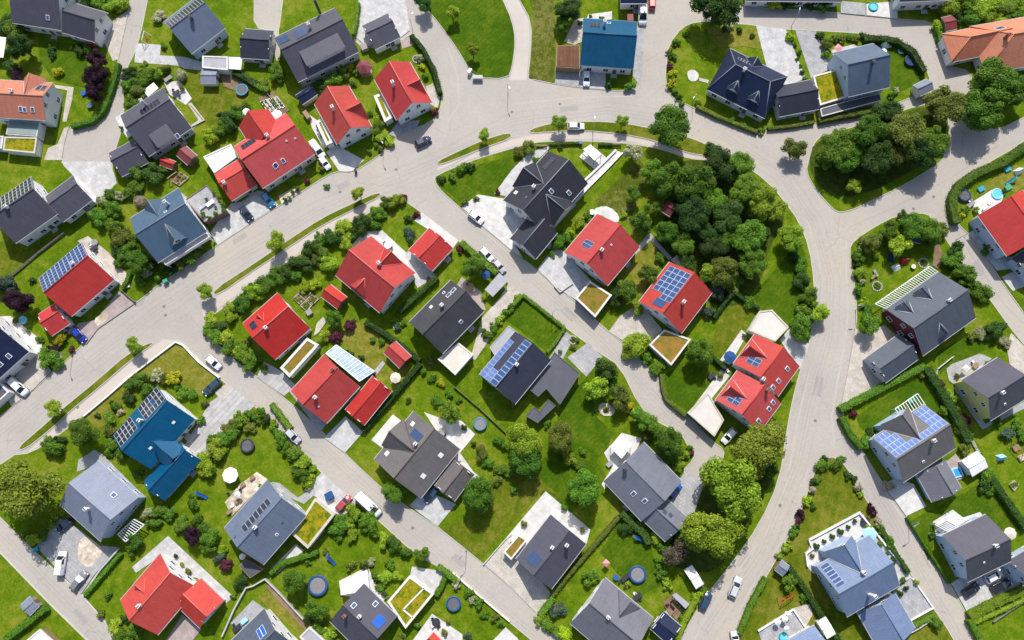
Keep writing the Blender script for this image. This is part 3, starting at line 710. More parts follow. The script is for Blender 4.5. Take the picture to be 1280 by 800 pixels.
def hedge(pts, w=1.1, h=1.5, tone='mid', phrase=None):
    "clipped hedge along a polyline of photo pixels (its top edge line)"
    P = [G(x, y, GZ + h) for x, y in pts]; rnd = random.Random(int(pts[0][0] * 7 + pts[0][1]))
    c = sum(P, Vector()) / len(P); c.z = GZ; Q = [Vector((p.x - c.x, p.y - c.y, 0)) for p in P]
    S = []                                                            # resample
    for a, b in zip(Q, Q[1:]):
        n = max(1, int((b - a).length / .7)); S += [a.lerp(b, i / n) for i in range(n)]
    S.append(Q[-1])
    V = []; Fc = []; m = 7
    for i, p in enumerate(S):
        d = (S[min(i + 1, len(S) - 1)] - S[max(i - 1, 0)]).normalized(); nn = Vector((-d.y, d.x, 0)); wob = 1 + .30 * noise.noise(p * .55 + c)
        for (o, z) in ((-.5, 0), (-.52, .5), (-.46, .93), (0, 1.0), (.46, .93), (.52, .5), (.5, 0)):
            V.append(p + nn * (o * w * wob * .92) + Vector((0, 0, z * h * (1 + .20 * noise.noise(p * .7 + nn * o)) * .97)))
    for i in range(len(S) - 1):
        for j in range(m - 1): Fc.append((i * m + j, i * m + j + 1, (i + 1) * m + j + 1, (i + 1) * m + j))
    Fc += [tuple(range(m - 1, -1, -1)), tuple((len(S) - 1) * m + j for j in range(m))]
    L = sum((b - a).length for a, b in zip(S, S[1:])); nl = int(min(5000, L * (w + 2 * h) * 16))
    for _ in range(nl):
        i = rnd.randrange(len(S) - 1); t = rnd.random(); p = S[i].lerp(S[i + 1], t); d = (S[i + 1] - S[i]).normalized(); nn = Vector((-d.y, d.x, 0))
        u = rnd.uniform(-.5 * w - h, .5 * w + h)
        if abs(u) < .5 * w: q = p + nn * u + Vector((0, 0, h * (1 + rnd.gauss(0, .07)))); nv = Vector((0, 0, 1))
        else:
            e = 1 if u > 0 else -1; q = p + nn * e * (w * .5 + rnd.gauss(0, .12)) + Vector((0, 0, h - (abs(u) - .5 * w))); nv = nn * e
        nv = (nv + Vector((rnd.uniform(-.7, .7), rnd.uniform(-.7, .7), rnd.uniform(0, .7)))).normalized(); tt = Matrix.Rotation(rnd.uniform(0, 6.3), 3, nv) @ nv.orthogonal().normalized(); b = nv.cross(tt)
        s = rnd.uniform(.09, .2); n = len(V); V += [q - tt * s, q - b * s * .6, q + tt * s, q + b * s * .6]; Fc.append((n, n + 1, n + 2, n + 3))
    me = bpy.data.meshes.new('hedge'); me.from_pydata(V, [], Fc); me.materials.append(M('leaf_' + tone)); me.update()
    o = link('hedge', me, None, Matrix.Translation(c)); k = len(pts) // 2
    mid = pts[k] if len(pts) > 2 else center_px(pts)
    auto(o, phrase or '%s %s clipped hedge' % ('long' if L > 25 else 'short' if L < 10 else 'straight' if len(pts) == 2 else 'bent', TONE[tone]), 'hedge', *mid)
    return o
def wall_line(pts, w=.25, h=.9, mat='retaining', name='garden_wall', phrase='low pale garden wall', cat='wall', cap=None):
    P = [G(x, y, GZ + h) for x, y in pts]; c = sum(P, Vector()) / len(P); c.z = GZ
    Q = [Vector((p.x - c.x, p.y - c.y)) for p in P]; b = MB(); n = len(Q); A = []; B = []
    for i in range(n):
        d0 = (Q[i] - Q[i - 1]).normalized() if i else (Q[1] - Q[0]).normalized(); d1 = (Q[i + 1] - Q[i]).normalized() if i < n - 1 else d0
        m = Vector((-d0.y - d1.y, d0.x + d1.x)); m = m * (w / max(.6, m.length_squared)); A.append(Q[i] + m); B.append(Q[i] - m)
    for i in range(n - 1):
        r = [A[i], A[i + 1], B[i + 1], B[i]]
        b.faces([(*p, -.15) for p in r] + [(*p, h) for p in r], [(4, 7, 6, 5) if True else 0, (0, 4, 5, 1), (2, 6, 7, 3), (1, 5, 6, 2), (3, 7, 4, 0)], mat)
    o = b.build(name, None, Matrix.Translation(c)); k = len(pts) // 2
    auto(o, phrase, cat, *(pts[k] if len(pts) > 2 else center_px(pts)))
    return o
def fence(pts, h=1.3, mat='wood_grey', phrase='thin garden fence'):
    P = [G(x, y) for x, y in pts]; c = sum(P, Vector()) / len(P); Q = [p - c for p in P]
    root = thing('fence', phrase, 'fence', Matrix.Translation(c)); AUTO.append((root, phrase, *(pts[len(pts) // 2] if len(pts) > 2 else center_px(pts))))
    s = MB(); po = MB()
    for a, b in zip(Q, Q[1:]):
        L = (b - a).length; n = max(1, int(L / 2.2))
        for z in (.25, .55, .85, 1.15): s.bar(a + Vector((0, 0, z * h / 1.3)), b + Vector((0, 0, z * h / 1.3)), .04, .16, mat)
        for i in range(n + 1):
            p = a.lerp(b, i / n); k = MB(); k.box((0, 0, h / 2), (.09, .09, h), mat)
            if sum(1 for ch in root.children if ch.name.startswith('post')) < 30: k.build('post', root, Matrix.Translation(p))
    s.build('rails', root); return root
# ------------------------------------------------------------------ cars
def car_proto(kind):
    L, W, Hh = dict(hatch=(4.1, 1.78, 1.47), estate=(4.7, 1.82, 1.48), van=(5.0, 1.95, 1.95), small=(3.7, 1.68, 1.48), camper=(6.6, 2.15, 2.7))[kind]
    hw = W / 2; hl = L / 2
    if kind == 'van': belt = [(-hl, .95, .82), (-hl + .05, 1.1, .96), (hl - 1.15, 1.1, .97), (hl - .3, .95, .92), (hl, .7, .78)]; cab = (-hl + .06, -hl + .16, hl - 1.75, hl - .95, 1.1)
    elif kind == 'camper': belt = [(-hl, 1.2, .9), (-hl + .05, 1.3, .98), (hl - 1.5, 1.3, .98), (hl - .5, 1.1, .92), (hl, .8, .78)]; cab = (-hl + .06, -hl + .12, hl - 2.0, hl - 1.0, 1.3)
    elif kind == 'estate': belt = [(-hl, .75, .80), (-hl + .12, .95, .93), (-hl + .8, .98, .99), (hl - 1.5, .98, 1), (hl - .35, .80, .92), (hl, .58, .74)]; cab = (-hl + .12, -hl + .5, .15, hl - 1.25, .96)
    else: belt = [(-hl, .75, .80), (-hl + .1, .95, .93), (-hl + .6, .98, .99), (hl - 1.35, .98, 1), (hl - .3, .80, .90), (hl, .58, .72)]; cab = (-hl + .1, -hl + .5, .2, hl - 1.05, .96)
    b = MB(); P = []                                                  # body: lofted sections, open wheel line at .28
    for x, z, k in belt:
        P += [(x, -hw * k * .93, .28), (x, -hw * k, .55), (x, -hw * k * .97, z - .08), (x, -hw * k * .86, z), (x, hw * k * .86, z), (x, hw * k * .97, z - .08), (x, hw * k, .55), (x, hw * k * .93, .28)]
    n = len(belt); fs = [(i * 8 + j, i * 8 + 8 + j, i * 8 + 8 + (j + 1) % 8, i * 8 + (j + 1) % 8) for i in range(n - 1) for j in range(8)]
    fs += [tuple(range(8)), tuple((n - 1) * 8 + j for j in range(7, -1, -1))]
    b.faces(P, fs, 'paint_white', True)
    xa, xb, xc, xd, zb = cab; rw = hw * .70; bw = hw * .86; zt = Hh - .02
    b.faces([(xb - .02, -rw, zt - .04), (xc + .05, -rw, zt - .04), (xc + .05, rw, zt - .04), (xb - .02, rw, zt - .04), (xb + .08, -rw * .9, zt + .03), (xc - .1, -rw * .9, zt + .03), (xc - .1, rw * .9, zt + .03), (xb + .08, rw * .9, zt + .03)],
            [(4, 5, 6, 7), (0, 1, 5, 4), (1, 2, 6, 5), (2, 3, 7, 6), (3, 0, 4, 7), (3, 2, 1, 0)], 'paint_white', False)
    for y in (-1, 1):
        for (p, q) in (((xa, zb - .03), (xb, zt - .03)), ((xd, zb - .03), (xc, zt - .03)), (((xb + xc) / 2, zb - .03), ((xb + xc) / 2, zt - .03))):
            b.bar((p[0], y * bw, p[1]), (q[0], y * rw, q[1]), .09, .08, 'paint_white')
    root = bpy.data.objects.new('car', None); COL.objects.link(root)
    body = b.build('body', root)
    def part(nm, pts, mat, par=root):
        k = MB(); k.face(pts, mat); return k.build(nm, par)
    # glass as thin closed panels set in the cabin
    g = lambda nm, pts: part(nm, pts, 'car_glass')
    lo = zb - .04
    g('windscreen', [(xd, -bw * .98, lo), (xd, bw * .98, lo), (xc + .02, rw * .98, zt - .05), (xc + .02, -rw * .98, zt - .05)])
    if kind not in ('camper',): g('rear_window', [(xa, bw * .98, lo), (xa, -bw * .98, lo), (xb, -rw * .98, zt - .05), (xb, rw * .98, zt - .05)])
    else: part('rear_panel', [(xa, bw * .98, lo), (xa, -bw * .98, lo), (xb, -rw * .98, zt - .05), (xb, rw * .98, zt - .05)], 'paint_white')
    for y in (-1, 1):
        pts = [(xa, y * bw * .99, lo), (xd, y * bw * .99, lo), (xc, y * rw * .99, zt - .05), (xb, y * rw * .99, zt - .05)]
        if kind == 'van':
            m = (xc - .9); t = lambda x, top: (x, y * (rw if top else bw) * .99, zt - .05 if top else lo)
            part('side_panel', [t(xa, 0), t(m, 0), t(m, 1), t(xb, 1)][::(1 if y < 0 else -1)], 'paint_white'); pts = [t(m, 0), t(xd, 0), t(xc, 1), t(m, 1)]
        if kind == 'camper':
            m = (xc - .5); t = lambda x, top: (x, y * (rw if top else bw) * .99, zt - .05 if top else lo)
            part('side_panel', [t(xa, 0), t(m, 0), t(m, 1), t(xb, 1)][::(1 if y < 0 else -1)], 'paint_white'); pts = [t(m, 0), t(xd, 0), t(xc, 1), t(m, 1)]
        g('side_window', pts[::(1 if y < 0 else -1)])
        k = MB(); k.box((hl - .16, y * hw * .62, .66), (.22, .34, .14), 'lamp_clear'); k.build('headlight', root)
        k = MB(); k.box((-hl + .05, y * hw * .66, .78), (.12, .28, .16), 'lamp_red'); k.build('tail_light', root)
        k = MB(); k.box((xd - .25, y * (hw + .07), zb + .03), (.12, .2, .13), 'trim_dark'); k.build('mirror', root)
        for x in (-hl + .78, hl - .82):
            k = MB(); k.lathe([(.19, -.1), (.31, -.11), (.325, 0), (.31, .11), (.19, .1)], 'rubber', 18); o = k.build('wheel', root, Matrix.Translation((x, y * (hw - .12), .325)) @ Matrix.Rotation(pi / 2, 4, 'X'))
            k = MB(); k.lathe([(.0, .08 * -y), (.2, .09 * -y)], 'rim', 14); k.disc(.2, -.095 * y, 'rim', 14); k.build('rim', o)
    if kind == 'camper':
        k = MB(); k.box((-.6, 0, Hh + .1), (.7, .7, .16), 'frame_white'); k.box((1.0, .2, Hh + .07), (.45, .45, .12), 'skylight_glass'); k.build('roof_hatch', root)
    k = MB(); k.box((0, 0, .42), (L * .96, W * .9, .3), 'plastic_dark'); k.build('underbody', root)
    return root
CARP = {}
def car(px, py, dx, dy, paint, kind, label, cat='car', group='parked cars', z=None):
    "centre pixel and heading (a pixel step towards the front)"
    if kind not in CARP: CARP[kind] = car_proto(kind); fresh = True
    o = copy_tree(CARP[kind]); o.name = {'van': 'van', 'camper': 'camper_van'}.get(kind, 'car')
    p = G(px, py, .7); o.matrix_basis = place(p.x, p.y, GZ + .02 if z is None else z, heading((px, py), (px + dx, py + dy)))
    for c in o.children:
        for i, s in enumerate(c.material_slots):
            if s.material == M('paint_white'): s.link = 'OBJECT'; s.material = M('paint_' + paint)
    tag(o, label, cat, group); return o
def clear_protos():
    for r in CARP.values():
        def rec(o):
            for c in list(o.children): rec(c)
            bpy.data.objects.remove(o)
        rec(r)
# ------------------------------------------------------------------ garden things
def trampoline(px, py, r, rim='pad_blue', mat='tramp_mat', net=False, phrase='blue-rimmed trampoline'):
    R = r * mpp(px, py); p = G(px, py, GZ + .8); root = thing('trampoline', phrase, 'trampoline', place(p.x, p.y)); AUTO.append((root, phrase, px, py))
    b = MB(); b.lathe([(R * .74, .79), (R * .76, .83), (R * .98, .82), (R, .78), (R * .98, .74)], rim, 28); b.build('pad', root)
    b = MB(); b.disc(R * .75, .775, mat, 28); b.build('mat', root)
    for k in range(6):
        a = k * pi / 3; b = MB(); b.tube([(R * .95 * cos(a), R * .95 * sin(a), 0), (R * .95 * cos(a), R * .95 * sin(a), .76)], .035, 'galvanised', 6); b.build('leg', root)
        if net: b = MB(); b.tube([(R * .97 * cos(a), R * .97 * sin(a), .78), (R * .97 * cos(a), R * .97 * sin(a), 2.4)], .03, 'iron', 6); b.build('net_pole', root)
    if net: b = MB(); b.lathe([(R * .97, 2.36), (R * .97 + .03, 2.4), (R * .97, 2.44)], 'iron', 24); b.build('net_ring', root)
    return root
def parasol(px, py, r, mat='fabric_white', phrase='white parasol', n=8, h=2.4):
    R = r * mpp(px, py, 2); p = G(px, py, GZ + h); root = thing('parasol', phrase, 'parasol', place(p.x, p.y)); AUTO.append((root, phrase, px, py))
    b = MB(); q = [(R * cos(2 * pi * k / n), R * sin(2 * pi * k / n), h - .35) for k in range(n)] + [(0, 0, h + .1)]
    b.shell(q, [(k, (k + 1) % n, n) for k in range(n)], .03, mat); b.build('canopy', root)
    b = MB(); b.tube([(0, 0, 0), (0, 0, h + .2)], .03, 'galvanised', 8); b.build('pole', root)
    b = MB(); b.lathe([(.0, .12), (.28, .1), (.32, 0)], 'concrete', 14); b.build('base', root)
    return root
def table(px, py, w=1.6, d=.9, ang=0, mat='wood_grey', rnd=False, phrase='garden table'):
    p = G(px, py, GZ + .7); root = thing('garden_table', phrase, 'table', place(p.x, p.y, GZ, ang)); AUTO.append((root, phrase, px, py))
    b = MB()
    if rnd: b.lathe([(0, .74), (w / 2, .74), (w / 2, .69), (0, .69)], mat, 20, sm=False)
    else: b.box((0, 0, .72), (w, d, .05), mat)
    b.build('table_top', root)
    for x in (-1, 1):
        for y in (-1, 1): k = w * .32 if rnd else 0; b = MB(); b.box((x * (k or w / 2 - .1), y * (k or d / 2 - .1), .345), (.07, .07, .69), 'iron'); b.build('leg', root)
    return root
CH = {}
def chair(px, py, ang, mat='plastic_dark', phrase='dark garden chair', lounger=False):
    key = (mat, lounger)
    p = G(px, py, GZ + .4); m = place(p.x, p.y, GZ, ang)
    if key in CH: root = copy_tree(CH[key]); root.matrix_basis = m; tag(root, phrase, 'lounger' if lounger else 'chair')
    else:
        root = thing('sun_lounger' if lounger else 'garden_chair', phrase, 'lounger' if lounger else 'chair', m); CH[key] = root; L = 1.9 if lounger else .5
        b = MB(); b.box((0, 0, .42), (L if not lounger else 1.3, .55 if not lounger else .65, .06), mat); b.build('seat', root)
        b = MB(); x = -.65 if lounger else -.26; b.bar((x, 0, .43), (x - (.5 if lounger else .12), 0, .75 if lounger else .95), .52, .05, mat); b.build('backrest', root)
        for sx in (-1, 1):
            for sy in (-1, 1): b = MB(); b.box((sx * (.55 if lounger else .21), sy * .23, .195), (.05, .05, .39), 'iron'); b.build('leg', root)
    AUTO.append((root, phrase, px, py)); return root
def pot(px, py, r=.4, tone='mid', phrase='potted green plant'):
    p = G(px, py, GZ + .5); root = thing('potted_plant', phrase, 'potted plant', place(p.x, p.y)); AUTO.append((root, phrase, px, py))
    b = MB(); b.lathe([(r * .5, 0), (r * .75, .45), (r * .65, .45), (r * .6, .4), (0, .4)], 'stone', 12); b.build('pot', root)
    c = link('foliage', BUSH[int(px) % 5], root, Matrix.Translation((0, 0, .45 + r * .7)) @ Matrix.Diagonal((r * 1.3, r * 1.3, r * 1.1, 1))); set_mat(c, tone); return root
def lamp(px, py, hx, hy, label=None):
    "street lamp: foot pixel and a pixel the arm reaches towards"
    p = G(px, py, 0); a = heading((px, py), (hx, hy)); root = thing('street_lamp', 'slim grey street lamp', 'street lamp', place(p.x, p.y, 0, a), 'street lamps along the roads'); AUTO.append((root, 'slim grey street lamp', px, py))
    b = MB(); b.tube([(0, 0, 0), (0, 0, .9)], [.09, .08], 'galvanised', 8); b.tube([(0, 0, .9), (0, 0, 5.0), (.1, 0, 5.3), (.5, 0, 5.5), (1.1, 0, 5.55)], [.065, .05, .045, .04, .035], 'galvanised', 8); b.build('pole', root)
    b = MB(); b.box((1.35, 0, 5.55), (.75, .3, .12), 'galvanised', top=.8); h = b.build('lamp_head', root)
    b = MB(); b.box((1.38, 0, 5.475), (.55, .22, .04), 'lamp_clear'); b.build('lens', h); return root
def pool(px, py, r, phrase='round paddling pool', rim='pool_rim', h=.5):
    R = r * mpp(px, py); p = G(px, py, GZ + h); root = thing('paddling_pool', phrase, 'pool', place(p.x, p.y)); AUTO.append((root, phrase, px, py))
    b = MB(); b.lathe([(R, 0), (R * 1.04, h * .5), (R, h), (R * .82, h), (R * .78, h * .5), (R * .8, .05), (0, .05)], rim, 26); b.build('wall', root)
    b = MB(); b.disc(R * .8, h * .8, 'water', 24); b.build('water', root); return root
def slide(px, py, dx, dy, mat='plastic_blue', phrase='blue garden slide'):
    p = G(px, py, GZ + .6); root = thing('slide', phrase, 'slide', place(p.x, p.y, GZ, heading((px, py), (px + dx, py + dy)))); AUTO.append((root, phrase, px, py))
    b = MB(); pts = [(-1.3, 1.35), (-.9, 1.3), (.7, .35), (1.3, .2)]
    for (x0, z0), (x1, z1) in zip(pts, pts[1:]):
        b.bar((x0, 0, z0), (x1, 0, z1), .55, .05, mat)
        for y in (-.3, .3): b.bar((x0, y, z0 + .1), (x1, y, z1 + .1), .05, .2, mat)
    b.build('chute', root)
    b = MB()
    for y in (-.28, .28): b.bar((-1.75, y, 0), (-1.3, y, 1.4), .06, .06, 'galvanised')
    for k in range(4): b.bar((-1.65 + k * .11, -.28, .3 + k * .33), (-1.65 + k * .11, .28, .3 + k * .33), .05, .05, 'galvanised')
    b.build('ladder', root); return root
def swing(px, py, dx, dy, mat='wood_pale', phrase='garden swing frame', L=3.0):
    p = G(px, py, GZ + 1.5); root = thing('swing_set', phrase, 'swing', place(p.x, p.y, GZ, heading((px, py), (px + dx, py + dy)))); AUTO.append((root, phrase, px, py))
    b = MB(); b.bar((-L / 2, 0, 2.1), (L / 2, 0, 2.1), .1, .1, mat)
    for x in (-1, 1):
        for y in (-1, 1): b.bar((x * L / 2, y * .9, 0), (x * L / 2, 0, 2.1), .09, .09, mat)
    b.build('frame', root)
    for x in (-.6, .6):
        b = MB(); b.box((x, 0, .5), (.5, .22, .05), 'plastic_red'); s = b.build('seat', root)
        b = MB()
        for y in (-.22, .22): b.bar((x + y, 0, .52), (x + y, 0, 2.05), .02, .02, 'iron')
        b.build('ropes', s)
    return root
def raised_bed(q, mat='wood_pale', phrase='raised vegetable bed', h=.45, tone='mid', n=14):
    P = [G(x, y, GZ + h) for x, y in q]; c = sum(P, Vector()) / len(P); c.z = GZ; L = [(p.x - c.x, p.y - c.y) for p in P]
    root = thing('raised_bed', phrase, 'garden bed', Matrix.Translation(c)); AUTO.append((root, phrase, *center_px(q)))
    b = MB(); I = inset(L, .12); L2 = L if area(L) > 0 else L[::-1]
    for i in range(len(L2)):
        a, d, e, f = L2[i], L2[(i + 1) % len(L2)], I[(i + 1) % len(L2)], I[i]
        b.face([(*a, h), (*d, h), (*e, h), (*f, h)], mat); b.face([(*a, 0), (*d, 0), (*d, h), (*a, h)], mat); b.face([(*e, h - .15), (*f, h - .15), (*f, h), (*e, h)], mat)
    b.build('border', root); b = MB(); b.poly([(*p, h - .08) for p in I], 'soil'); b.build('soil', root)
    rnd = random.Random(int(q[0][0])); V = Vector
    for i in range(n):
        s, t = rnd.random(), rnd.random(); p = V(I[0]).lerp(V(I[1]), s).lerp(V(I[3]).lerp(V(I[2]), s), t)
        c2 = link('plant', BUSH[i % 5], root, Matrix.Translation((p.x, p.y, h)) @ Matrix.Diagonal((.3, .3, .25, 1))); set_mat(c2, tone)
    return root
def boxy(name, label, cat, px, py, w, d, h, ang, mat, lid=None, phrase=None):
    "small cabinet, bin or crate with a lid and feet"
    p = G(px, py, GZ + h); root = thing(name, label or phrase, cat, place(p.x, p.y, GZ, ang))
    if phrase: AUTO.append((root, phrase, px, py))
    b = MB(); b.box((0, 0, h / 2 - .03), (w, d, h - .06), mat, top=.97); b.build('body', root)
    b = MB(); b.box((0, 0, h - .0), (w + .1, d + .1, .06), lid or mat, top=.9); b.bar((-w * .3, -d / 2 - .04, h * .8), (w * .3, -d / 2 - .04, h * .8), .05, .05, 'trim_dark'); b.build('lid', root); return root
def ring_bed(px, py, r, phrase='stone-ringed flower bed', tone='mid', mat='stone'):
    R = r * mpp(px, py); p = G(px, py); root = thing('ring_bed', phrase, 'flower bed', place(p.x, p.y)); AUTO.append((root, phrase, px, py))
    b = MB()
    for k in range(16): a = k * pi / 8; b.box((R * cos(a), R * sin(a), .12), (.38, .3, .26), mat, rz=a + .2 * (k % 3), top=.8)
    b.build('stone_ring', root)
    for i in range(4): a = i * 1.7; c = link('plant', BUSH[i], root, Matrix.Translation((R * .45 * cos(a), R * .45 * sin(a), .2)) @ Matrix.Diagonal((R * .4, R * .4, .35, 1))); set_mat(c, tone)
    return root
def tent(px, py, r, mat, ang=.4, h=1.6, phrase='small play tent'):
    R = r * mpp(px, py); p = G(px, py, GZ + h * .6); root = thing('play_tent', phrase, 'tent', place(p.x, p.y, GZ, ang)); AUTO.append((root, phrase, px, py))
    b = MB(); P = [(-R, -R * .8, 0), (R, -R * .8, 0), (R, R * .8, 0), (-R, R * .8, 0), (-R * .8, 0, h), (R * .8, 0, h)]
    b.faces(P, [(0, 1, 5, 4), (2, 3, 4, 5), (3, 0, 4), (1, 2, 5)], mat); b.build('canvas', root)
    b = MB(); b.tube([(-R * .9, 0, h + .02), (R * .9, 0, h + .02)], .03, 'galvanised', 6); b.build('ridge_pole', root); return root
def bench(px, py, ang, phrase='dark park bench'):
    p = G(px, py, GZ + .4); root = thing('park_bench', phrase, 'bench', place(p.x, p.y, GZ, ang)); AUTO.append((root, phrase, px, py))
    b = MB()
    for y in (-.15, 0, .15): b.box((0, y, .45), (2.6, .12, .05), 'wood')
    b.build('seat', root); b = MB()
    for z in (.62, .78, .92): b.box((0, .27, z), (2.6, .05, .12), 'wood')
    b.build('backrest', root)
    for x in (-1.15, 1.15): b = MB(); b.box((x, .03, .21), (.12, .5, .42), 'retaining'); b.box((x, .245, .7), (.1, .04, .56), 'iron'); b.build('leg', root)
    return root
# ------------------------------------------------------------------ the ground
def structure(o): o['kind'] = 'structure'; return o
b = MB(); b.box((0, 0, -.55), (5200, 5200, 1), 'far_fields'); structure(b.build('ground'))
b = MB(); b.poly([(*G(x, y, 0)[:2], 0) for x, y in ((-160, -160), (1440, -160), (1440, 960), (-160, 960))], 'asphalt'); structure(b.build('road'))
_BL = []
def block(pts, mat='lawn'):
    P = [G(x, y, GZ) for x, y in smooth_poly(pts)]; L = [(p.x, p.y) for p in P]
    if area(L) < 0: L = L[::-1]
    I = inset(L, .16)
    b = MB(); b.poly([(*p, GZ) for p in I], mat); structure(b.build('lawn'))
    k = MB(); n = len(L)
    for i in range(n):
        a, c, e, f = L[i], L[(i + 1) % n], I[(i + 1) % n], I[i]
        k.face([(*a, GZ + .02), (*c, GZ + .02), (*e, GZ + .02), (*f, GZ + .02)], 'kerbstone'); k.face([(*a, -.05), (*c, -.05), (*c, GZ + .02), (*a, GZ + .02)], 'kerbstone')
    structure(k.build('kerb'))
E = -80
block([(-110, -90), (168, -90), (163, 0), (150, 60), (147, 84), (142, 95), (135, 120), (128, 138), (114, 152), (85, 158), (80, 180), (76, 202), (92, 219), (106, 231), (122, 249), (146, 230), (138, 206), (146, 180), (151, 165), (155, 140), (153, 112), (158, 85), (166, 70), (172, 55), (178, 30), (184, 0), (186, -90),
       (317, -90), (318, 0), (318, 34), (341, 38), (345, 75), (350, 75), (347, 42), (350, 26), (353, 0), (354, -90), (449, -90), (449, 0), (446, 25), (440, 46), (456, 62), (500, 50), (515, 42), (526, 50), (540, 75), (550, 102), (553, 122), (550, 140), (538, 154), (508, 164), (495, 172), (480, 190), (460, 204), (440, 216), (420, 214), (398, 226), (376, 241),
       (320, 275), (272, 307), (250, 322), (200, 355), (172, 378), (120, 412), (95, 440), (65, 466), (40, 490), (0, 521), (-110, 592)])
block([(319, 328), (358, 301), (402, 272), (440, 254), (474, 239), (477, 245), (446, 260), (402, 282), (360, 310), (320, 336), (270, 371), (265, 363)], 'lawn_olive')
block([(191, 426), (160, 441), (120, 476), (82, 507), (50, 535), (20, 561), (30, 563), (60, 540), (88, 514), (127, 482), (165, 449), (191, 431)], 'lawn_olive')
block([(545, 202), (570, 190), (600, 176), (638, 164), (640, 173), (605, 185), (570, 199), (548, 207)], 'lawn_olive')
block([(660, 162), (690, 153), (740, 151), (775, 153), (800, 157), (835, 165), (865, 172), (895, 186), (905, 195), (890, 196), (857, 191), (830, 180), (810, 174), (780, 168), (727, 163), (685, 165), (664, 167)], 'lawn_olive')
block([(219, 427), (160, 473), (103, 520), (70, 546), (38, 566), (18, 568), (-110, 655), (-110, 575), (0, 647), (40, 687), (102, 745), (150, 800), (235, 890), (780, 890), (665, 800), (637, 777), (600, 746), (562, 715), (520, 693), (470, 647), (445, 627), (420, 607), (402, 590), (355, 543), (320, 508), (290, 485), (270, 469), (228, 429)])
block([(-110, 600), (0, 689), (60, 751), (110, 800), (190, 890), (-110, 890)])
block([(253, 403), (285, 380), (320, 352), (405, 298), (460, 266), (498, 245), (527, 265), (574, 301), (605, 325), (622, 341), (650, 366), (695, 400), (752, 442), (775, 457), (800, 508), (820, 526), (852, 541), (865, 567), (868, 574), (852, 590), (866, 604), (885, 592), (903, 575), (905, 562), (890, 552), (857, 517), (830, 500), (825, 472), (807, 457), (777, 427), (757, 412), (719, 377), (670, 337), (640, 314), (602, 282), (575, 260), (550, 238), (542, 225), (546, 218), (590, 200), (640, 185), (665, 178), (690, 176), (740, 176), (790, 179), (830, 187), (860, 198), (890, 200), (910, 196), (925, 201), (960, 227), (980, 250), (1000, 278), (1012, 310), (1018, 350), (1018, 385), (1013, 425), (1007, 445), (996, 478), (984, 535), (975, 600), (950, 655), (917, 702), (888, 738), (873, 760), (850, 800), (812, 890), (790, 890), (697, 797), (672, 769), (640, 736), (605, 706), (547, 659), (495, 625), (465, 600), (430, 566), (370, 510), (320, 470), (290, 449), (270, 428)])
block([(500, -90), (517, 0), (537, 15), (560, 45), (580, 75), (590, 97), (635, 99), (641, 82), (645, 50), (640, 24), (629, 0), (605, -90)], 'lawn_bright')
block([(640, -90), (649, 0), (664, 27), (663, 67), (659, 98), (692, 105), (725, 110), (787, 115), (797, 107), (803, 85), (806, 30), (811, 0), (815, -90)])
block([(852, 34), (872, 26), (905, 28), (945, 31), (960, 35), (1020, 38), (1075, 41), (1115, 46), (1140, 57), (1155, 76), (1165, 105), (1150, 118), (1095, 139), (1020, 154), (960, 163), (947, 167), (915, 156), (880, 142), (857, 130), (838, 122), (831, 100), (833, 75), (836, 55)])
block([(1020, 172), (1040, 166), (1095, 150), (1150, 130), (1180, 130), (1188, 160), (1182, 195), (1172, 206), (1130, 232), (1092, 250), (1065, 263), (1050, 266), (1041, 262), (1020, 238), (1007, 215), (1011, 198)])
block([(903, -90), (905, 0), (928, 6), (960, 11), (1010, 13), (1082, 20), (1122, 24), (1165, 27), (1170, 38), (1177, 52), (1184, 82), (1215, 90), (1212, 112), (1215, 140), (1232, 160), (1248, 163), (1280, 147), (1400, 90), (1400, -90)])
block([(1400, 120), (1280, 178), (1240, 200), (1222, 212), (1200, 228), (1191, 246), (1191, 266), (1197, 280), (1210, 292), (1235, 325), (1257, 360), (1280, 392), (1340, 470), (1400, 560)])
block([(1061, 312), (1067, 300), (1095, 282), (1120, 269), (1150, 265), (1165, 270), (1190, 310), (1235, 370), (1262, 408), (1280, 430), (1400, 590), (1400, 890), (1275, 890), (1225, 800), (1210, 772), (1187, 730), (1132, 645), (1100, 600), (1072, 555), (1049, 516), (1060, 465), (1069, 420), (1071, 390), (1066, 340)])
block([(1030, 571), (1045, 571), (1060, 585), (1080, 620), (1110, 665), (1137, 715), (1167, 760), (1185, 786), (1245, 890), (880, 890), (924, 795), (930, 770), (960, 716), (997, 650), (1013, 603), (1020, 585)], 'lawn_olive')
_lay = [0]
def sheet(name, mat, pts, sm=0):
    _lay[0] += 1; z = GZ + .025 + .0012 * _lay[0]
    P = [G(x, y, z) for x, y in (smooth_poly(pts, sm) if sm else pts)]; b = MB(); L = [(p.x, p.y) for p in P]
    if area(L) < 0: L = L[::-1]
    b.poly([(*p, z) for p in L], mat)
    for i in range(len(L)):                                          # shallow edge so the slab is not paper thin
        a, c = L[i], L[(i + 1) % len(L)]; b.face([(*a, z - .08), (*c, z - .08), (*c, z), (*a, z)], mat)
    return structure(b.build(name))
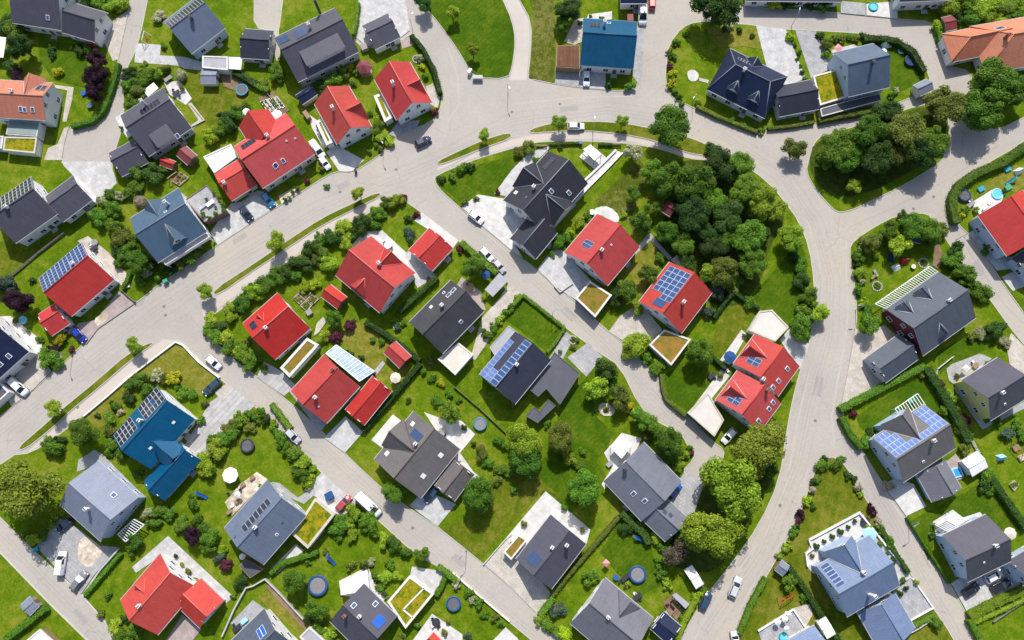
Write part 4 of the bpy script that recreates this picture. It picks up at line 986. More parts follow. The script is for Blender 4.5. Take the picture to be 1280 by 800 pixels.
def band(pts, w, mat, name='road_gutter', z=.004, off=0):
    P = [G(x, y, z) for x, y in pts]; b = MB(); A = []; B = []
    for i, p in enumerate(P):
        d = (P[min(i + 1, len(P) - 1)] - P[max(0, i - 1)]).normalized(); n = Vector((-d.y, d.x, 0)); A.append(p + n * (off + w / 2)); B.append(p + n * (off - w / 2))
    for i in range(len(P) - 1): b.face([A[i], B[i], B[i + 1], A[i + 1]][::-1], mat)
    for f in b.f:
        p = [Vector(b.v[i]) for i in f]
        if (p[1] - p[0]).cross(p[2] - p[0]).z < 0: f.reverse()
    structure(b.build(name))
# lawns of another tint
S = sheet
S('lawn', 'lawn_dry', [(219, 431), (228, 433), (270, 472), (268, 484), (252, 495), (236, 488), (222, 474), (208, 472), (198, 477), (172, 487), (155, 508), (135, 527), (122, 540), (108, 522), (160, 477)])
S('lawn', 'lawn_dry', [(437, 405), (455, 402), (488, 426), (478, 455), (462, 462), (440, 440), (425, 430)])
S('lawn', 'lawn_dry', [(481, 462), (500, 466), (508, 452), (514, 462), (496, 486), (472, 466)])
S('lawn', 'lawn_olive', [(234, 92), (262, 90), (300, 105), (318, 118), (290, 140), (262, 158), (248, 148), (232, 120)])
S('lawn', 'lawn_olive', [(0, 303), (15, 300), (30, 312), (48, 306), (78, 288), (60, 312), (18, 345), (0, 345)])
S('lawn', 'lawn_bright', [(650, 370), (706, 411), (684, 440), (640, 405), (630, 400)])
S('lawn', 'lawn_bright', [(553, 234), (600, 205), (640, 195), (658, 190), (628, 240), (622, 250), (598, 238), (580, 256)])
S('lawn', 'lawn_bright', [(700, 505), (735, 470), (745, 520), (765, 540), (760, 560), (745, 575), (760, 600), (700, 650), (660, 600), (690, 560)])
S('lawn', 'lawn_bright', [(940, 370), (1000, 300), (1010, 330), (1000, 385), (978, 410), (950, 385)])
S('lawn', 'lawn_bright', [(829, 470), (850, 455), (900, 455), (902, 460), (860, 515), (835, 497)])
S('lawn', 'lawn_olive', [(885, 435), (915, 370), (945, 385), (920, 425), (905, 452)])
S('lawn', 'lawn_bright', [(1070, 520), (1150, 470), (1205, 545), (1160, 512), (1120, 540), (1095, 545), (1075, 535)])
S('lawn', 'lawn_bright', [(1172, 440), (1235, 405), (1245, 432), (1225, 440), (1190, 455), (1175, 468)])
S('lawn', 'lawn_bright', [(1140, 650), (1235, 600), (1270, 650), (1245, 680), (1230, 645), (1175, 660), (1160, 700)])
S('lawn', 'lawn_bright', [(1085, 56), (1120, 50), (1150, 80), (1155, 100), (1115, 120), (1112, 90)])
S('lawn', 'lawn_bright', [(48, 50), (95, 55), (110, 60), (108, 110), (66, 100), (50, 75)])
S('lawn', 'lawn_olive', [(640, 570), (700, 620), (680, 612), (630, 665), (600, 700), (552, 662), (600, 640)])
S('lawn', 'meadow', [(656, -40), (692, -40), (694, 50), (692, 104), (661, 97), (665, 60), (667, 27)])
S('lawn', 'meadow', [(745, 250), (800, 200), (812, 215), (790, 270), (800, 300), (775, 265), (748, 262)])
S('lawn', 'lawn_dry', [(815, 300), (830, 322), (800, 372), (790, 345), (772, 340), (800, 300)])
S('lawn', 'lawn_dry', [(880, 34), (950, 36), (955, 62), (930, 58), (900, 60)])
S('lawn', 'lawn_olive', [(705, 415), (726, 430), (716, 432)])
S('lawn', 'lawn_dry', [(322, 745), (345, 735), (383, 790), (376, 793), (340, 765)])
S('lawn', 'lawn_bright', [(775, 650), (805, 660), (815, 690), (830, 730), (800, 745), (770, 715), (750, 690)])
S('lawn', 'lawn_dry', [(1228, 232), (1270, 205), (1290, 225), (1270, 240), (1240, 236), (1215, 250)])
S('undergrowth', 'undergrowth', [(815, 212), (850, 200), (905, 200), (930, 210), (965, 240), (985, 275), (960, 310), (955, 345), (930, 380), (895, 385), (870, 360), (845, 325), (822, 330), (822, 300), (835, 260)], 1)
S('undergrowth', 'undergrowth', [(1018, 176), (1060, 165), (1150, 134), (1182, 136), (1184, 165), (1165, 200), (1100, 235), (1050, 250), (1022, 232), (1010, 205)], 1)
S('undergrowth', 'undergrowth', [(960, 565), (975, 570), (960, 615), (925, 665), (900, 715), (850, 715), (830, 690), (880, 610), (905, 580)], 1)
# driveways, paths, terraces
S('driveway', 'paving_beige', [(135, 30), (161, 12), (152, 55), (148, 74), (141, 76), (130, 52)])
S('driveway', 'paving_pale', [(76, 202), (137, 202), (146, 229), (122, 249), (106, 231), (92, 219)])
S('driveway', 'paving_beige', [(80, 160), (86, 158), (80, 180), (77, 200), (55, 200), (60, 185), (72, 180)])
S('path', 'paving_pale', [(170, 54), (201, 56), (200, 69), (230, 71), (254, 78), (254, 88), (232, 86), (222, 82), (168, 78)])
S('terrace', 'paving_white', [(205, 103), (225, 101), (240, 123), (232, 131), (212, 118)])
S('terrace', 'paving_white', [(144, 147), (153, 141), (166, 168), (160, 173), (150, 160)])
S('path', 'paving_beige', [(235, 130), (239, 128), (256, 150), (238, 163), (236, 159), (248, 150)])
S('path', 'paving_beige', [(68, 106), (92, 109), (90, 125), (83, 152), (78, 152), (84, 113), (70, 110)])
S('driveway', 'paving_pale', [(263, 291), (281, 264), (289, 254), (302, 252), (322, 238), (331, 240), (348, 256), (320, 274), (272, 306)])
S('terrace', 'rockery', [(348, 245), (372, 232), (377, 240), (352, 255)])
S('driveway', 'paving_white', [(408, 190), (420, 181), (455, 200), (440, 214), (424, 214)])
S('path', 'paving_white', [(385, 142), (396, 150), (412, 180), (405, 186), (390, 160)])
S('driveway', 'paving_grey', [(485, 168), (497, 152), (525, 150), (520, 160), (508, 163), (495, 171)])
S('driveway', 'paving_beige', [(532, 108), (541, 104), (550, 122), (547, 136), (538, 130)])
S('driveway', 'paving_pale', [(450, -60), (500, -60), (512, 38), (498, 49), (458, 58), (443, 45), (448, 20)])
S('terrace', 'paving_pink', [(500, 50), (516, 44), (517, 56), (503, 61)])
S('driveway', 'paving_grey', [(694, 84), (726, 84), (726, 109), (694, 104)])
S('driveway', 'paving_pale', [(726, 84), (757, 88), (757, 112), (726, 109)])
S('driveway', 'paving_grey', [(797, 26), (806, 28), (803, 86), (798, 105), (791, 95)])
S('terrace', 'paving_beige', [(718, 25), (730, 22), (728, 52), (718, 56), (705, 52)])
S('terrace', 'paving_white', [(735, 18), (765, 14), (765, 24), (733, 26)])
S('driveway', 'paving_pale', [(945, 32), (982, 36), (1007, 98), (975, 110), (958, 82)])
S('driveway', 'paving_grey', [(994, 38), (1020, 39), (1042, 84), (1014, 98)])
S('terrace', 'paving_pale', [(1038, 63), (1068, 55), (1078, 64), (1046, 76)])
S('terrace', 'paving_white', [(858, 90), (866, 86), (874, 92), (872, 101), (862, 102)], 1)
S('path', 'paving_beige', [(874, 97), (886, 100), (885, 104), (874, 101)])
S('driveway', 'paving_white', [(577, 259), (597, 243), (640, 250), (662, 290), (640, 299), (655, 325), (668, 334), (640, 313), (602, 281)])
S('driveway', 'paving_pale', [(672, 336), (695, 305), (708, 318), (740, 352), (720, 375), (692, 357)])
S('driveway', 'paving_beige', [(761, 414), (775, 395), (800, 378), (828, 412), (811, 430), (800, 421), (780, 427)])
S('path', 'paving_grey', [(809, 293), (812, 290), (822, 302), (840, 322), (836, 325), (813, 300), (795, 318), (793, 314)])
S('terrace', 'paving_white', [(738, 266), (748, 258), (762, 258), (775, 270), (772, 280), (745, 272)], 1)
S('terrace', 'paving_white', [(838, 325), (846, 319), (862, 334), (860, 340)])
S('driveway', 'paving_pale', [(975, 425), (988, 409), (1011, 430), (1000, 462), (988, 445)])
S('terrace', 'paving_white', [(900, 450), (927, 412), (934, 418), (912, 456)])
S('terrace', 'paving_white', [(861, 516), (902, 461), (912, 470), (888, 500), (870, 520)])
S('driveway', 'paving_grey', [(709, 447), (735, 428), (753, 446), (733, 471)])
S('path', 'paving_grey', [(686, 449), (707, 414), (717, 422), (702, 452), (694, 458)])
S('driveway', 'paving_beige', [(588, 448), (602, 398), (625, 372), (637, 352), (650, 366), (627, 396), (608, 430), (594, 450)])
S('terrace', 'paving_pink', [(571, 357), (577, 346), (601, 364), (607, 388), (600, 386)])
S('driveway', 'paving_stripe', [(321, 471), (330, 452), (350, 463), (370, 482), (355, 495)])
S('driveway', 'paving_grey', [(360, 487), (372, 478), (408, 530), (400, 540)])
S('driveway', 'paving_pale', [(405, 547), (432, 520), (454, 540), (431, 566)])
S('driveway', 'paving_pale', [(512, 632), (530, 612), (570, 630), (547, 658)])
S('terrace', 'paving_white', [(530, 515), (551, 523), (577, 526), (594, 543), (575, 566), (592, 590), (600, 596), (596, 600), (570, 575)])
S('terrace', 'paving_white', [(464, 550), (491, 518), (502, 526), (478, 560)])
S('terrace', 'paving_white', [(434, 313), (454, 290), (478, 288), (508, 316), (521, 342), (500, 335)])
S('driveway', 'paving_pale', [(507, 316), (514, 312), (545, 345), (522, 360), (514, 345)])
S('driveway', 'paving_white', [(527, 265), (573, 301), (565, 312), (537, 288), (518, 276)])
S('terrace', 'paving_white', [(632, 673), (682, 614), (738, 662), (733, 680), (700, 655), (655, 692), (640, 690)])
S('driveway', 'paving_beige', [(606, 706), (634, 674), (650, 695), (689, 742), (672, 768), (640, 735)])
S('driveway', 'paving_grey', [(848, 601), (856, 590), (880, 604), (868, 640), (858, 645), (833, 622)])
S('terrace', 'paving_white', [(755, 566), (777, 541), (802, 548), (790, 575), (770, 592), (756, 612), (752, 605), (765, 585)])
S('driveway', 'paving_stripe', [(262, 503), (290, 484), (319, 506), (247, 587), (226, 564), (248, 528)])
S('path', 'paving_beige', [(268, 490), (282, 480), (291, 486), (276, 500)])
S('driveway', 'paving_grey', [(45, 683), (75, 648), (100, 662), (125, 682), (148, 684), (118, 718), (101, 743)])
S('terrace', 'rockery', [(100, 668), (122, 678), (130, 690), (112, 712), (96, 700)], 1)
S('terrace', 'paving_grey', [(98, 575), (118, 562), (128, 568), (150, 590), (182, 622), (174, 624), (122, 580), (96, 590)])
S('terrace', 'paving_pale', [(165, 709), (210, 670), (292, 746), (283, 754), (246, 722), (213, 722), (201, 695), (170, 716)])
S('driveway', 'paving_pink', [(195, 820), (228, 768), (252, 786), (230, 815)])
S('terrace', 'rockery', [(281, 628), (300, 605), (321, 590), (335, 599), (290, 645)])
S('driveway', 'paving_white', [(338, 711), (370, 680), (380, 688), (345, 718)])
S('driveway', 'paving_pale', [(380, 612), (402, 591), (420, 607), (446, 628), (438, 640), (420, 646), (396, 622)])
S('path', 'paving_grey', [(340, 602), (350, 604), (372, 622), (392, 610), (396, 616), (380, 630), (362, 622)])
S('terrace', 'paving_white', [(424, 726), (460, 708), (467, 726), (485, 746), (478, 752), (425, 744)])
S('driveway', 'paving_pale', [(515, 708), (560, 715), (540, 744), (512, 722)])
S('terrace', 'paving_grey', [(288, 779), (316, 750), (334, 763), (302, 793)])
S('terrace', 'paving_white', [(329, 762), (373, 800), (380, 812), (352, 800)])
S('terrace', 'paving_white', [(512, 806), (540, 767), (578, 793), (578, 812)])
S('driveway', 'paving_white', [(615, 802), (632, 784), (648, 799), (640, 820)])
S('terrace', 'paving_white', [(1009, 708), (1012, 675), (1075, 639), (1092, 666), (1060, 690), (1025, 705), (1030, 720), (1015, 716)])
S('terrace', 'paving_pale', [(1078, 642), (1092, 664), (1127, 704), (1140, 722), (1118, 734), (1098, 690)])
S('driveway', 'paving_grey', [(1112, 744), (1140, 722), (1168, 759), (1134, 779)])
S('terrace', 'paving_grey', [(948, 789), (992, 762), (1010, 786), (986, 802), (990, 812), (955, 812)])
S('path', 'paving_beige', [(992, 760), (1012, 755), (1016, 768), (1006, 786)])
S('driveway', 'paving_pale', [(1211, 291), (1222, 284), (1243, 318), (1275, 322), (1284, 334), (1246, 338)])
S('terrace', 'paving_white', [(1213, 254), (1240, 237), (1256, 242), (1250, 256), (1226, 270)])
S('driveway', 'paving_pale', [(1252, 346), (1282, 333), (1300, 350), (1266, 364)])
S('driveway', 'paving_beige', [(1069, 410), (1080, 418), (1105, 406), (1122, 420), (1086, 449), (1108, 480), (1050, 514), (1060, 465)])
S('driveway', 'paving_beige', [(1258, 432), (1264, 416), (1292, 445), (1282, 470), (1262, 455)])
S('terrace', 'paving_grey', [(1183, 461), (1190, 455), (1225, 442), (1240, 448), (1207, 474), (1196, 484), (1186, 475)])
S('path', 'paving_grey', [(1192, 485), (1200, 480), (1232, 530), (1283, 500), (1286, 508), (1228, 537)])
S('driveway', 'paving_white', [(1104, 605), (1120, 598), (1142, 605), (1158, 633), (1133, 645)])
S('terrace', 'paving_pink', [(1182, 578), (1195, 567), (1202, 578), (1204, 598), (1192, 602)])
S('driveway', 'paving_pale', [(1189, 729), (1204, 720), (1252, 705), (1280, 735), (1266, 745), (1213, 772)])
S('terrace', 'paving_white', [(1166, 652), (1191, 637), (1204, 647), (1225, 640), (1232, 648), (1185, 672), (1172, 676)])
S('driveway', 'paving_white', [(1083, 5), (1122, 1), (1122, 23), (1083, 19)])
S('driveway', 'paving_grey', [(1051, 1), (1082, 4), (1082, 19), (1051, 16)])
S('terrace', 'paving_white', [(90, 218), (98, 222), (124, 250), (115, 254), (100, 236)])
S('terrace', 'paving_beige', [(97, 301), (110, 295), (135, 315), (160, 344), (153, 359), (143, 346), (120, 325)])
S('driveway', 'paving_pink', [(120, 400), (148, 364), (170, 378), (122, 411), (108, 430), (88, 417), (98, 404)])
S('driveway', 'paving_beige', [(44, 438), (56, 452), (64, 464), (40, 488), (14, 508), (5, 490), (20, 470)])
S('terrace', 'paving_white', [(-10, 396), (13, 395), (53, 426), (51, 441), (37, 440), (4, 406)])
S('path', 'paving_white', [(769, 188), (779, 191), (712, 262), (704, 252)])
S('terrace', 'paving_white', [(724, 196), (738, 180), (758, 197), (748, 215)])
S('terrace', 'paving_pale', [(618, 242), (640, 212), (662, 190), (690, 182), (660, 212), (634, 246)])
S('garden_bed', 'soil', [(365, 373), (380, 358), (400, 373), (383, 388)])
S('garden_bed', 'soil', [(332, 733), (336, 730), (380, 775), (384, 790), (378, 786)])
S('garden_bed', 'soil', [(322, 122), (342, 114), (362, 138), (342, 148)])
S('garden_bed', 'soil', [(828, 752), (846, 740), (860, 755), (845, 775)])
S('garden_bed', 'rockery', [(746, 507), (758, 502), (770, 512), (766, 520), (752, 520)], 1)
S('garden_bed', 'soil', [(276, 95), (290, 93), (312, 108), (305, 118), (280, 108)])
S('path', 'paving_grey', [(466, 465), (478, 451), (482, 454), (470, 470)])
S('path', 'paving_beige', [(396, 404), (404, 396), (408, 402), (398, 416), (392, 420)])
S('garden_bed', 'rockery', [(116, 400), (130, 390), (136, 396), (124, 410)], 1)
S('garden_bed', 'soil', [(1168, 306), (1174, 305), (1182, 325), (1172, 336), (1166, 332)])
# pavements and gutters beside the roads (a footpath tint on the road sheet)
def walk(pts):
    z = .004; b = MB(); b.poly([G(x, y, z) for x, y in pts], 'footpath'); structure(b.build('footpath'))
walk([(255, 398), (320, 350), (405, 296), (460, 264), (497, 243), (478, 247), (446, 262), (402, 284), (360, 312), (320, 338), (268, 374), (252, 388)])
walk([(217, 425), (160, 471), (103, 518), (70, 544), (38, 564), (34, 565), (62, 541), (90, 515), (129, 483), (167, 450), (193, 432), (205, 424)])
walk([(545, 216), (590, 198), (640, 183), (690, 174), (740, 174), (790, 177), (860, 196), (888, 199), (856, 193), (830, 182), (810, 176), (780, 170), (727, 165), (685, 167), (664, 169), (642, 174), (605, 187), (570, 201), (548, 209)])
walk([(630, 0), (641, 24), (646, 50), (642, 82), (636, 100), (658, 100), (661, 67), (662, 28), (648, 0)])
for pts in ([(1003, 262), (1020, 300), (1028, 350), (1026, 400), (1012, 460), (994, 540), (985, 600)], [(1058, 300), (1058, 340), (1060, 390), (1056, 430), (1046, 480), (1040, 520), (1043, 560)], [(985, 600), (962, 660), (928, 706), (884, 768), (868, 800)],
            [(640, 130), (720, 122), (790, 120)], [(560, 60), (572, 95), (574, 130), (560, 152)], [(1010, 585), (1000, 625), (975, 680), (945, 725), (915, 780)], [(558, 248), (600, 286), (640, 320)], [(1080, 570), (1110, 620), (1140, 665), (1180, 735)]):
    band(pts, .4, 'gutter_stone')
for px, py in ((97, 509), (205, 583 - 200), (335, 262), (425, 240), (516, 660), (1019, 526), (1047, 526), (1167, 246), (1142, 261), (495, 212), (777, 447), (872, 547), (975, 632), (905, 700), (640, 140), (700, 130), (207, 394)):
    p = G(px, py, 0); o = MB(); o.lathe([(0, .006), (.36, .006), (.36, .003)], 'manhole_iron', 18, sm=False); o = o.build('manhole_cover', None, Matrix.Translation((p.x, p.y, .004)))
    auto(o, 'round iron manhole cover', 'manhole cover', px, py, 'manhole covers in the roads')

for q in ([(420, 232), (434, 225), (438, 231), (424, 238)], [(172, 372), (182, 372), (178, 382), (168, 384)], [(700, 133), (722, 130), (723, 137), (701, 140)], [(1020, 470), (1030, 472), (1026, 496), (1015, 494)], [(560, 700), (570, 692), (584, 705), (575, 713)], [(1150, 690), (1158, 685), (1170, 706), (1162, 711)], [(290, 300), (306, 290), (309, 296), (293, 306)], [(930, 690), (940, 695), (930, 712), (920, 706)], [(700, 388), (708, 382), (722, 396), (714, 402)], [(90, 765), (98, 758), (112, 775), (105, 782)], [(1215, 330), (1222, 325), (1232, 341), (1225, 346)], [(150, 100), (158, 100), (155, 122), (147, 120)]):
    b = MB(); b.poly([G(x, y, .0035) for x, y in q], 'asphalt_patch'); structure(b.build('road_patch'))
for pts in ([(0, 545), (100, 462), (190, 392), (300, 320), (400, 262), (500, 222), (560, 196), (640, 152), (760, 138), (850, 152)], [(240, 400), (330, 485), (420, 575), (520, 668), (620, 755), (680, 805)], [(560, 245), (640, 326), (720, 396), (790, 465), (840, 520), (890, 560)], [(900, 168), (975, 215), (1018, 280), (1038, 350), (1036, 420), (1016, 490), (996, 580), (950, 690), (880, 790)], [(1062, 560), (1110, 640), (1160, 730), (1200, 800)], [(0, 668), (80, 748), (130, 802)], [(1060, 285), (1120, 258), (1190, 222), (1250, 180)], [(1180, 262), (1215, 320), (1255, 380), (1285, 410)]):
    band(pts, .10, 'seam', 'road_seam', .0062)
for pts, half in (([(0, 545), (100, 462), (190, 392), (300, 320), (400, 262), (500, 222), (560, 196), (640, 152), (760, 138), (850, 152)], 1.6), ([(250, 410), (330, 485), (420, 575), (520, 668), (620, 755), (680, 805)], 0), ([(560, 245), (640, 326), (720, 396), (790, 465), (840, 520), (880, 552)], 0), ([(900, 168), (975, 215), (1018, 280), (1038, 350), (1036, 420), (1016, 490), (996, 580), (950, 690), (880, 790)], 1.5), ([(1062, 560), (1110, 640), (1160, 730), (1200, 800)], 0), ([(0, 668), (80, 748), (130, 802)], 0)):
    for c in ((-half, half) if half else (0,)):
        for e in (-.75, .75): band(pts, .42, 'tyre_track', 'tyre_track', .0052, c + e)
# ------------------------------------------------------------------ the houses (roof outlines measured at the eaves)
D = dict
HS = {}
_house = house
def house(short, *a, **k):
    HS[short] = _house(short, *a, **k); return HS[short]
house('charcoal house by purple beeches', 'charcoal L-shaped house with white walls beside the purple beeches', [
    D(q=[(24, -28), (24, 29), (82, 39), (88, -20)], ez=4.2, rise=4.2), D(q=[(123, 52), (131, 17), (96, 3), (77, 42)], ez=3.6, rise=3.2)], 'roof_slate', sky=[(60, 22)])
house('blue-grey house with solar strip', 'blue-grey roofed house with a dark solar strip along its upper slope', [
    D(q=[(239, 70), (204, 25), (248, -3), (280, 33)], ez=4.0, rise=4.0)], 'roof_steel', 'wall_blue', chim=[(240, 24, 'chimney_dark')])
gable('dark gabled garage standing left of the slate house with shed dormer', [(304, 36), (303, 72), (339, 75), (340, 38)], 2.6, 2.2, 'roof_charcoal', 'wall_white', 'garage', 'garage', win=True)
house('slate house with white patio', 'slate roofed house with a low side wing and a blinding white patio', [
    D(q=[(184, 197), (152, 143), (207, 108), (237, 161)], ez=3.6, rise=4.3), D(q=[(151, 220), (137, 192), (167, 173), (188, 203)], ez=2.6, rise=2.2)], 'roof_slate', 'wall_grey', chim=[(183, 132, 'chimney_white')], shed=[(211, 180, 4.2, .48, 0)], sky=[(222, 170)])
house('orange-tiled house with green canopy', 'salmon-orange tiled house with white gable, in front of a green canopy', [
    D(q=[(57, 150), (67, 104), (-6, 99), (-16, 146)], ez=5.0, rise=2.8, xg=[(36, 91, 2.7, .95)])], 'roof_salmon', 'wall_white', chim=[(16, 115, 'chimney_white')], sky=[(26, 136), (31, 137), (41, 137)])
house('red house with white annexe', 'big bright red house with a lower red wing beside a white flat roof', [
    D(q=[(329, 238), (291, 181), (359, 143), (392, 190)], ez=4.0, rise=4.4), D(q=[(299, 158), (335, 137), (357, 168), (316, 188)], ez=4.0, rise=4.0), D(q=[(289, 251), (268, 218), (299, 198), (322, 231)], ez=2.6, rise=2.4)],
    'roof_red', 'wall_cream', chim=[(336, 172, 'chimney_white'), (281, 229, 'chimney_white', 2)], sky=[(344, 208), (354, 201), (345, 206, .9, 1.1), (358, 176, .4, .4), (369, 173, .4, .4)], ridge='roof_red')
flat('white flat-roofed annexe beside the big red house', [(254, 196), (289, 180), (297, 196), (268, 217)], 2.6, 'roof_flat_white', name='annexe', cat='annexe')
house('teal-grey house with terrace garage', 'teal-grey cross-gabled house with a light balcony facing the street', [
    D(q=[(198, 327), (162, 274), (222, 235), (260, 289)], ez=4.8, rise=4.2, xg=[(184.5, 250, 2.8, .8), (218, 299, 2.6, .82)])], 'roof_teal', 'wall_white', chim=[(211, 256, 'chimney_white')], sky=[(207, 265, .7, .7)], balcony=[(0, -.85, .95, -1, 1.6, 2.9)], ridge='ridge_light')
flat('brown garage topped by a grey paved roof terrace', [(231, 250), (259, 231), (284, 264), (256, 278)], 2.9, 'paving_grey', 'wall_brown', 'wall_brown', .25, door=None)
house('slate house with white-framed solar', 'slate roofed house whose upper slope carries white-framed solar panels', [
    D(q=[(20, 303), (-14, 258), (38, 221), (73, 267)], ez=4.6, rise=4.2), D(q=[(77, 277), (57, 247), (91, 218), (116, 251)], ez=3.2, rise=2.6)], 'roof_slate', 'wall_white', chim=[(9, 259, 'chimney_white')])
house('red house with solar-covered slope', 'red house whose whole upper slope is covered in blue solar panels', [
    D(q=[(88, 396), (49, 348), (99, 305), (146, 347)], ez=3.8, rise=4.3)], 'roof_red_dark', 'wall_white', chim=[(93, 330, 'chimney_white')])
gable('red tiled garage with two small dark vents on its roof', [(66, 418), (46, 395), (66, 380), (92, 402)], 2.6, 1.9, 'roof_red', 'wall_white', 'garage', 'garage', win=True)
house('navy house with cyan tub', 'navy roofed house at the left edge with a white terrace and cyan tub', [
    D(q=[(-8, 480), (-58, 434), (-10, 393), (38, 437)], ez=4.6, rise=3.6)], 'roof_navy', 'wall_white', sky=[(11, 445), (0, 455)])
flat('flat navy-roofed garage behind the white van', [(-25, 494), (0, 478), (12, 490), (-12, 512)], 2.7, 'roof_flat_dark', 'wall_white')
house('slate house with shed dormer', 'large slate house with a broad shed dormer on its lower slope', [
    D(q=[(371, 105), (344, 45), (421, 10), (446, 64)], ez=4.0, rise=4.4)], 'roof_slate', 'wall_grey', chim=[(388, 36, 'chimney_white'), (400, 16, 'chimney_dark')], shed=[(409, 74, 9.6, .72, 0)], ridge='roof_brown')
gable('slate gabled garage with white-framed doors beside the curved top road', [(467, 62), (454, 32), (485, 16), (500, 47)], 2.7, 2.0, 'roof_slate', 'wall_white', 'garage', 'garage', win=True)
house('red house by maroon gazebo', 'red cross-gabled house nearest the road bend, with a white chimney', [
    D(q=[(467, 99), (513, 77), (539, 127), (497, 151)], ez=4.0, rise=4.3, xg=[(525, 99, 2.9, .8)])], 'roof_red', 'wall_white', chim=[(492, 107, 'chimney_white')], ridge='ridge_red')
flat('narrow sedum-roofed side garage under the red house by the maroon gazebo', [(467, 120), (478, 116), (491, 147), (481, 153)], 2.6, 'sedum_yellow', pw=.7, phrase=None)
house('red house with blue shed', 'red cross-gabled house with a white side strip and blue-roofed shed', [
    D(q=[(394, 130), (435, 107), (465, 157), (421, 182)], ez=4.0, rise=4.3, xg=[(451, 128, 2.9, .8)])], 'roof_red', 'wall_white', chim=[(417, 137, 'chimney_white')], ridge='ridge_red')
flat('narrow sedum-roofed side garage under the red house with blue shed', [(394, 152), (403, 148), (417, 178), (408, 182)], 2.6, 'sedum_yellow', pw=.7)
house('bright blue house with carport', 'house with a bright blue roof beside a brown plank carport', [
    D(q=[(725, 81), (729, 23), (796, 27), (791, 86)], ez=4.0, rise=4.0)], 'roof_blue', 'wall_white', chim=[(755, 33, 'chimney_white')], sky=[(761, 29, .9, .9)], gutter='roof_blue')
flat('brown plank-roofed carport beside the bright blue house', [(695, 56), (725, 55), (726, 86), (694, 84)], 2.6, 'roof_planks', 'wood', None, name='carport', cat='carport')
house('navy house at top edge', 'navy roofed house cut by the top edge above the red car', [D(q=[(775, 4), (775, -40), (808, -40), (808, 4)], ez=3.4, rise=3)], 'roof_navy')
house('navy hipped house with dormers', 'navy and black hipped house with two little triangular dormers', [
    D(q=[(885, 114), (911, 58), (979, 95), (962, 149)], ez=3.4, rise=4.8, hip=(3.2, 3.2), xg=[(947, 71, 2.9, .62), (917, 111, 1.5, .62, 5.0), (943, 124, 1.5, .62, 5.0)])], 'roof_navy', 'wall_white', chim=[(930, 88, 'chimney_white')], ridge='ridge_light')
gable('long slate garage joined to the navy hipped house', [(964, 148), (974, 107), (1013, 100), (1024, 136)], 2.7, 2.4, 'roof_charcoal', 'wall_white', 'garage', 'garage', win=True)
house('blue-grey house with sedum garage', 'blue-grey gabled house with a bright sedum garage on its left', [
    D(q=[(1060, 120), (1041, 67), (1089, 54), (1115, 109)], ez=5.0, rise=4.6)], 'roof_harbour', 'wall_blue', chim=[(1090, 80, 'chimney_dark')])
flat('bright yellow-green sedum garage holding a white skylight box', [(1016, 95), (1046, 87), (1058, 122), (1025, 132)], 2.7, 'sedum_yellow', 'wall_white', pw=.4)
flat('long low charcoal flat roof below the blue-grey house and its sedum garage', [(1025, 136), (1060, 126), (1089, 119), (1100, 117), (1102, 126), (1027, 146)], 2.0, 'roof_flat_dark', 'wall_grey', pw=.2, name='carport', cat='carport')
gable('pale blue-grey garden shed beside the dark trampoline', [(1143, 106), (1148, 121), (1166, 112), (1160, 98)], 2.2, .9, 'roof_lightgrey', 'wall_white')
house('grey house at top edge', 'dark grey roofed house cut by the top edge beside the grey forecourt', [D(q=[(935, 3), (930, -45), (1052, -40), (1050, 0)], ez=3.0, rise=3.4)], 'roof_grey', 'wall_white')
house('white-walled house at top edge', 'white-walled house cut by the top edge with a black car beneath', [D(q=[(1124, 2), (1118, -45), (1182, -48), (1186, 0)], ez=4.6, rise=3.4)], 'roof_charcoal', 'wall_white')
house('orange hipped house', 'orange hipped house in the upper right corner with a blue skylight', [
    D(q=[(1226, 90), (1217, 35), (1330, 10), (1338, 76)], ez=3.2, rise=5.0, hip=(6.0, 6.0)), D(q=[(1189, 78), (1178, 42), (1248, 28), (1262, 62)], ez=3.2, rise=3.4, hip=(4.0, 0))], 'roof_orange', 'wall_white', chim=[(1257, 47, 'chimney_brick')], sky=[(1248, 36, 1.6, 1.4), (1252, 35, 1.6, 1.4)])
gable('maroon-roofed shed beside the orange hipped house', [(1182, 39), (1177, 22), (1191, 19), (1196, 36)], 2.2, .8, 'roof_maroon', 'wood')
house('red house with paddling pool', 'red house at the right edge with white terrace and paddling pool', [D(q=[(1222, 268), (1278, 238), (1316, 288), (1258, 320)], ez=5.2, rise=4.2)], 'roof_red', 'wall_blue')
gable('pale blue-walled garage at the right edge below the red house', [(1290, 352), (1262, 326), (1290, 305), (1318, 335)], 2.7, 2.0, 'roof_slate', 'wall_blue', 'garage', 'garage', win=True)
house('blue-grey house with long pergola', 'blue-grey house with dark red gable and a long white slatted pergola', [
    D(q=[(1152, 445), (1109, 386), (1173, 339), (1220, 398)], ez=3.8, rise=4.6, xg=[(1153, 359, 1.7, .62, 5.0), (1130, 377, 1.7, .62, 5.0), (1185, 417, 2.2, .62)])], 'roof_slateblue', 'wall_darkred', chim=[(1185, 376, 'chimney_white')])
gable('blue-grey garage with dark red gable trim beside the beige drive', [(1106, 478), (1083, 448), (1120, 419), (1152, 447)], 2.7, 2.4, 'roof_slateblue', 'wall_grey', 'garage', 'garage', win=True)
house('yellow-walled house', 'slate roofed house with a yellow gable wall and round grey patio', [D(q=[(1235, 527), (1205, 474), (1247, 446), (1284, 498)], ez=4.6, rise=4.8)], 'roof_slate', 'wall_yellow', chim=[(1251, 491, 'chimney_white')], sky=[(1256, 505, .5, .5)])
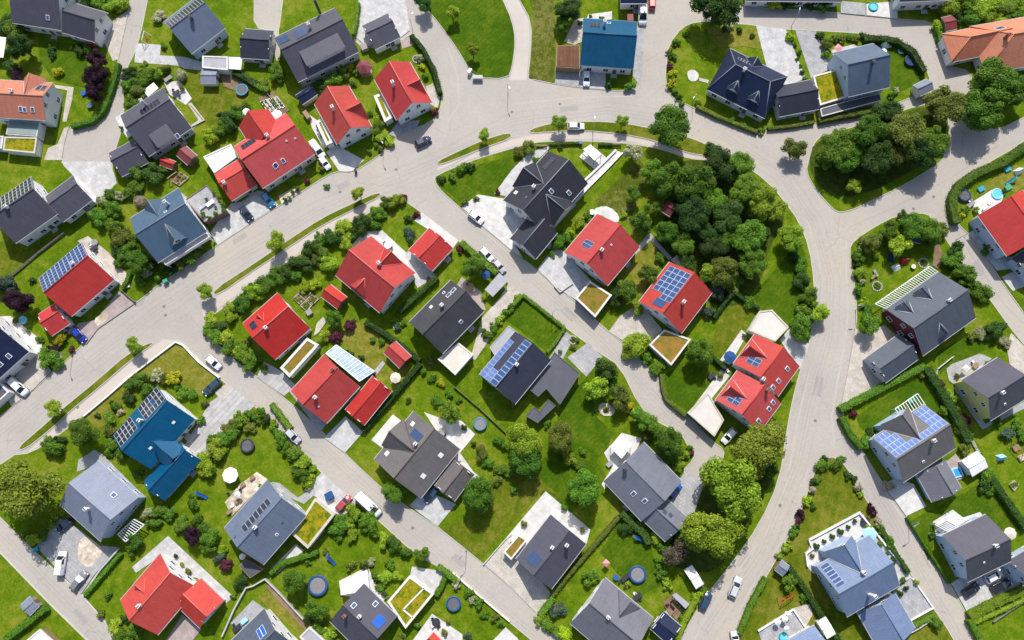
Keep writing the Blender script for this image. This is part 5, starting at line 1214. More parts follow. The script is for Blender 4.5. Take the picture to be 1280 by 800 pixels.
house('taupe house covered in solar', 'taupe roofed house with many pale solar panels and a white pergola', [
    D(q=[(1128, 605), (1091, 546), (1156, 506), (1194, 559)], ez=4.8, rise=4.4, xg=[(1128, 518, 3.6, .9)]), D(q=[(1167, 630), (1200, 608), (1180, 570), (1147, 596)], ez=2.7, rise=2.6, roof='roof_grey')], 'roof_taupe', 'wall_blue', chim=[(1165, 551, 'chimney_white')],
    sky=[(1154, 577, .6, .6)])
gable('white-roofed shed beside the blue pool of the taupe solar house', [(1215, 596), (1202, 576), (1222, 564), (1235, 583)], 2.3, .8, 'roof_flat_white', 'wall_white')
house('dark house with white deck', 'dark grey house with a white deck and three cars outside', [D(q=[(1212, 728), (1175, 669), (1231, 645), (1266, 699)], ez=4.8, rise=4.2)], 'roof_slate', 'wall_blue', chim=[(1243, 682, 'chimney_white')], sky=[(1230, 703, .4, .4)])
house('dark house at right edge', 'dark house at the right edge next to the parked black cars', [D(q=[(1279, 731), (1258, 703), (1300, 676), (1325, 705)], ez=4.2, rise=3.6)], 'roof_slate', 'wall_blue')
house('pale blue six-panel house', 'large pale blue roofed house with one column of six solar panels', [
    D(q=[(1057, 772), (1022, 707), (1088, 668), (1123, 733)], ez=5.0, rise=4.2, xg=[(1056, 681, 3.4, .85)]), D(q=[(1098, 812), (1144, 785), (1118, 740), (1072, 766)], ez=2.8, rise=2.8)], 'roof_paleblue', 'wall_blue', chim=[(1077, 715, 'chimney_white'), (1086, 743, 'chimney_white')])
house('pale blue house with parasols', 'pale blue roofed house cut by the bottom edge, with four white parasols', [D(q=[(1008, 842), (985, 800), (1017, 782), (1042, 822)], ez=3.4, rise=2.6)], 'roof_paleblue', 'wall_white')
gable('white-roofed shed beside the terrace with four parasols', [(1034, 798), (1021, 778), (1032, 771), (1045, 792)], 2.2, .3, 'roof_flat_white', 'wall_white')
house('grey house with navy annexe', 'large grey gabled house at the bottom with terrace and navy annexe', [
    D(q=[(712, 778), (757, 723), (818, 773), (772, 830)], ez=3.6, rise=4.4, xg=[(789, 752, 3.0, .72)])], 'roof_grey', 'wall_white', chim=[(760, 771, 'chimney_white')], ridge='roof_slate')
gable('navy-roofed annexe joined to the large grey house at the bottom', [(836, 806), (850, 782), (829, 763), (814, 787)], 2.6, .8, 'roof_navy', 'wall_dark', 'annexe', 'annexe', win=True)
house('dark house with cream terrace', 'dark slate house with a single blue panel and wide cream terrace', [D(q=[(689, 736), (645, 699), (688, 643), (733, 680)], ez=3.2, rise=4.0)], 'roof_slate', 'wall_white', chim=[(690, 684, 'chimney_white'), (708, 681, 'chimney_white')])
flat('brown sedum garage beside the dark house with the cream terrace', [(629, 690), (648, 668), (659, 675), (639, 700)], 2.5, 'sedum_brown', 'wall_white')
house('long grey house with pergola', 'long grey house with a white pergola and a blue car on its drive', [
    D(q=[(758, 607), (801, 547), (850, 601), (804, 652)], ez=3.4, rise=3.8), D(q=[(798, 643), (833, 624), (859, 645), (832, 679)], ez=2.7, rise=2.8)], 'roof_stone', 'wall_grey', chim=[(781, 586, 'chimney_dark')], sky=[(792, 617), (806, 626), (831, 640, .9, 1, 'dark', 1), (838, 644, .9, 1, 'dark', 1)])
house('twin red house', 'staggered twin red houses with blue roof panels facing each terrace', [
    D(q=[(972, 497), (917, 453), (945, 416), (998, 459)], ez=4.0, rise=4.3, xg=[(937, 432, 2.6, .8)]), D(q=[(949, 540), (894, 501), (921, 463), (977, 504)], ez=4.0, rise=4.3, xg=[(913, 483, 2.6, .8)])], 'roof_red', 'wall_white',
    chim=[(953, 474, 'chimney_white'), (958, 488, 'chimney_brick', 1)], sky=[(984, 461), (973, 476), (966, 484), (966, 503, .9, 1.2, 'glass', 1), (961, 511, .9, 1.2, 'glass', 1), (948, 526, .9, 1.2, 'glass', 1)])
flat('beige flat garage roof above the twin red houses', [(935, 413), (949, 389), (965, 387), (986, 409), (969, 427)], 2.7, 'roof_flat_pale', 'wall_white', 'parapet_beige')
flat('beige flat garage roof below the twin red houses', [(859, 516), (885, 490), (905, 525), (893, 546)], 2.7, 'roof_flat_pale', 'wall_dark', 'parapet_beige')
house('navy house with flat annexe', 'navy roofed house with two rows of solar panels and flat annexe', [D(q=[(643, 506), (599, 468), (645, 413), (688, 451)], ez=4.4, rise=3.6)], 'roof_charcoal', 'wall_white', chim=[(646, 456, 'chimney_white')])
flat('pale grey flat porch roof wrapped round the navy solar house', [(612, 434), (636, 407), (663, 428), (654, 438), (637, 424), (619, 446)], 3.2, 'roof_flat_grey', 'wall_white', 'trim', .15, name='porch', cat='porch')
flat('large charcoal flat roof joined to the navy solar house', [(661, 486), (693, 440), (725, 467), (700, 506), (683, 486), (673, 496)], 3.0, 'roof_flat_dark', 'wall_white', 'trim_dark', .15, name='annexe', cat='annexe')
flat('low stepped charcoal flat roof above the twin garden trees', [(657, 520), (668, 508), (675, 514), (685, 499), (695, 507), (672, 529)], 2.4, 'roof_flat_dark', 'wall_grey', 'trim_dark', .15, name='annexe', cat='annexe')
house('charcoal house with beige garage', 'charcoal gabled house with skylights and a beige flat-roofed garage', [D(q=[(551, 443), (513, 402), (561, 351), (607, 388)], ez=4.2, rise=4.4)], 'roof_ash', 'wall_white', chim=[(553, 383, 'chimney_white')], sky=[(539, 384, .8, .8, 'white'), (555, 366, .7, .7), (561, 369, 1.3, 1.0), (567, 363, 1.3, 1.0), (576, 402, .8, .8)])
flat('beige flat-roofed garage joined to the charcoal house', [(547, 449), (573, 428), (592, 443), (569, 469)], 2.8, 'roof_gravel', 'wall_grey')
canopy('pale grey carport roof beside two parked white cars', [(606, 362), (624, 341), (635, 351), (616, 371)], 2.4, 'roof_flat_grey', cat='carport', name='carport')
house('brown-grey cross-gabled house', 'brown-grey cross-gabled house with white patio and bright skylights', [
    D(q=[(525, 622), (468, 575), (517, 512), (575, 563)], ez=3.4, rise=4.2, xg=[(486, 539, 3.6, .95)]), D(q=[(568, 628), (543, 606), (570, 574), (592, 593)], ez=2.6, rise=2.0)], 'roof_taupe', 'wall_white', chim=[(520, 555, 'chimney_white')],
    sky=[(516, 530, 1, 1, 'white'), (484, 567, 1, 1, 'white'), (551, 569, 1, 1, 'white'), (529, 595, 1, 1, 'white')], ridge='roof_brown')
house('red house with wraparound terrace', 'big red house with cross gables and a white wraparound terrace', [
    D(q=[(419, 344), (464, 295), (519, 341), (475, 391)], ez=4.2, rise=4.6, xg=[(489, 314, 3.0, .8), (444, 361, 2.6, .6)])], 'roof_red_dark', 'wall_white', chim=[(475, 331, 'chimney_white')], ridge='ridge_red')
gable('red garage with white drive beside the big red house', [(540, 340), (510, 312), (538, 285), (565, 310)], 2.6, 2.0, 'roof_red_dark', 'wall_white', 'garage', 'garage', win=True)
gable('red-roofed garden shed beside the vegetable plot', [(401, 370), (413, 356), (434, 371), (422, 387)], 2.3, 1.4, 'roof_red', 'wood')
house('red house with sedum carport', 'red house with one dark roof panel beside a sedum carport', [D(q=[(346, 450), (301, 404), (346, 369), (389, 407)], ez=3.8, rise=4.4, xg=[(322, 393, 2.2, .7)])], 'roof_red', 'wall_white', chim=[(333, 410, 'chimney_white')], ridge='ridge_red')
flat('long white-rimmed sedum carport between two red houses', [(350, 460), (384, 422), (399, 431), (362, 472)], 2.8, 'sedum_brown', 'wall_white', pw=.6)
house('red house with glass conservatory', 'plain red house with a glass conservatory at its upper corner', [D(q=[(407, 530), (364, 488), (405, 443), (450, 483)], ez=3.8, rise=4.4)], 'roof_red_dark', 'wall_white', chim=[(395, 497, 'chimney_white'), (416, 462, 'chimney_brick')], sky=[(398, 508, .4, .4)])
gable('red double garage beside the red house with conservatory', [(455, 532), (431, 512), (466, 470), (490, 488)], 2.7, 1.9, 'roof_red_dark', 'wall_white', 'garage', 'garage', win=True)
gable('red-roofed garden shed beside the trimmed hedge corner', [(480, 441), (494, 426), (514, 445), (500, 461)], 2.3, 1.3, 'roof_red_dark', 'wood')
house('red house with single panel', 'plain red gabled house with a single blue panel, above a sedum garage', [D(q=[(759, 358), (706, 314), (747, 267), (799, 309)], ez=3.6, rise=4.3)], 'roof_red_dark', 'wall_white', chim=[(752, 313, 'chimney_white')], sky=[(764, 306, .4, .4)])
flat('brown sedum garage beside the pale paved drive', [(719, 373), (737, 351), (765, 369), (744, 397)], 2.8, 'sedum_brown', 'wall_dark', pw=.45)
house('red house with solar grid', 'red gabled house with a square blue solar grid', [D(q=[(850, 420), (800, 374), (838, 327), (889, 366)], ez=3.6, rise=4.3)], 'roof_red_dark', 'wall_white', chim=[(853, 379, 'chimney_white')], )
flat('orange-brown sedum garage beside the leafy bend in the lane', [(811, 431), (830, 412), (864, 424), (839, 457)], 2.8, 'sedum_orange', 'wall_white', pw=.4)
house('black cross-gabled house', 'large black cross-gabled house with white forecourt and a lower wing', [
    D(q=[(678, 293), (630, 249), (686, 188), (734, 230)], ez=4.0, rise=4.6, xg=[(654, 209, 3.9, .9), (706, 262, 3.6, .8)]), D(q=[(669, 324), (638, 298), (664, 266), (697, 291)], ez=3.2, rise=3.0)], 'roof_black', 'wall_white', chim=[(667, 236, 'chimney_white')],
    sky=[(645, 241, .9, .9, 'white'), (658, 247, .6, .6, 'dark'), (689, 239), (711, 241)], ridge='ridge_light')
house('blue house with solar rows', 'bright blue roofed house with rows of solar panels, nearest the dry lawn', [
    D(q=[(187, 586), (142, 545), (196, 482), (243, 524)], ez=4.2, rise=4.2, xg=[(216, 574, 2.7, .55)]), D(q=[(204, 626), (181, 602), (226, 549), (249, 577)], ez=2.8, rise=2.8)], 'roof_blue', 'wall_white', chim=[(178, 526, 'chimney_white')], sky=[(217, 528, .7, .5, 'white'), (188, 560, .7, .5, 'white')], ridge='roof_blue', gutter='roof_blue')
house('pale grey house with pergola', 'pale grey gabled house with slatted pergola and grey forecourt', [D(q=[(76, 630), (122, 577), (176, 621), (124, 677)], ez=4.6, rise=4.2)], 'roof_lightgrey', 'wall_blue', chim=[(111, 636, 'chimney_white')], sky=[(142, 619, 1.1, 1.1)])
house('red house with brick driveway', 'red house with a lower wing, pale terrace and pink brick driveway', [
    D(q=[(197, 794), (150, 750), (201, 691), (246, 735)], ez=3.4, rise=4.2, xg=[(169, 731, 2.4, .7)]), D(q=[(222, 758), (250, 722), (280, 750), (250, 786)], ez=2.8, rise=3.0)], 'roof_red', 'wall_white', chim=[(175, 757, 'chimney_white')], ridge='ridge_red')
house('blue-grey house with yellow sedum', 'blue-grey gabled house with a dark solar strip and yellow sedum garage', [D(q=[(329, 706), (280, 660), (334, 600), (383, 644)], ez=4.2, rise=3.8)], 'roof_steel', 'wall_grey', chim=[(320, 659, 'chimney_white')], sky=[(346, 668, .6, .6), (294, 671, .5, .5, 'dark'), (353, 653, .4, .4, 'dark')])
flat('bright yellow sedum garage beside the red car', [(394, 622), (419, 643), (385, 686), (365, 668)], 2.9, 'sedum_yellow', 'wall_white', 'parapet_beige', .55)
flat('low charcoal shed roof below the blue-grey house with yellow sedum', [(297, 707), (307, 698), (331, 711), (312, 724)], 2.3, 'roof_flat_dark', 'wood', None, name='shed', cat='shed')
house('grey house with blue square', 'grey gabled house with one bright blue square panel and white awning', [D(q=[(408, 772), (459, 734), (501, 774), (450, 815)], ez=3.4, rise=3.6)], 'roof_slate', 'wall_white', chim=[(432, 769, 'chimney_brick'), (450, 770, 'chimney_white')], sky=[(442, 757, .9, 1.2), (469, 755, .9, 1.2)])
flat('split sedum garage with white parapets beside the grey house', [(512, 719), (543, 742), (507, 786), (484, 752)], 2.7, 'sedum_yellow', 'wall_white', pw=.5, div=[((504, 762), (530, 735)), ((504, 762), (516, 772))])
house('slate house at bottom edge', 'slate house cut by the bottom edge with two bright solar panels', [D(q=[(332, 846), (286, 803), (329, 762), (372, 806)], ez=3.6, rise=3.6)], 'roof_slateblue', 'wall_white')
flat('pale grey flat shed roof beside the brown soil strip', [(374, 796), (387, 783), (406, 800), (392, 814)], 2.3, 'roof_flat_grey', 'wall_white', name='shed', cat='shed')
flat('grey flat garage beside the white canopy, below the solar-strip house', [(253, 70), (285, 71), (285, 88), (253, 85)], 2.6, 'roof_flat_grey', 'wall_white')
canopy('small white canopy joined to the grey flat garage', [(286, 71), (303, 72), (301, 87), (286, 86)], 2.4)
gable('small pale grey shed below the grey flat garage', [(251, 104), (252, 87), (272, 87), (270, 104)], 2.1, .6, 'roof_lightgrey', 'wall_white')
flat('grey-green flat canopy roof in front of the orange-tiled house', [(10, 149), (50, 152), (46, 171), (6, 168)], 3.0, 'roof_flat_green', 'wall_white', None, name='canopy', cat='canopy')
flat('sedum carport below the grey-green flat canopy roof', [(6, 171), (47, 172), (44, 192), (4, 188)], 2.6, 'sedum_yellow', 'wall_white', 'parapet_beige', .4)
flat('small pale flat roof left of the sedum carport', [(-20, 170), (5, 170), (3, 186), (-22, 184)], 2.5, 'roof_flat_grey', 'wall_white', name='carport', cat='carport')
gable('maroon garden shed beside the white annexe', [(221, 194), (232, 182), (246, 194), (235, 207)], 2.2, .9, 'roof_maroon', 'wood')
gable('tiny red-roofed shed beside the maroon garden shed', [(199, 205), (205, 197), (221, 202), (214, 212)], 2.1, .8, 'roof_red_dark', 'wood')
gable('blue-black roofed playhouse shed above the red house', [(377, 132), (370, 118), (387, 108), (398, 116)], 2.2, 1.0, 'roof_navy', 'wood_pale')
gable('dark tiled shed deep among the orchard trees', [(826, 263), (834, 251), (846, 258), (838, 271)], 2.2, .9, 'roof_maroon', 'wood')
gable('small dark shed between the shrubs beside the road junction', [(1138, 301), (1143, 287), (1154, 290), (1150, 304)], 2.1, .8, 'roof_charcoal', 'wood')
gable('tiny grey shed at the hedge of the parasol garden', [(968, 712), (977, 700), (987, 708), (979, 720)], 2.0, .6, 'roof_lightgrey', 'wood')
gable('little white-grey shed beside the lower left lane', [(37, 770), (25, 757), (37, 746), (49, 757)], 2.1, .5, 'roof_lightgrey', 'wood_grey')
flat('white flat-roofed garden house at the bottom left edge', [(30, 803), (50, 786), (70, 804), (50, 822)], 2.4, 'roof_flat_white', 'wood', name='garden_house', cat='garden house')
gable('white workshop roof behind the grey-brown tree', [(874, 733), (851, 716), (861, 709), (884, 727)], 2.4, .7, 'roof_flat_white', 'wall_white')
canopy('narrow pale grey canopy above the soil beds', [(840, 744), (845, 741), (862, 755), (857, 761)], 2.2, 'roof_flat_grey')
gable('little red-roofed garden house on the white terrace at the bottom', [(532, 802), (541, 790), (555, 803), (545, 816)], 2.3, .9, 'roof_red', 'wood')
canopy('white flat garden roof at the left edge beside the dark tree', [(-12, 44), (8, 47), (4, 72), (-16, 70)], 2.5)
canopy('white awning beside the slate house patio', [(179, 113), (192, 103), (198, 110), (185, 121)], 2.5, cat='awning')
canopy('white awning over the terrace of the grey house with blue square', [(425, 728), (459, 712), (462, 738), (426, 744)], 2.6, 'roof_flat_white', cat='awning')
pergola('white glazed pergola joined to the long grey house', [(764, 560), (776, 543), (790, 556), (777, 573)], 2.8, 5, cover='fabric_white')
pergola('long white slatted pergola of the blue-grey house', [(1094, 380), (1162, 333), (1172, 340), (1108, 386)], 2.7, 26)
pergola('white slatted pergola above the taupe solar house', [(1119, 511), (1147, 492), (1157, 507), (1128, 526)], 2.7, 9)
pergola('dark-framed square gazebo on the white terrace near the path', [(729, 187), (738, 181), (752, 193), (743, 201)], 2.6, 1, 'trim_dark', 'fabric_white', cat='gazebo')
pergola('white slatted pergola beside the pale grey house', [(147, 668), (167, 649), (180, 656), (157, 677)], 2.7, 9, 'frame_white')
pergola('pale slatted roof above the white deck of the dark house', [(1169, 656), (1189, 641), (1206, 650), (1188, 666)], 2.5, 10)
# solar fields
def field2(short, u0, u1, v0, v1, nx, ny, kind, frame, side=1, wi=0, keep=None):
    "array in fractions of the roof: u along the ridge (-1..1), v from eave (0) to ridge (1)"
    root, W = HS[short]; w = W[wi]; L, hw = w.L / 2, w.W / 2; x0, x1 = u0 * L, u1 * L; ya, yb = side * hw * (1 - v0), side * hw * (1 - v1)
    sl = sqrt(1 + (w.rise / hw) ** 2); dx, dy = (x1 - x0) / nx, (yb - ya) / ny; me = solar_mesh(abs(dx), abs(dy) * sl, kind, frame)
    for i in range(nx):
        for j in range(ny):
            if keep and not keep(i, j): continue
            link('solar_panel', me, w.roof_o, pitch_mtx(w, x0 + dx * (i + .5), ya + dy * (j + .5)))
field2('taupe house covered in solar', -.97, .97, .04, .94, 13, 4, 'solar_cell_pale', 'panel_frame', keep=lambda i, j: not (3.5 - (3 - j) * .2 < i < 9.6 - (3 - j) * .1) or (j == 3 and i < 10))
field2('navy house with flat annexe', -.98, .66, .03, .30, 9, 1, 'solar_cell_pale', 'trim')
field2('navy house with flat annexe', -.98, -.5, .30, .62, 3, 1, 'solar_cell_pale', 'trim')
field2('navy house with flat annexe', -.98, .94, .62, .97, 10, 1, 'solar_cell', 'panel_frame')
field2('red house with solar grid', -.52, .86, .12, .97, 6, 4, 'solar_cell', 'panel_frame', keep=lambda i, j: not (i == 0 and j < 2))
field2('red house with solar grid', -.84, -.52, .45, .85, 1, 1, 'solar_cell', 'trim_dark')
field2('blue house with solar rows', -.96, -.22, .03, .80, 5, 3, 'solar_cell_dark', 'panel_frame_pale')
field2('blue house with solar rows', .12, .98, .03, .86, 6, 3, 'solar_cell_dark', 'panel_frame_pale', keep=lambda i, j: not (i == 3 and j == 1))
field2('pale blue six-panel house', -.93, -.62, .06, .84, 1, 6, 'solar_cell', 'panel_frame')

F2 = field2
F2('blue-grey house with solar strip', -.97, .97, .30, .97, 12, 1, 'solar_cell_dark', 'trim')
F2('slate house with white patio', -.25, .62, .50, .86, 6, 1, 'solar_cell_dark', 'trim_dark')
F2('orange-tiled house with green canopy', -.92, -.58, .25, .62, 2, 1, 'solar_cell_dark', 'trim', -1)
F2('red house with white annexe', -.80, -.30, .22, .52, 4, 1, 'solar_cell_dark', 'trim_dark')
F2('slate house with white-framed solar', -.98, .98, .03, .95, 11, 4, 'solar_cell_dark', 'panel_frame_pale')
F2('red house with solar-covered slope', -.98, .98, .02, .97, 11, 5, 'solar_cell', 'panel_frame')
F2('slate house with shed dormer', -.97, -.60, .16, .66, 2, 2, 'solar_cell', 'trim_dark'); F2('slate house with shed dormer', -.44, -.06, .22, .84, 3, 2, 'solar_cell', 'trim_dark')
F2('bright blue house with carport', -.74, -.36, .28, .58, 3, 1, 'solar_cell_dark', 'trim_dark')
F2('navy hipped house with dormers', -.62, -.22, .36, .58, 4, 1, 'solar_cell_dark', 'trim')
F2('red house with paddling pool', -.25, .35, .40, .75, 3, 1, 'solar_cell_dark', 'trim_dark')
F2('dark house with cream terrace', -.76, -.34, .34, .84, 3, 2, 'solar_cell', 'trim_dark')
F2('twin red house', -.62, -.16, .30, .72, 2, 2, 'solar_cell', 'trim'); F2('twin red house', -.74, -.28, .30, .72, 2, 2, 'solar_cell', 'trim', 1, 1)
F2('brown-grey cross-gabled house', .34, .62, .44, .86, 2, 2, 'solar_cell', 'trim_dark')
F2('red house with sedum carport', -.82, -.52, .30, .72, 1, 2, 'solar_cell_dark', 'trim_dark')
F2('red house with single panel', -.46, -.14, .34, .70, 2, 1, 'solar_cell', 'trim')
F2('black cross-gabled house', .42, .86, .34, .52, 4, 1, 'solar_cell_dark', 'trim_dark')
F2('blue-grey house with yellow sedum', -.55, .66, .54, .84, 7, 1, 'solar_cell_dark', 'trim')
F2('grey house with blue square', .34, .78, .34, .78, 1, 1, 'solar_cell_bright', 'trim_dark')
F2('slate house at bottom edge', .22, .62, .46, .86, 2, 1, 'solar_cell_bright', 'frame_white')
# ------------------------------------------------------------------ trees: x y radius tone (photo pixels)
for s in '''28 612 44 linden;103 541 21 mid;655 552 24 light;657 575 22 mid;700 548 20 olive;597 619 23 mid;730 611 23 mid;492 616 17 mid;527 693 11 mid;562 515 15 light
837 553 21 mid;818 533 14 mid;757 460 16 dark;745 486 16 light;776 497 15 olive;803 523 15 mid;875 440 20 mid;898 8 30 dark;838 158 29 mid;710 12 16 dark;702 30 10 mid
815 215 15 mid;835 224 22 mid;792 243 12 mid;868 228 27 mid;900 208 22 dark;893 190 15 dark;930 238 22 mid;952 252 22 light;866 268 26 dark;908 270 24 dark;935 296 25 mid;893 310 20 dark;853 305 17 mid;833 290 16 mid
905 338 20 olive;940 330 20 mid;880 290 17 dark;812 342 13 mid;783 364 15 mid;800 277 15 mid;815 262 11 mid;925 205 18 mid;970 262 15 light;890 345 14 mid;858 332 14 dark;890 250 22 mid;952 292 11 dark;910 300 18 mid
990 298 19 light;1024 391 13 light;1046 184 24 mid;1082 168 27 mid;1058 200 20 mid;1096 198 25 dark;1132 165 30 olive;1148 192 23 dark;1165 178 24 mid;1108 142 21 dark;1180 132 27 olive;1242 104 34 mid;1226 138 27 mid;1270 112 22 mid;1032 202 11 mid;1122 188 22 olive;1072 184 20 mid;1068 232 10 light
947 560 37 linden;917 609 39 light;888 666 37 light;962 588 12 mid;845 692 17 brown;592 333 17 mid;120 76 14 purple;119 95 15 purple;117 113 14 purple;22 376 16 purple;26 58 18 dark;367 727 17 mid
1140 283 19 mid;1162 290 17 mid;1112 288 14 mid;1124 306 15 light;1092 303 13 olive;239 671 12 purple;1087 405 14 mid;1000 412 15 mid;993 186 14 olive;417 398 12 mid;792 190 13 pale;530 4 13 dark;395 763 14 mid;175 328 16 mid;892 342 16 light'''.replace('\n', ';').split(';'):
    x, y, r, t = s.split(); tree(float(x), float(y), float(r), t)
for x, y, r in ((565, 15, 8), (591, 62, 7), (606, 168, 7), (699, 153, 8), (778, 151, 7), (448, 241, 8), (345, 302, 10), (257, 364, 9), (167, 432, 9), (67, 510, 9)): tree(x, y, r, 'light', street=True)
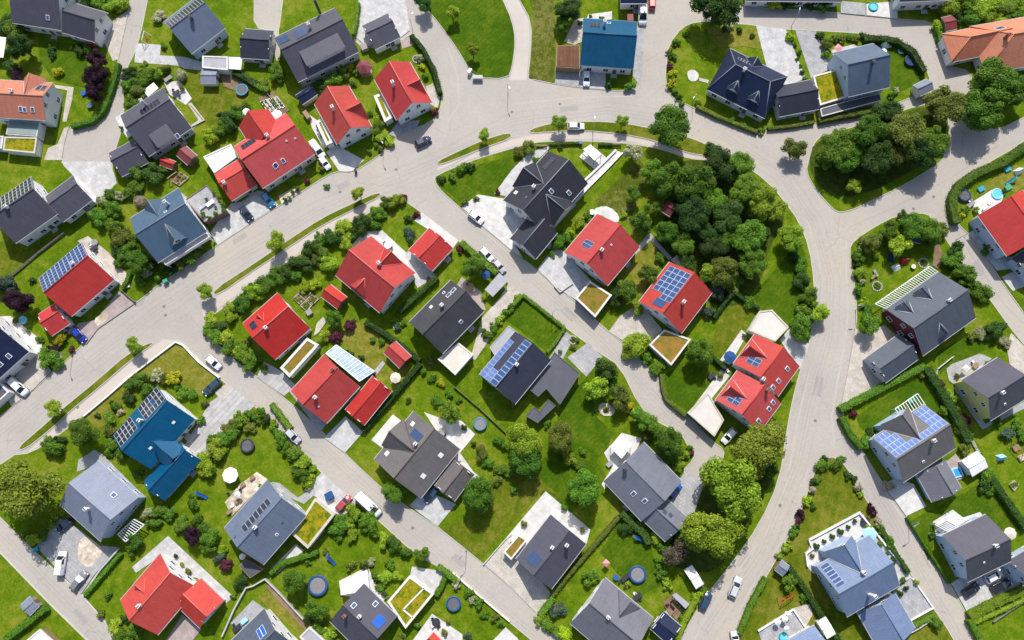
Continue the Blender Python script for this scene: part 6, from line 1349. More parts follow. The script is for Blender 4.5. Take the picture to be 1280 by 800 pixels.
# ------------------------------------------------------------------ bushes
for s in '''125 2 12 mid;140 5 11 light;152 8 9 light;108 4 10 dark;20 38 14 mid;5 32 12 dark;8 355 14 bluegreen;66 437 8 purple;75 424 10 yellow;61 448 12 mid;72 452 9 mid;89 437 5 wine;50 425 5 mid
190 219 14 dark;166 236 11 mid;150 244 8 pale;128 251 8 pale;124 272 12 mid;140 262 12 mid;141 282 12 mid;152 296 13 olive;147 310 11 dark;160 318 11 mid;165 302 10 mid;155 306 8 pale;183 341 9 pale;197 346 7 mid;190 330 9 dark;172 215 12 mid;205 210 10 mid;138 243 9 mid;175 350 8 mid;150 330 8 mid;225 330 10 olive;238 322 10 mid;212 338 9 dark;245 315 8 olive
165 90 10 dark;172 103 11 mid;160 107 9 mid;186 97 13 mid;176 115 12 olive;166 128 10 mid;192 90 9 light;205 86 8 olive;182 82 7 light;158 95 8 bluegreen;40 350 5 dark;196 22 7 pale;200 17 7 beige;204 58 5 mid
285 152 12 dark;275 162 11 mid;296 143 11 mid;262 172 10 bright;258 166 7 bright;305 135 9 mid;278 145 8 dark;72 90 7 yellow;62 62 6 dark;65 68 6 dark;98 62 8 dark;108 60 7 mid;20 92 9 purple;13 82 9 dark
495 251 10 light;484 254 10 mid;472 265 11 mid;450 281 13 dark;466 281 9 mid;458 276 9 mid;427 286 13 light;416 296 13 dark;432 301 11 light;387 311 12 dark;377 329 14 dark;402 316 11 mid;413 331 12 light;347 345 12 mid;358 340 11 dark;331 355 13 mid;317 366 12 light;287 391 11 light;304 378 12 mid;314 362 9 mid;368 345 9 mid;512 292 9 bluegreen;510 273 6 dark;392 355 9 bright;381 360 8 bright;520 268 6 wine;505 247 6 wine;296 383 9 dark;400 300 9 mid;440 290 10 mid;395 325 9 olive
260 410 9 mid;270 421 11 mid;287 433 12 mid;304 443 12 mid;313 455 10 mid;263 399 10 light;280 422 10 light;296 438 10 light;275 408 9 dark;318 448 9 mid;330 460 6 mid;307 428 7 olive
437 406 9 wine;420 421 9 wine;404 420 9 light;466 425 5 mid;477 427 6 mid;537 350 5 wine;529 464 6 mid;541 473 6 mid;551 480 6 yellow;562 493 7 mid;546 502 8 mid;511 501 4 dark;573 500 5 mid;538 452 7 olive;602 567 11 olive;625 552 9 mid;625 588 10 mid;610 578 8 mid;640 590 9 mid;560 440 4 mid;497 410 6 bluegreen;503 404 5 mid;494 403 6 mid
352 550 10 mid;358 560 9 mid;368 568 10 mid;380 578 10 light;391 586 7 light;377 593 11 mid;345 540 8 mid;333 525 8 dark;326 514 7 mid;342 530 7 light;386 602 9 light;372 582 8 dark
255 580 13 light;270 562 13 light;282 547 12 mid;287 534 11 olive;300 525 10 light;313 518 9 mid;312 534 8 olive;262 590 9 mid;294 536 9 mid;276 570 9 mid;264 551 8 mid;320 526 6 mid
442 642 13 light;425 655 12 mid;460 652 13 mid;441 669 9 light;467 665 10 mid;480 675 10 light;492 680 11 mid;505 690 10 mid;415 662 9 mid;487 708 7 mid;412 792 9 light;385 702 5 mid;482 722 10 light;470 718 7 mid;407 690 5 olive;435 655 9 light;424 673 7 mid;494 720 9 light;476 735 8 mid;455 705 8 olive;440 708 7 olive;463 703 7 pale;408 800 10 light;400 780 9 mid;388 770 10 dark;398 788 9 mid;570 730 7 pale;585 741 7 mid;590 750 6 pale;597 755 8 mid;585 795 6 bluegreen;605 768 6 mid;618 772 6 olive;626 780 6 mid;500 800 9 olive;560 722 7 dark
200 638 10 mid;212 642 10 mid;192 655 9 mid;228 654 9 mid;240 628 10 mid;246 650 9 mid;264 672 13 mid;262 685 10 mid;280 687 7 bright;275 697 8 bluegreen;282 706 9 wine;170 677 13 mid;163 688 8 mid;300 727 10 dark;134 745 6 mid;157 772 7 dark;167 792 10 mid;255 660 9 mid;222 660 7 olive;184 640 8 pale;292 745 5 mid;70 642 9 light;65 655 7 light;42 674 10 light;55 668 8 mid;30 668 8 mid;180 647 7 olive;142 783 10 light;150 795 9 mid;126 768 6 olive
172 475 10 mid;160 498 9 dark;143 507 8 mid;137 523 8 mid;217 474 9 yellow;204 474 8 olive;230 492 8 mid;240 493 8 mid;142 555 11 mid;150 566 10 mid;122 520 4 dark;172 590 7 mid;250 526 6 mid;183 487 8 mid;195 470 8 pale;138 540 9 olive;162 482 8 mid;187 472 7 mid;222 484 6 mid;255 505 6 olive;135 567 7 mid;64 558 13 mid;75 550 8 dark;150 515 6 beige
737 720 11 mid;697 762 10 bluegreen;706 793 11 bright;800 655 9 mid;790 645 8 mid;782 660 9 dark;835 729 8 light;828 715 9 mid;823 700 8 mid;870 745 8 bright;862 760 8 light;855 775 7 mid;875 735 7 mid;785 730 5 light;850 672 9 mid;820 672 9 light;830 683 8 mid;684 758 6 light;676 775 8 light;686 785 8 mid
1017 602 6 dark;1016 612 6 beige;1009 626 7 bright;1001 642 7 purple;998 652 5 wine;990 665 8 mid;982 683 8 light;985 727 11 mid;1072 609 8 beige;1076 618 5 light;1068 598 6 dark;1089 636 7 purple;1092 642 6 wine;1099 651 6 beige;1102 662 7 mid;1112 677 8 mid;1114 686 5 mid;1117 700 5 dark;1170 780 9 mid;1230 607 9 dark;975 695 6 light;1005 747 7 mid;1016 635 5 dark;996 658 5 dark;1240 612 8 mid
1006 424 6 light;998 424 5 beige;1027 581 9 mid;1047 580 9 mid;1031 574 6 dark;1060 594 6 dark;1082 552 9 mid;1067 517 6 wine;1177 480 6 wine;1205 525 9 wine;1190 500 9 mid;1205 560 9 olive;1260 542 9 bluegreen;1272 530 8 mid;1245 413 13 dark;1257 427 8 pale;1225 416 8 pale;1234 592 10 mid;1186 497 8 light;1180 512 8 mid;1198 535 8 mid;1195 515 7 olive;1215 421 7 olive;1152 468 6 olive;1100 540 7 mid;1087 541 7 dark;1210 545 7 mid;1247 527 7 mid;1280 545 8 mid;1022 600 5 mid;1053 573 5 mid
840 92 6 yellow;840 105 7 yellow;845 52 6 mid;842 70 5 mid;849 122 5 dark;787 107 8 mid;760 107 5 dark;872 127 6 bright;905 36 5 dark;925 37 5 dark;940 44 5 olive;952 162 7 light;660 185 10 olive;836 82 5 wine;838 65 5 olive;843 114 5 mid;648 190 8 olive;764 102 5 mid;912 34 5 pale;858 42 5 mid;839 99 5 mid;852 130 4 mid;915 150 5 mid;930 157 5 mid
987 46 7 bright;1000 66 4 dark;1003 90 4 dark;1026 44 7 dark;1032 56 8 olive;1033 68 7 mid;1052 48 7 olive;1062 46 6 mid;1080 44 6 dark;1038 50 6 mid;1044 47 6 olive;1070 48 6 olive;994 56 3 dark;997 74 3 dark;1001 82 3 mid;1006 98 4 mid;1173 33 8 bright;1175 43 7 light;1115 118 7 mid;1120 113 5 beige
1188 8 14 light;1206 2 14 mid;1222 12 14 light;1240 6 14 bright;1256 14 14 mid;1268 4 13 light;1212 24 11 mid;1234 24 12 light;1252 26 11 bright;1275 22 12 mid;1196 22 9 dark;1220 30 8 mid;968 4 9 bright;980 3 9 dark;990 2 9 dark;1030 5 10 dark;1012 7 7 dark;962 4 6 mid
532 95 6 mid;527 84 5 yellow;462 142 5 mid;472 160 10 mid;475 172 8 light;416 99 10 mid;402 107 9 dark;346 92 10 mid;542 139 6 wine;437 83 6 yellow;445 90 6 mid;484 180 5 light;384 226 5 wine;552 224 7 dark;565 219 8 mid;577 211 8 mid;586 207 7 dark;575 311 6 wine;470 148 6 light;525 73 6 pale;330 105 8 light;430 95 7 olive;408 232 4 mid;440 104 6 olive;428 88 7 light
702 300 11 mid;725 278 8 light;734 270 7 mid;710 290 8 light;695 308 7 mid;770 372 11 dark;825 322 8 mid;897 362 12 bluegreen;886 391 9 bluegreen;825 455 8 light;797 432 16 light;808 446 9 mid;818 462 9 mid;790 424 8 light;915 362 9 olive;922 352 8 mid;936 378 8 mid;789 358 9 mid;798 386 9 light;775 355 9 mid;785 508 9 yellow;792 515 6 bright;752 475 8 mid;765 478 9 mid;757 512 5 olive;840 575 7 mid;862 560 6 mid;857 568 7 light;848 582 9 light;864 567 5 wine;836 570 8 mid;800 530 8 mid;808 545 8 olive;770 503 9 olive;806 283 10 mid;823 240 10 mid;780 268 6 light;690 318 5 mid;752 272 5 light
1000 332 10 mid;1000 350 13 dark;1010 372 11 mid;1005 388 10 mid;1003 402 12 mid;1008 360 8 light;992 320 9 dark;1016 380 7 light;1012 396 7 mid;1195 313 13 dark;1190 325 13 mid;1206 340 13 mid;1213 350 9 mid;1225 365 12 mid;1218 358 9 dark;1072 320 10 mid;1075 340 9 light;1073 362 8 mid;1078 378 7 light;1084 390 9 mid;1080 305 9 olive;1172 285 12 olive;1168 298 8 dark;1095 320 6 light;1072 330 7 dark;1078 352 5 pale;1104 300 8 mid;1150 276 10 mid;1130 275 10 dark;1230 372 7 mid;1196 328 9 light;1203 353 7 mid;1234 308 5 mid;1232 315 6 mid;1206 262 6 mid;1203 268 5 yellow
620 338 5 mid;632 391 7 mid;624 400 7 light;616 410 7 mid;608 418 8 mid;628 396 5 light;640 384 6 mid;646 372 6 light;670 200 5 mid;700 184 4 dark;645 237 4 mid;595 248 4 olive;580 252 5 olive;622 240 4 wine;702 455 4 olive;716 434 5 olive;722 425 4 mid;706 470 4 mid;685 530 6 mid;712 573 10 light;725 582 8 mid;728 565 6 mid;642 612 6 mid;620 600 8 olive;683 530 5 olive'''.replace('\n', ';').split(';'):
    x, y, r, t = s.split(); bush(float(x), float(y), float(r), t)
for x, y, r, t in ((226, 94, 8, 'pale'), (175, 252, 8, 'beige'), (706, 793, 9, 'bright'), (1112, 609, 8, 'beige')): bush(x, y, r, t, ball=True)
build_bushes()
# ------------------------------------------------------------------ hedges: width height tone : points
for s in '''1.3 1.5 mid:146 78,143 94,136 116,128 137,114 150,88 157
1.2 1.6 dark:514 43,528 60,542 86,550 116
1 1.5 mid:447 2,445 24,441 42
1.5 1.7 mid:576 302,600 323,621 341
1.3 1.8 dark:546 346,522 368,498 389
1.3 1.6 dark:456 402,480 416,500 431,524 451
1.3 1.6 dark:525 454,508 474,490 496,470 518,453 538
.8 1 mid:653 368,680 389,706 410,697 424,684 440
1 1.3 mid:105 744,128 717,150 692
1.6 1.7 mid:4 801,28 782,56 760
1.2 1.2 mid:134 776,148 788,166 806
1.2 1.4 mid:337 717,352 704,370 699,397 690
1 1.2 olive:690 745,720 708,750 674,774 646
1.6 1.8 dark:777 641,790 654,806 668,812 680
1.4 1.5 mid:675 770,684 758,692 748
1.4 1.4 mid:675 772,688 784,702 797
1.3 1.5 light:846 800,858 772,872 746
1 1.2 olive:827 468,829 484,833 498,845 509,858 519
.9 1.6 dark:886 440,896 450,907 460
.9 1.5 dark:893 397,905 380,917 364,934 376,950 386
2 1.9 mid:1198 278,1193 262,1192 248,1200 231,1222 215,1256 202,1284 181
1.6 1.8 mid:1051 512,1085 494,1120 476,1157 457
1.4 1.7 mid:1053 521,1064 542,1078 560
2 2 dark:1160 460,1180 492,1198 522,1213 552
1.6 1.9 dark:1240 596,1260 625,1284 660
.5 1.1 mid:1135 647,1160 687,1188 729
1.3 1.6 mid:1213 775,1222 790,1232 808
2 1.6 light:1214 772,1240 757,1286 736
1.3 1.7 dark:985 706,1008 738,1028 770,1050 802
1.2 1.3 mid:925 792,940 755,958 722
1 1.2 mid:1118 800,1140 785,1168 769
1.6 1.9 dark:1081 47,1105 47,1124 51,1142 63,1157 88
.9 1.1 olive:871 132,900 146,947 164
.8 1 olive:960 160,990 157,1018 152
1.2 1.4 olive:1024 150,1060 143,1094 137
.6 .9 dark:686 180,702 179,726 178
.6 .9 dark:748 180,766 180
1.2 1.4 light:478 160,484 170,490 180
1.6 1.6 dark:291 89,305 95,320 105
1.3 1.5 mid:318 105,335 112
1 1.4 mid:641 381,652 369
1.2 1.5 mid:338 505,350 520,362 536
1 1.3 dark:1101 660,1118 688,1137 716
1 1.5 mid:1170 30,1174 40,1176 50
1.2 1.5 mid:546 708,558 716,570 726
1 1.2 mid:310 716,322 706
1.1 1.4 mid:556 722,551 735,545 745
.9 1.2 light:1215 780,1260 760,1284 748
1 1.3 mid:152 360,158 350,162 338
.8 1 olive:600 462,640 500,642 510
1.2 1.4 dark:12 60,14 50,28 46'''.split('\n'):
    a, b = s.split(':'); w, h, t = a.split(); hedge([tuple(map(float, p.split())) for p in b.split(',')], float(w), float(h), t)
# ------------------------------------------------------------------ walls and fences
wall_line([(104, 520), (135, 494), (160, 472), (190, 449), (219, 427), (228, 431), (248, 452), (274, 472)], .4, .55, phrase='pale low wall round the dry lawn')
wall_line([(277, 796), (292, 762), (307, 735), (315, 733), (331, 724), (350, 743), (382, 778)], .3, .9, 'concrete', phrase='winding pale retaining wall')
wall_line([(566, 716), (598, 744), (637, 777)], .3, .6, phrase='pale stone edging wall')
wall_line([(1050, 680), (1075, 641), (1012, 675)][1:], .35, .8, 'wall_white', phrase='white terrace wall')
wall_line([(1075, 641), (1100, 672), (1127, 706)], .35, .8, 'wall_white', phrase='white terrace wall')
wall_line([(1012, 675), (1016, 686), (1008, 692), (1010, 708)], .35, .8, 'wall_white', phrase='stepped white terrace wall')
wall_line([(1141, 723), (1167, 760), (1120, 786)], .3, .5, 'wall_white', phrase='white edging wall of the grey drive')
wall_line([(948, 789), (992, 762), (1008, 786)], .3, .6, 'wall_white', phrase='white wall round the parasol terrace')
wall_line([(1024, 153), (1060, 144), (1096, 137)], .3, 1.0, 'wall_dark', phrase='dark wall along the footpath')
wall_line([(716, 354), (700, 365), (693, 357)], .25, .5, 'concrete', phrase='low kerb wall of the pale drive')
wall_line([(148, 686), (125, 712), (103, 744)], .35, .9, 'concrete', phrase='grey retaining wall of the forecourt')
wall_line([(640, 668), (632, 674), (604, 706)], .25, .4, 'concrete', phrase='pale edging of the cream terrace')
wall_line([(770, 187), (750, 207), (728, 228), (707, 248)], .45, .7, 'wall_white', phrase='white terrace wall beside the orchard')
wall_line([(779, 190), (758, 212), (734, 236), (712, 260)], .3, .5, 'retaining', phrase='lower pale terrace wall beside the orchard')
wall_line([(235, 160), (255, 150), (238, 130)], .25, .4, 'stone', phrase='stone edging round the flower bed')
wall_line([(160, 348), (161, 358), (153, 360)], .3, .5, 'retaining', phrase='short pale wall at the patio corner')
fence([(16, 345), (48, 318), (82, 292)], 1.0, phrase='thin wire-grey lawn fence')
fence([(568, 484), (600, 511), (632, 541)], .9, phrase='thin timber lawn fence')
fence([(335, 118), (350, 138), (366, 160)], 1.0, 'wood_pale', phrase='pale timber bed fence')
fence([(152, 362), (160, 370), (170, 378)], .9, phrase='short timber fence')
fence([(1190, 446), (1170, 462), (1168, 474)], 1.0, 'frame_white', phrase='white picket fence')
fence([(1211, 546), (1218, 560), (1222, 566)], 1.2, 'frame_white', phrase='short white garden fence')
fence([(1120, 800), (1147, 785), (1166, 772)], .9, 'frame_white', phrase='white rail fence')
fence([(1240, 777), (1262, 762), (1284, 748)], .9, phrase='grey garden rail fence')
# ------------------------------------------------------------------ cars
C = car
C(529, 177, 20, -9, 'navy', 'hatch', 'dark navy car driving on the road below the red houses', group='moving cars')
C(335, 250, 9, 12, 'cyan', 'hatch', 'bright blue car below the big red house')
C(308, 267, 8, 11, 'navy', 'hatch', 'dark navy car on the drive beside the brown garage')
C(397, 187, 8, 11, 'white', 'van', 'white van between the two red houses', 'van')
C(406, 204, 7, 9, 'white', 'small', 'small white car on the street edge beside the white van')
C(99, 419, 9, 10, 'royal', 'hatch', 'royal blue car on the pink drive by the red garage')
C(24, 484, 11, 10, 'white', 'van', 'boxy white van outside the navy house at the left', 'van')
C(267, 453, 9, 8, 'white', 'hatch', 'white car parked at the corner of the dry lawn')
C(265, 484, -11, 10, 'petrol', 'estate', 'dark petrol estate car beside the striped drive')
C(366, 545, 9, 9, 'silver', 'hatch', 'silver car on the lane beside shrubs')
C(430, 629, 9, -10, 'winered', 'hatch', 'red car beside the yellow sedum garage')
C(461, 631, 15, 14, 'white', 'camper', 'long white camper van parked along the lane', 'camper van')
C(539, 618, -9, 10, 'petrol', 'hatch', 'dark blue-green car between the brown-grey house and its garage')
C(77, 704, 2, -14, 'white', 'van', 'white van on the grey forecourt', 'van')
C(99, 726, 8, -10, 'grey', 'estate', 'dark grey car at the foot of the grey forecourt')
C(81, 656, -10, 9, 'navy', 'hatch', 'dark blue car beside the pale grey house')
C(733, 98, 0, 12, 'white', 'hatch', 'white car in front of the bright blue house')
C(720, 158, 12, 0, 'white', 'hatch', 'white car parked on the grass verge between street trees')
C(595, 272, 10, 8, 'white', 'hatch', 'white car on the white forecourt of the black house')
C(608, 318, 9, 9, 'white', 'hatch', 'white car first in the row beside the hedge')
C(624, 333, 7, 8, 'silver', 'small', 'small silver car behind the white one beside the hedge')
C(843, 613, 9, -11, 'blue', 'hatch', 'bright blue car on the paved drive of the long grey house')
C(911, 545, -8, 9, 'white', 'hatch', 'white car beside the lower twin red house')
C(919, 734, 5, -13, 'silver', 'estate', 'silver-white car driving up the lower right road', group='moving cars')
C(882, 751, 5, -10, 'petrol', 'hatch', 'dark car parked beside the lime green shrubs')
C(919, 800, -2, -10, 'silver', 'small', 'pale car cut by the bottom edge on the right road')
C(1214, 737, 9, -6, 'black', 'hatch', 'black car nearest the lane outside the white-deck house')
C(1242, 720, 11, -6, 'white', 'hatch', 'white car between the two black ones')
C(1251, 732, 12, -6, 'black', 'estate', 'long black estate car beside the clipped hedge')
C(815, 3, 0, -10, 'red', 'hatch', 'bright red car at the top edge')
C(1152, 6, 11, 1, 'black', 'estate', 'black car in front of the white-walled house')
C(117, 54, 10, -1, 'red', 'small', 'red car half hidden by the purple beeches')
C(803, 16, 0, 14, 'white', 'camper', 'white box van beside the bright blue house', 'box van')
# ------------------------------------------------------------------ gardens
trampoline(397, 732, 13, mat='tramp_mat_pale'); trampoline(567, 755, 9.5); trampoline(797, 718, 11, mat='tramp_mat_pale'); trampoline(600, 530, 8.5, 'pad_cyan', 'tramp_mat_pale', phrase='cyan-rimmed trampoline')
trampoline(1139, 75, 8, 'pad_navy', 'pad_navy', True, 'netted navy trampoline'); trampoline(309, 557, 9, 'plastic_dark', 'tramp_mat', True, 'netted black trampoline'); trampoline(302, 112, 8, 'pad_cyan', 'tramp_mat', phrase='cyan-rimmed trampoline'); trampoline(1206, 244, 8, 'pad_navy', 'tramp_mat', True, 'netted navy trampoline')
trampoline(112, 131, 4, 'pad_cyan', 'tramp_mat', phrase='small cyan-rimmed trampoline')
parasol(287, 594, 10, 'fabric_white', 'large white octagonal parasol'); parasol(607, 343, 6, 'fabric_blue', 'blue parasol'); parasol(913, 446, 8, 'fabric_blue', 'dark blue parasol'); parasol(1049, 59, 6, 'plastic_pink', 'pale pink parasol', 4)
for x, y, r in ((973, 778, 4), (982, 774, 4), (987, 768, 3.3), (984, 786, 3.3)): parasol(x, y, r, 'fabric_white', 'white round parasol')
parasol(1264, 667, 8, 'fabric_beige', 'beige octagonal parasol'); parasol(307, 139, 5, 'fabric_white', 'white round parasol'); parasol(494, 472, 7, 'fabric_beige', 'cream round parasol'); parasol(302, 696, 4, 'fabric_white', 'tiny white parasol'); parasol(296, 618, 4, 'fabric_white', 'small white parasol')
parasol(1088, 668, 9, 'pool_rim', 'pale blue round parasol'); parasol(1209, 460, 5, 'fabric_white', 'white square parasol', 4)
parasol(758, 704, 5, 'plastic_pink', 'coral square parasol', 4); parasol(345, 143, 7, 'fabric_white', 'white oval parasol', 12)
pool(1247, 242, 7); pool(1092, 8, 6, 'turquoise round pool', 'plastic_teal'); pool(980, 797, 6, 'teal round pool', 'plastic_teal'); pool(28, 400, 5, 'cyan round tub'); pool(1127, 63, 4, 'tiny white paddling pool', 'plastic_white', .3)
o = raised_bed; 
def rect_pool(q, phrase):
    P = [G(x, y, GZ + .5) for x, y in q]; c = sum(P, Vector()) / 4; c.z = GZ; L = [(p.x - c.x, p.y - c.y) for p in P]; root = thing('swimming_pool', phrase, 'pool', Matrix.Translation(c)); AUTO.append((root, phrase, *center_px(q)))
    I = inset(L, .3); L2 = L if area(L) > 0 else L[::-1]; b = MB()
    for i in range(4):
        a, d, e, f = L2[i], L2[(i + 1) % 4], I[(i + 1) % 4], I[i]; b.face([(*a, .5), (*d, .5), (*e, .5), (*f, .5)], 'pool_rim'); b.face([(*a, 0), (*d, 0), (*d, .5), (*a, .5)], 'pool_rim')
    b.build('rim', root); b = MB(); b.poly([(*p, .42) for p in I], 'water_blue'); b.build('water', root)
rect_pool([(1189, 586), (1200, 583), (1205, 595), (1194, 598)], 'blue rectangular pool')
slide(414, 700, 8, 12); slide(252, 619, 10, 6); slide(1264, 226, -9, 6, 'plastic_teal', 'teal garden slide'); slide(800, 674, 6, 3, 'plastic_blue', 'small blue slide')
swing(180, 46, 2, -8, 'frame_white', 'white swing frame', 2.6); swing(984, 748, 6, -4, 'plastic_red', 'red climbing frame'); swing(1273, 562, 4, 4, 'wood', 'timber swing frame'); swing(216, 220, 7, -5, 'wood_pale', 'pale timber frame', 2.6)
tent(1117, 321, 5.5, 'pad_navy', 1.2, phrase='navy play tent'); tent(1121, 334, 5, 'fabric_white', .5, .7, 'white crumpled tarpaulin tent'); tent(1110, 53, 7, 'fabric_white', .3, phrase='white garden tent'); tent(1275, 213, 5, 'fabric_white', .5, phrase='white play tent'); tent(1253, 572, 5, 'pool_rim', .2, phrase='pale blue play tent')
tent(1132, 325, 5, 'plastic_red', .1, 1.5, 'red play house tent')
table(1142, 333, 1.1, rnd=True, mat='fabric_beige', phrase='cream round garden table'); chair(1094, 340, 1.9, 'wood_grey', 'grey timber lounger', True)
ring_bed(1154, 329, 6); ring_bed(1096, 358, 6); ring_bed(716, 425, 5, 'round flower bed with stone edge', 'olive'); ring_bed(497, 408, 5, 'small stone-ringed bed', 'bluegreen'); ring_bed(521, 74, 5, 'small stone-ringed bed', 'pale')
for x, y, m, f in ((1227, 236, 'plastic_teal', 'teal plastic toy box'), (1260, 211, 'plastic_teal', 'teal plastic toy box'), (1261, 234, 'plastic_green', 'green plastic sandpit'), (105, 116, 'plastic_blue', 'blue plastic toy box'), (1271, 560, 'wood', 'timber sandbox'), (1278, 572, 'wood_pale', 'pale timber sandbox'), (1140, 500 - 0, 'plastic_green', 'tiny green toy box')):
    boxy('toy_box', None, 'toy box', x, y, 1.5, 1.1, .5, .5, m, phrase=f)
boxy('utility_cabinet', 'white utility cabinet beside the rounded park lawn', 'cabinet', 587, 88, 1.2, .7, 1.3, 1.1, 'plastic_white'); boxy('utility_cabinet', 'long grey cabinet at the park lawn kerb', 'cabinet', 597, 96, 2.4, .9, 1.1, 0, 'concrete')
boxy('trailer_box', 'dark blue covered bin beside the red car', 'bin', 411, 620, 1.6, 1.6, 1.3, .5, 'fabric_blue'); boxy('waste_bin', 'maroon bin shelter above the bright blue house', 'bin', 788, 21, 1.5, 2.2, 1.4, 0, 'roof_maroon'); boxy('waste_bin', None, 'bin', 206, 351, 1, .8, 1.1, .5, 'plastic_green', phrase='green waste bin'); boxy('waste_bin', None, 'bin', 44, 687, .9, .8, 1.1, .5, 'plastic_teal', phrase='teal waste bin'); boxy('waste_bin', None, 'bin', 444, 213, .5, .6, 1.1, .3, 'plastic_dark', phrase='black waste bin'); boxy('waste_bin', None, 'bin', 726, 178, .7, .6, 1.1, 0, 'plastic_blue', phrase='blue waste bin'); boxy('log_store', None, 'log store', 383, 143, 2.2, 1, 1.3, 2.2, 'wood', phrase='dark timber log store'); boxy('log_store', None, 'log store', 455, 58, 1.6, 1.6, 1.2, .4, 'wood_grey', phrase='grey timber log store'); boxy('compost_box', None, 'compost box', 386, 390, 1.3, 1.3, .9, .6, 'wood_grey', phrase='grey compost box'); boxy('compost_box', None, 'compost box', 459, 376, 1.8, 1.0, .8, 2.4, 'plastic_teal', phrase='teal garden box')
boxy('stone_block', None, 'block', 736, 192, 1.9, 1.5, .5, .6, 'plastic_white', phrase='white cushioned daybed')
bench(677, 182, pi); bench(770, 180, pi)
# maroon octagonal gazebo
root = thing('gazebo', 'maroon hexagonal gazebo beside the red house', 'gazebo', place(*G(455, 83, 2.6)[:2])); R = 2.0
b = MB(); q = [(R * cos(k * pi / 3), R * sin(k * pi / 3), 2.3) for k in range(6)] + [(0, 0, 3.4)]; b.shell(q, [(k, (k + 1) % 6, 6) for k in range(6)], .1, 'roof_maroon'); b.build('roof', root)
for k in range(6): b = MB(); b.box((1.75 * cos(k * pi / 3), 1.75 * sin(k * pi / 3), 1.14), (.12, .12, 2.28), 'wood'); b.build('post', root)
b = MB(); b.prism([(1.8 * cos(k * pi / 3), 1.8 * sin(k * pi / 3)) for k in range(6)], 0, .12, 'wood'); b.build('floor', root)
# glass conservatory of the red house
q = [(408, 442), (420, 431), (468, 464), (450, 477)]; P = [G(x, y, GZ + 2.4) for x, y in q]; c = sum(P, Vector()) / 4; c.z = GZ; L = [p - c for p in P]
root = thing('conservatory', 'glass conservatory with white glazing bars beside the plain red house', 'conservatory', Matrix.Translation(c)); f = MB(); g = MB(); zz = Vector((0, 0, 1)); L = [Vector((p.x, p.y, 0)) for p in L]
hi, lo = 2.9, 2.2; T = [L[0] + zz * hi, L[1] + zz * lo, L[2] + zz * lo, L[3] + zz * hi]
for i in range(13):
    t = i / 12; a = T[0].lerp(T[3], t); d = T[1].lerp(T[2], t); f.bar(a + zz * .05, d + zz * .05, .12, .1, 'frame_white'); f.bar(d, Vector((d.x, d.y, 0)), .08, .08, 'frame_white')
for a, d in ((T[0], T[1]), (T[1], T[2]), (T[2], T[3]), (T[3], T[0])): f.bar(a, d, .16, .14, 'frame_white')
f.build('frame', root)
g.shell([*T] if (T[1] - T[0]).cross(T[2] - T[0]).z > 0 else [T[3], T[2], T[1], T[0]], [(0, 1, 2, 3)], .03, 'conservatory_glass'); g.build('roof_glass', root)
g = MB()
for a, d in ((L[0], L[1]), (L[1], L[2]), (L[2], L[3])): g.bar(a * .985 + zz * 1.1, d * .985 + zz * 1.1, .03, 2.1, 'glass')
g.build('wall_glass', root)
# raised beds
raised_bed([(366, 373), (373, 367), (381, 374), (374, 380)]); raised_bed([(374, 364), (380, 359), (389, 366), (382, 372)]); raised_bed([(383, 374), (390, 368), (398, 374), (391, 381)]); raised_bed([(375, 382), (382, 375), (390, 382), (383, 389)])
for i in range(5): x, y = 325 + i * 4.5, 127 + i * 3.4 - i * 4.6; raised_bed([(x, y), (x + 3, y - 2), (x + 13, y + 11), (x + 10, y + 13)], 'frame_white', 'narrow white-framed vegetable bed', n=8)
raised_bed([(843, 752), (847, 748), (860, 760), (856, 764)], phrase='timber raised bed'); raised_bed([(1268, 600), (1274, 606), (1268, 614), (1262, 606)][:4], phrase='timber raised bed'); raised_bed([(214, 226), (226, 215), (236, 222), (224, 232)], 'wood_pale', 'pale timber raised bed')
raised_bed([(830, 756), (838, 750), (846, 762), (838, 770)], 'wood', 'brown timber raised bed', tone='wine')
# furniture, pots
A = .7
for x, y in ((286, 640), (296, 627), (303, 606), (315, 597)): table(x, y, 1.2, .8, A, 'wood', phrase='small brown garden table')
for x, y, w, m, r in ((220, 116, 2.0, 'plastic_dark', 0), (210, 98, 2, 'wood_grey', 0), (117, 310, 1.8, 'plastic_dark', 0), (588, 359, 2, 'wood', 1), (782, 708 + 14, 2.2, 'plastic_dark', 0), (797, 746, 2, 'plastic_dark', 0), (545, 778, 1.8, 'plastic_dark', 1), (296, 785, 2, 'plastic_dark', 0), (305, 776, 1.6, 'pool_rim', 0), (552, 540, 1.8, 'wood_grey', 1), (1214, 255, 2, 'wood_grey', 0), (1178, 660, 2.2, 'metal', 0), (1220, 457, 1.4, 'wood', 0), (907, 460, 1.8, 'plastic_dark', 0), (1082, 652, 2.2, 'plastic_dark', 0), (1105, 64, 1.4, 'frame_white', 1), (770, 722, 1.2, 'plastic_blue', 1), (118, 303, 1.6, 'wood_grey', 1), (485, 306, 1.8, 'frame_white', 1), (890, 470, 1.8, 'plastic_dark', 0), (1045, 700, 1.8, 'frame_white', 0), (740, 265, 1.3, 'frame_white', 1), (785, 585, 1.6, 'plastic_blue', 0), (762, 580, 1.5, 'metal', 0)):
    table(x, y, w, .95, A, m, bool(r), '%s %s garden table' % ({'fabric_white': 'white', 'frame_white': 'white', 'plastic_dark': 'dark', 'wood_grey': 'grey', 'wood': 'brown', 'pool_rim': 'pale blue', 'metal': 'steel', 'plastic_blue': 'blue'}[m], 'round' if r else 'long'))
k = 0
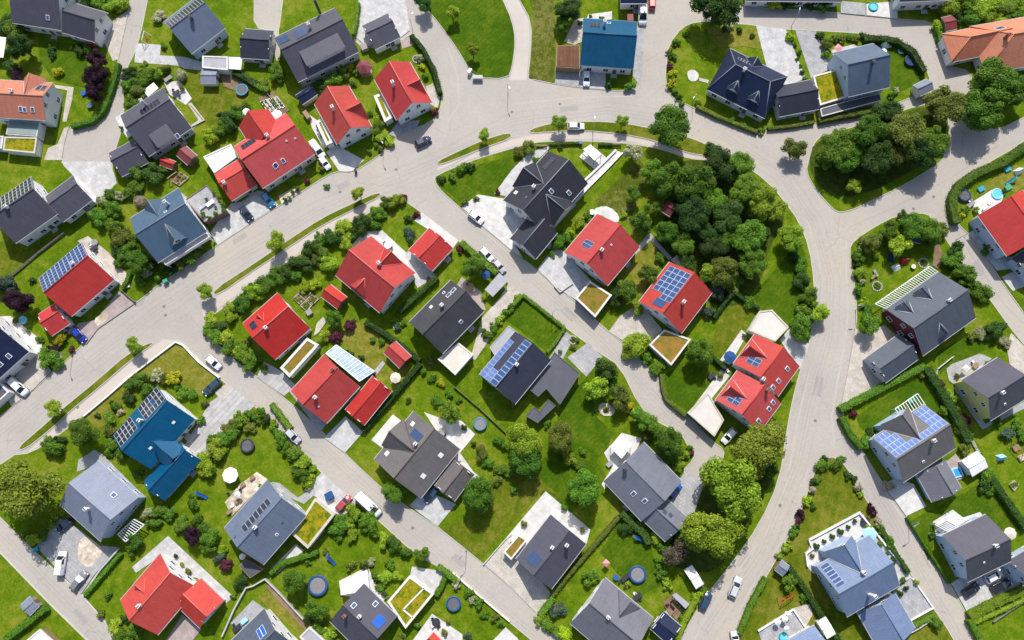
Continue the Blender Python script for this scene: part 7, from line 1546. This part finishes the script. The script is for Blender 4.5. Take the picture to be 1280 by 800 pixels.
for x, y in ((216, 112), (224, 121), (113, 306), (121, 314), (584, 355), (592, 363), (541, 774), (549, 783), (540, 782), (292, 781), (300, 790), (1216, 452), (1224, 462), (903, 457), (910, 464), (1078, 650), (1086, 656), (793, 742), (801, 750), (795, 751), (548, 537), (556, 544), (286, 618), (291, 632), (300, 612), (1040, 697), (1049, 704), (481, 303), (489, 309), (1212, 251), (894, 473), (886, 468)):
    k += 1; chair(x, y, A + k * 1.57, 'plastic_dark' if k % 3 else 'frame_white', '%s garden chair' % ('dark' if k % 3 else 'white'))
for x, y, m in ((778, 733 - 9, 'plastic_dark'), (785, 739 - 9, 'plastic_dark'), (1239, 252, 'frame_white'), (1232, 259, 'frame_white'), (1093, 345, 'wood')): chair(x, y, A, m, '%s sun lounger' % {'plastic_dark': 'dark', 'frame_white': 'white', 'wood': 'brown'}[m], True)
for x, y in ((275, 248), (279, 257), (270, 268), (262, 273), (281, 264), (268, 240), (254, 268)): p = pot(x, y, .55, 'mid'); p.matrix_basis = place(*G(x, y, GZ + 3.3)[:2], GZ + 2.9)
for x, y in ((1020, 683), (1030, 677), (1040, 671), (1050, 665), (1060, 659), (1068, 651), (1085, 660), (1092, 670), (1100, 680), (1108, 692), (1115, 704), (1128, 724), (1132, 735), (1118, 737), (1125, 742), (1145, 728), (1015, 695), (402, 204 + 8), (220, 695), (228, 705), (236, 714), (452, 447), (440, 443), (432, 437), (428, 458), (455, 465), (205, 112), (228, 110), (152, 160), (725, 30), (738, 21), (752, 24), (605, 372), (596, 393), (600, 405), (513, 340), (532, 530), (580, 535), (592, 555), (1233, 455), (1196, 470), (1228, 652), (1164, 668), (1168, 656), (880, 507), (900, 470), (930, 420), (690, 462), (700, 440), (20, 402), (36, 414), (48, 424), (640, 680), (655, 655), (705, 635), (728, 662), (1255, 240), (1219, 262), (470, 725), (428, 738), (481, 742), (522, 782), (556, 790), (560, 778), (330, 770), (350, 785), (292, 654), (326, 607), (366, 240), (362, 247), (372, 236), (357, 250), (470, 182), (476, 186), (462, 190), (398, 158), (403, 170), (483, 116)):
    pot(x, y, .45 + .2 * ((x * 7 + y) % 3) / 2, ('mid', 'light', 'olive', 'dark')[(x + y) % 4])
for f, x, y, kw in ((table, 264, 255, dict(w=2.0, d=.95, ang=A, mat='fabric_white', phrase='white table on the paved garage terrace')), (chair, 259, 249, dict(ang=A, phrase='dark chair on the paved garage terrace')), (chair, 270, 260, dict(ang=A + pi, phrase='dark chair on the paved garage terrace')), (chair, 256, 258, dict(ang=A, mat='metal', lounger=True, phrase='pale lounger on the paved garage terrace'))):
    o = f(x, y, **kw); q = o.matrix_basis.copy(); q.translation = G(x, y, GZ + 2.9); o.matrix_basis = q
# street lamps
for a in ((91, 444, 94, 452), (583, 688, 578, 694), (516, 38, 522, 28), (865, 130, 858, 140), (741, 166, 741, 150), (480, 184, 484, 192), (1135, 652, 1128, 656), (1069, 388, 1060, 388), (635, 117, 640, 130), (989, 33, 991, 24), (690, 396, 697, 390), (1030, 575, 1022, 572), (350, 296, 346, 290), (1195, 300, 1190, 305)): lamp(*a)
# ------------------------------------------------------------------ labels: tie each small thing to the nearest house
clear_protos()
DIRS = ['right of', 'below right of', 'below', 'below left of', 'left of', 'above left of', 'above', 'above right of']
ORD = ['', 'second', 'third', 'fourth', 'fifth', 'sixth', 'seventh', 'eighth', 'ninth', 'tenth']
from collections import defaultdict
grp = defaultdict(list); cnt = defaultdict(int)
for a in AUTO: cnt[a[1]] += 1
for o, ph, x, y in AUTO:
    s, lx, ly = min(LAND, key=lambda l: hypot(l[1] - x, l[2] - y)); d = hypot(lx - x, ly - y)
    k = 'beside' if d < 16 else DIRS[int(round(atan2(y - ly, x - lx) / (pi / 4))) % 8]
    grp[(ph, s, k)].append((d, o))
for (ph, s, k), L in grp.items():
    L.sort(key=lambda t: t[0])
    for i, (d, o) in enumerate(L):
        o['label'] = '%s %s the %s' % (ph, k, s) + ('' if len(L) == 1 else ', closest one' if i == 0 else ', %s closest' % ORD[min(i, 9)])
        if cnt[ph] > 1 and not o.get('group'): o['group'] = ph + 's'
# ------------------------------------------------------------------ light
w = bpy.data.worlds.new('World'); scene.world = w; w.use_nodes = True; t = w.node_tree
sky = t.nodes.new('ShaderNodeTexSky'); sky.sky_type = 'NISHITA'; sky.sun_disc = False
EL = radians(51); sky.sun_elevation = EL; sky.sun_rotation = 0; sky.air_density = 1.0; sky.dust_density = 2.5; sky.altitude = 500
bg = t.nodes['Background']; bg.inputs['Strength'].default_value = .135; t.links.new(sky.outputs[0], bg.inputs['Color'])
sl = bpy.data.lights.new('sun', 'SUN'); so = bpy.data.objects.new('sun', sl); COL.objects.link(so)
sl.energy = 4.1; sl.angle = radians(.5); sl.color = (1, .965, .91)
so.rotation_euler = (-(pi / 2 - EL), radians(1.5), 0); so.location = (0, 60, 150)
v = scene.view_settings; v.view_transform = 'Standard'; v.look = 'None'; v.gamma = 1; v.exposure = .32; v.use_curve_mapping = False
scene.render.resolution_x = 1024; scene.render.resolution_y = 640
scene.cycles.max_bounces = 6; scene.cycles.diffuse_bounces = 3; scene.cycles.glossy_bounces = 2; scene.cycles.transmission_bounces = 2
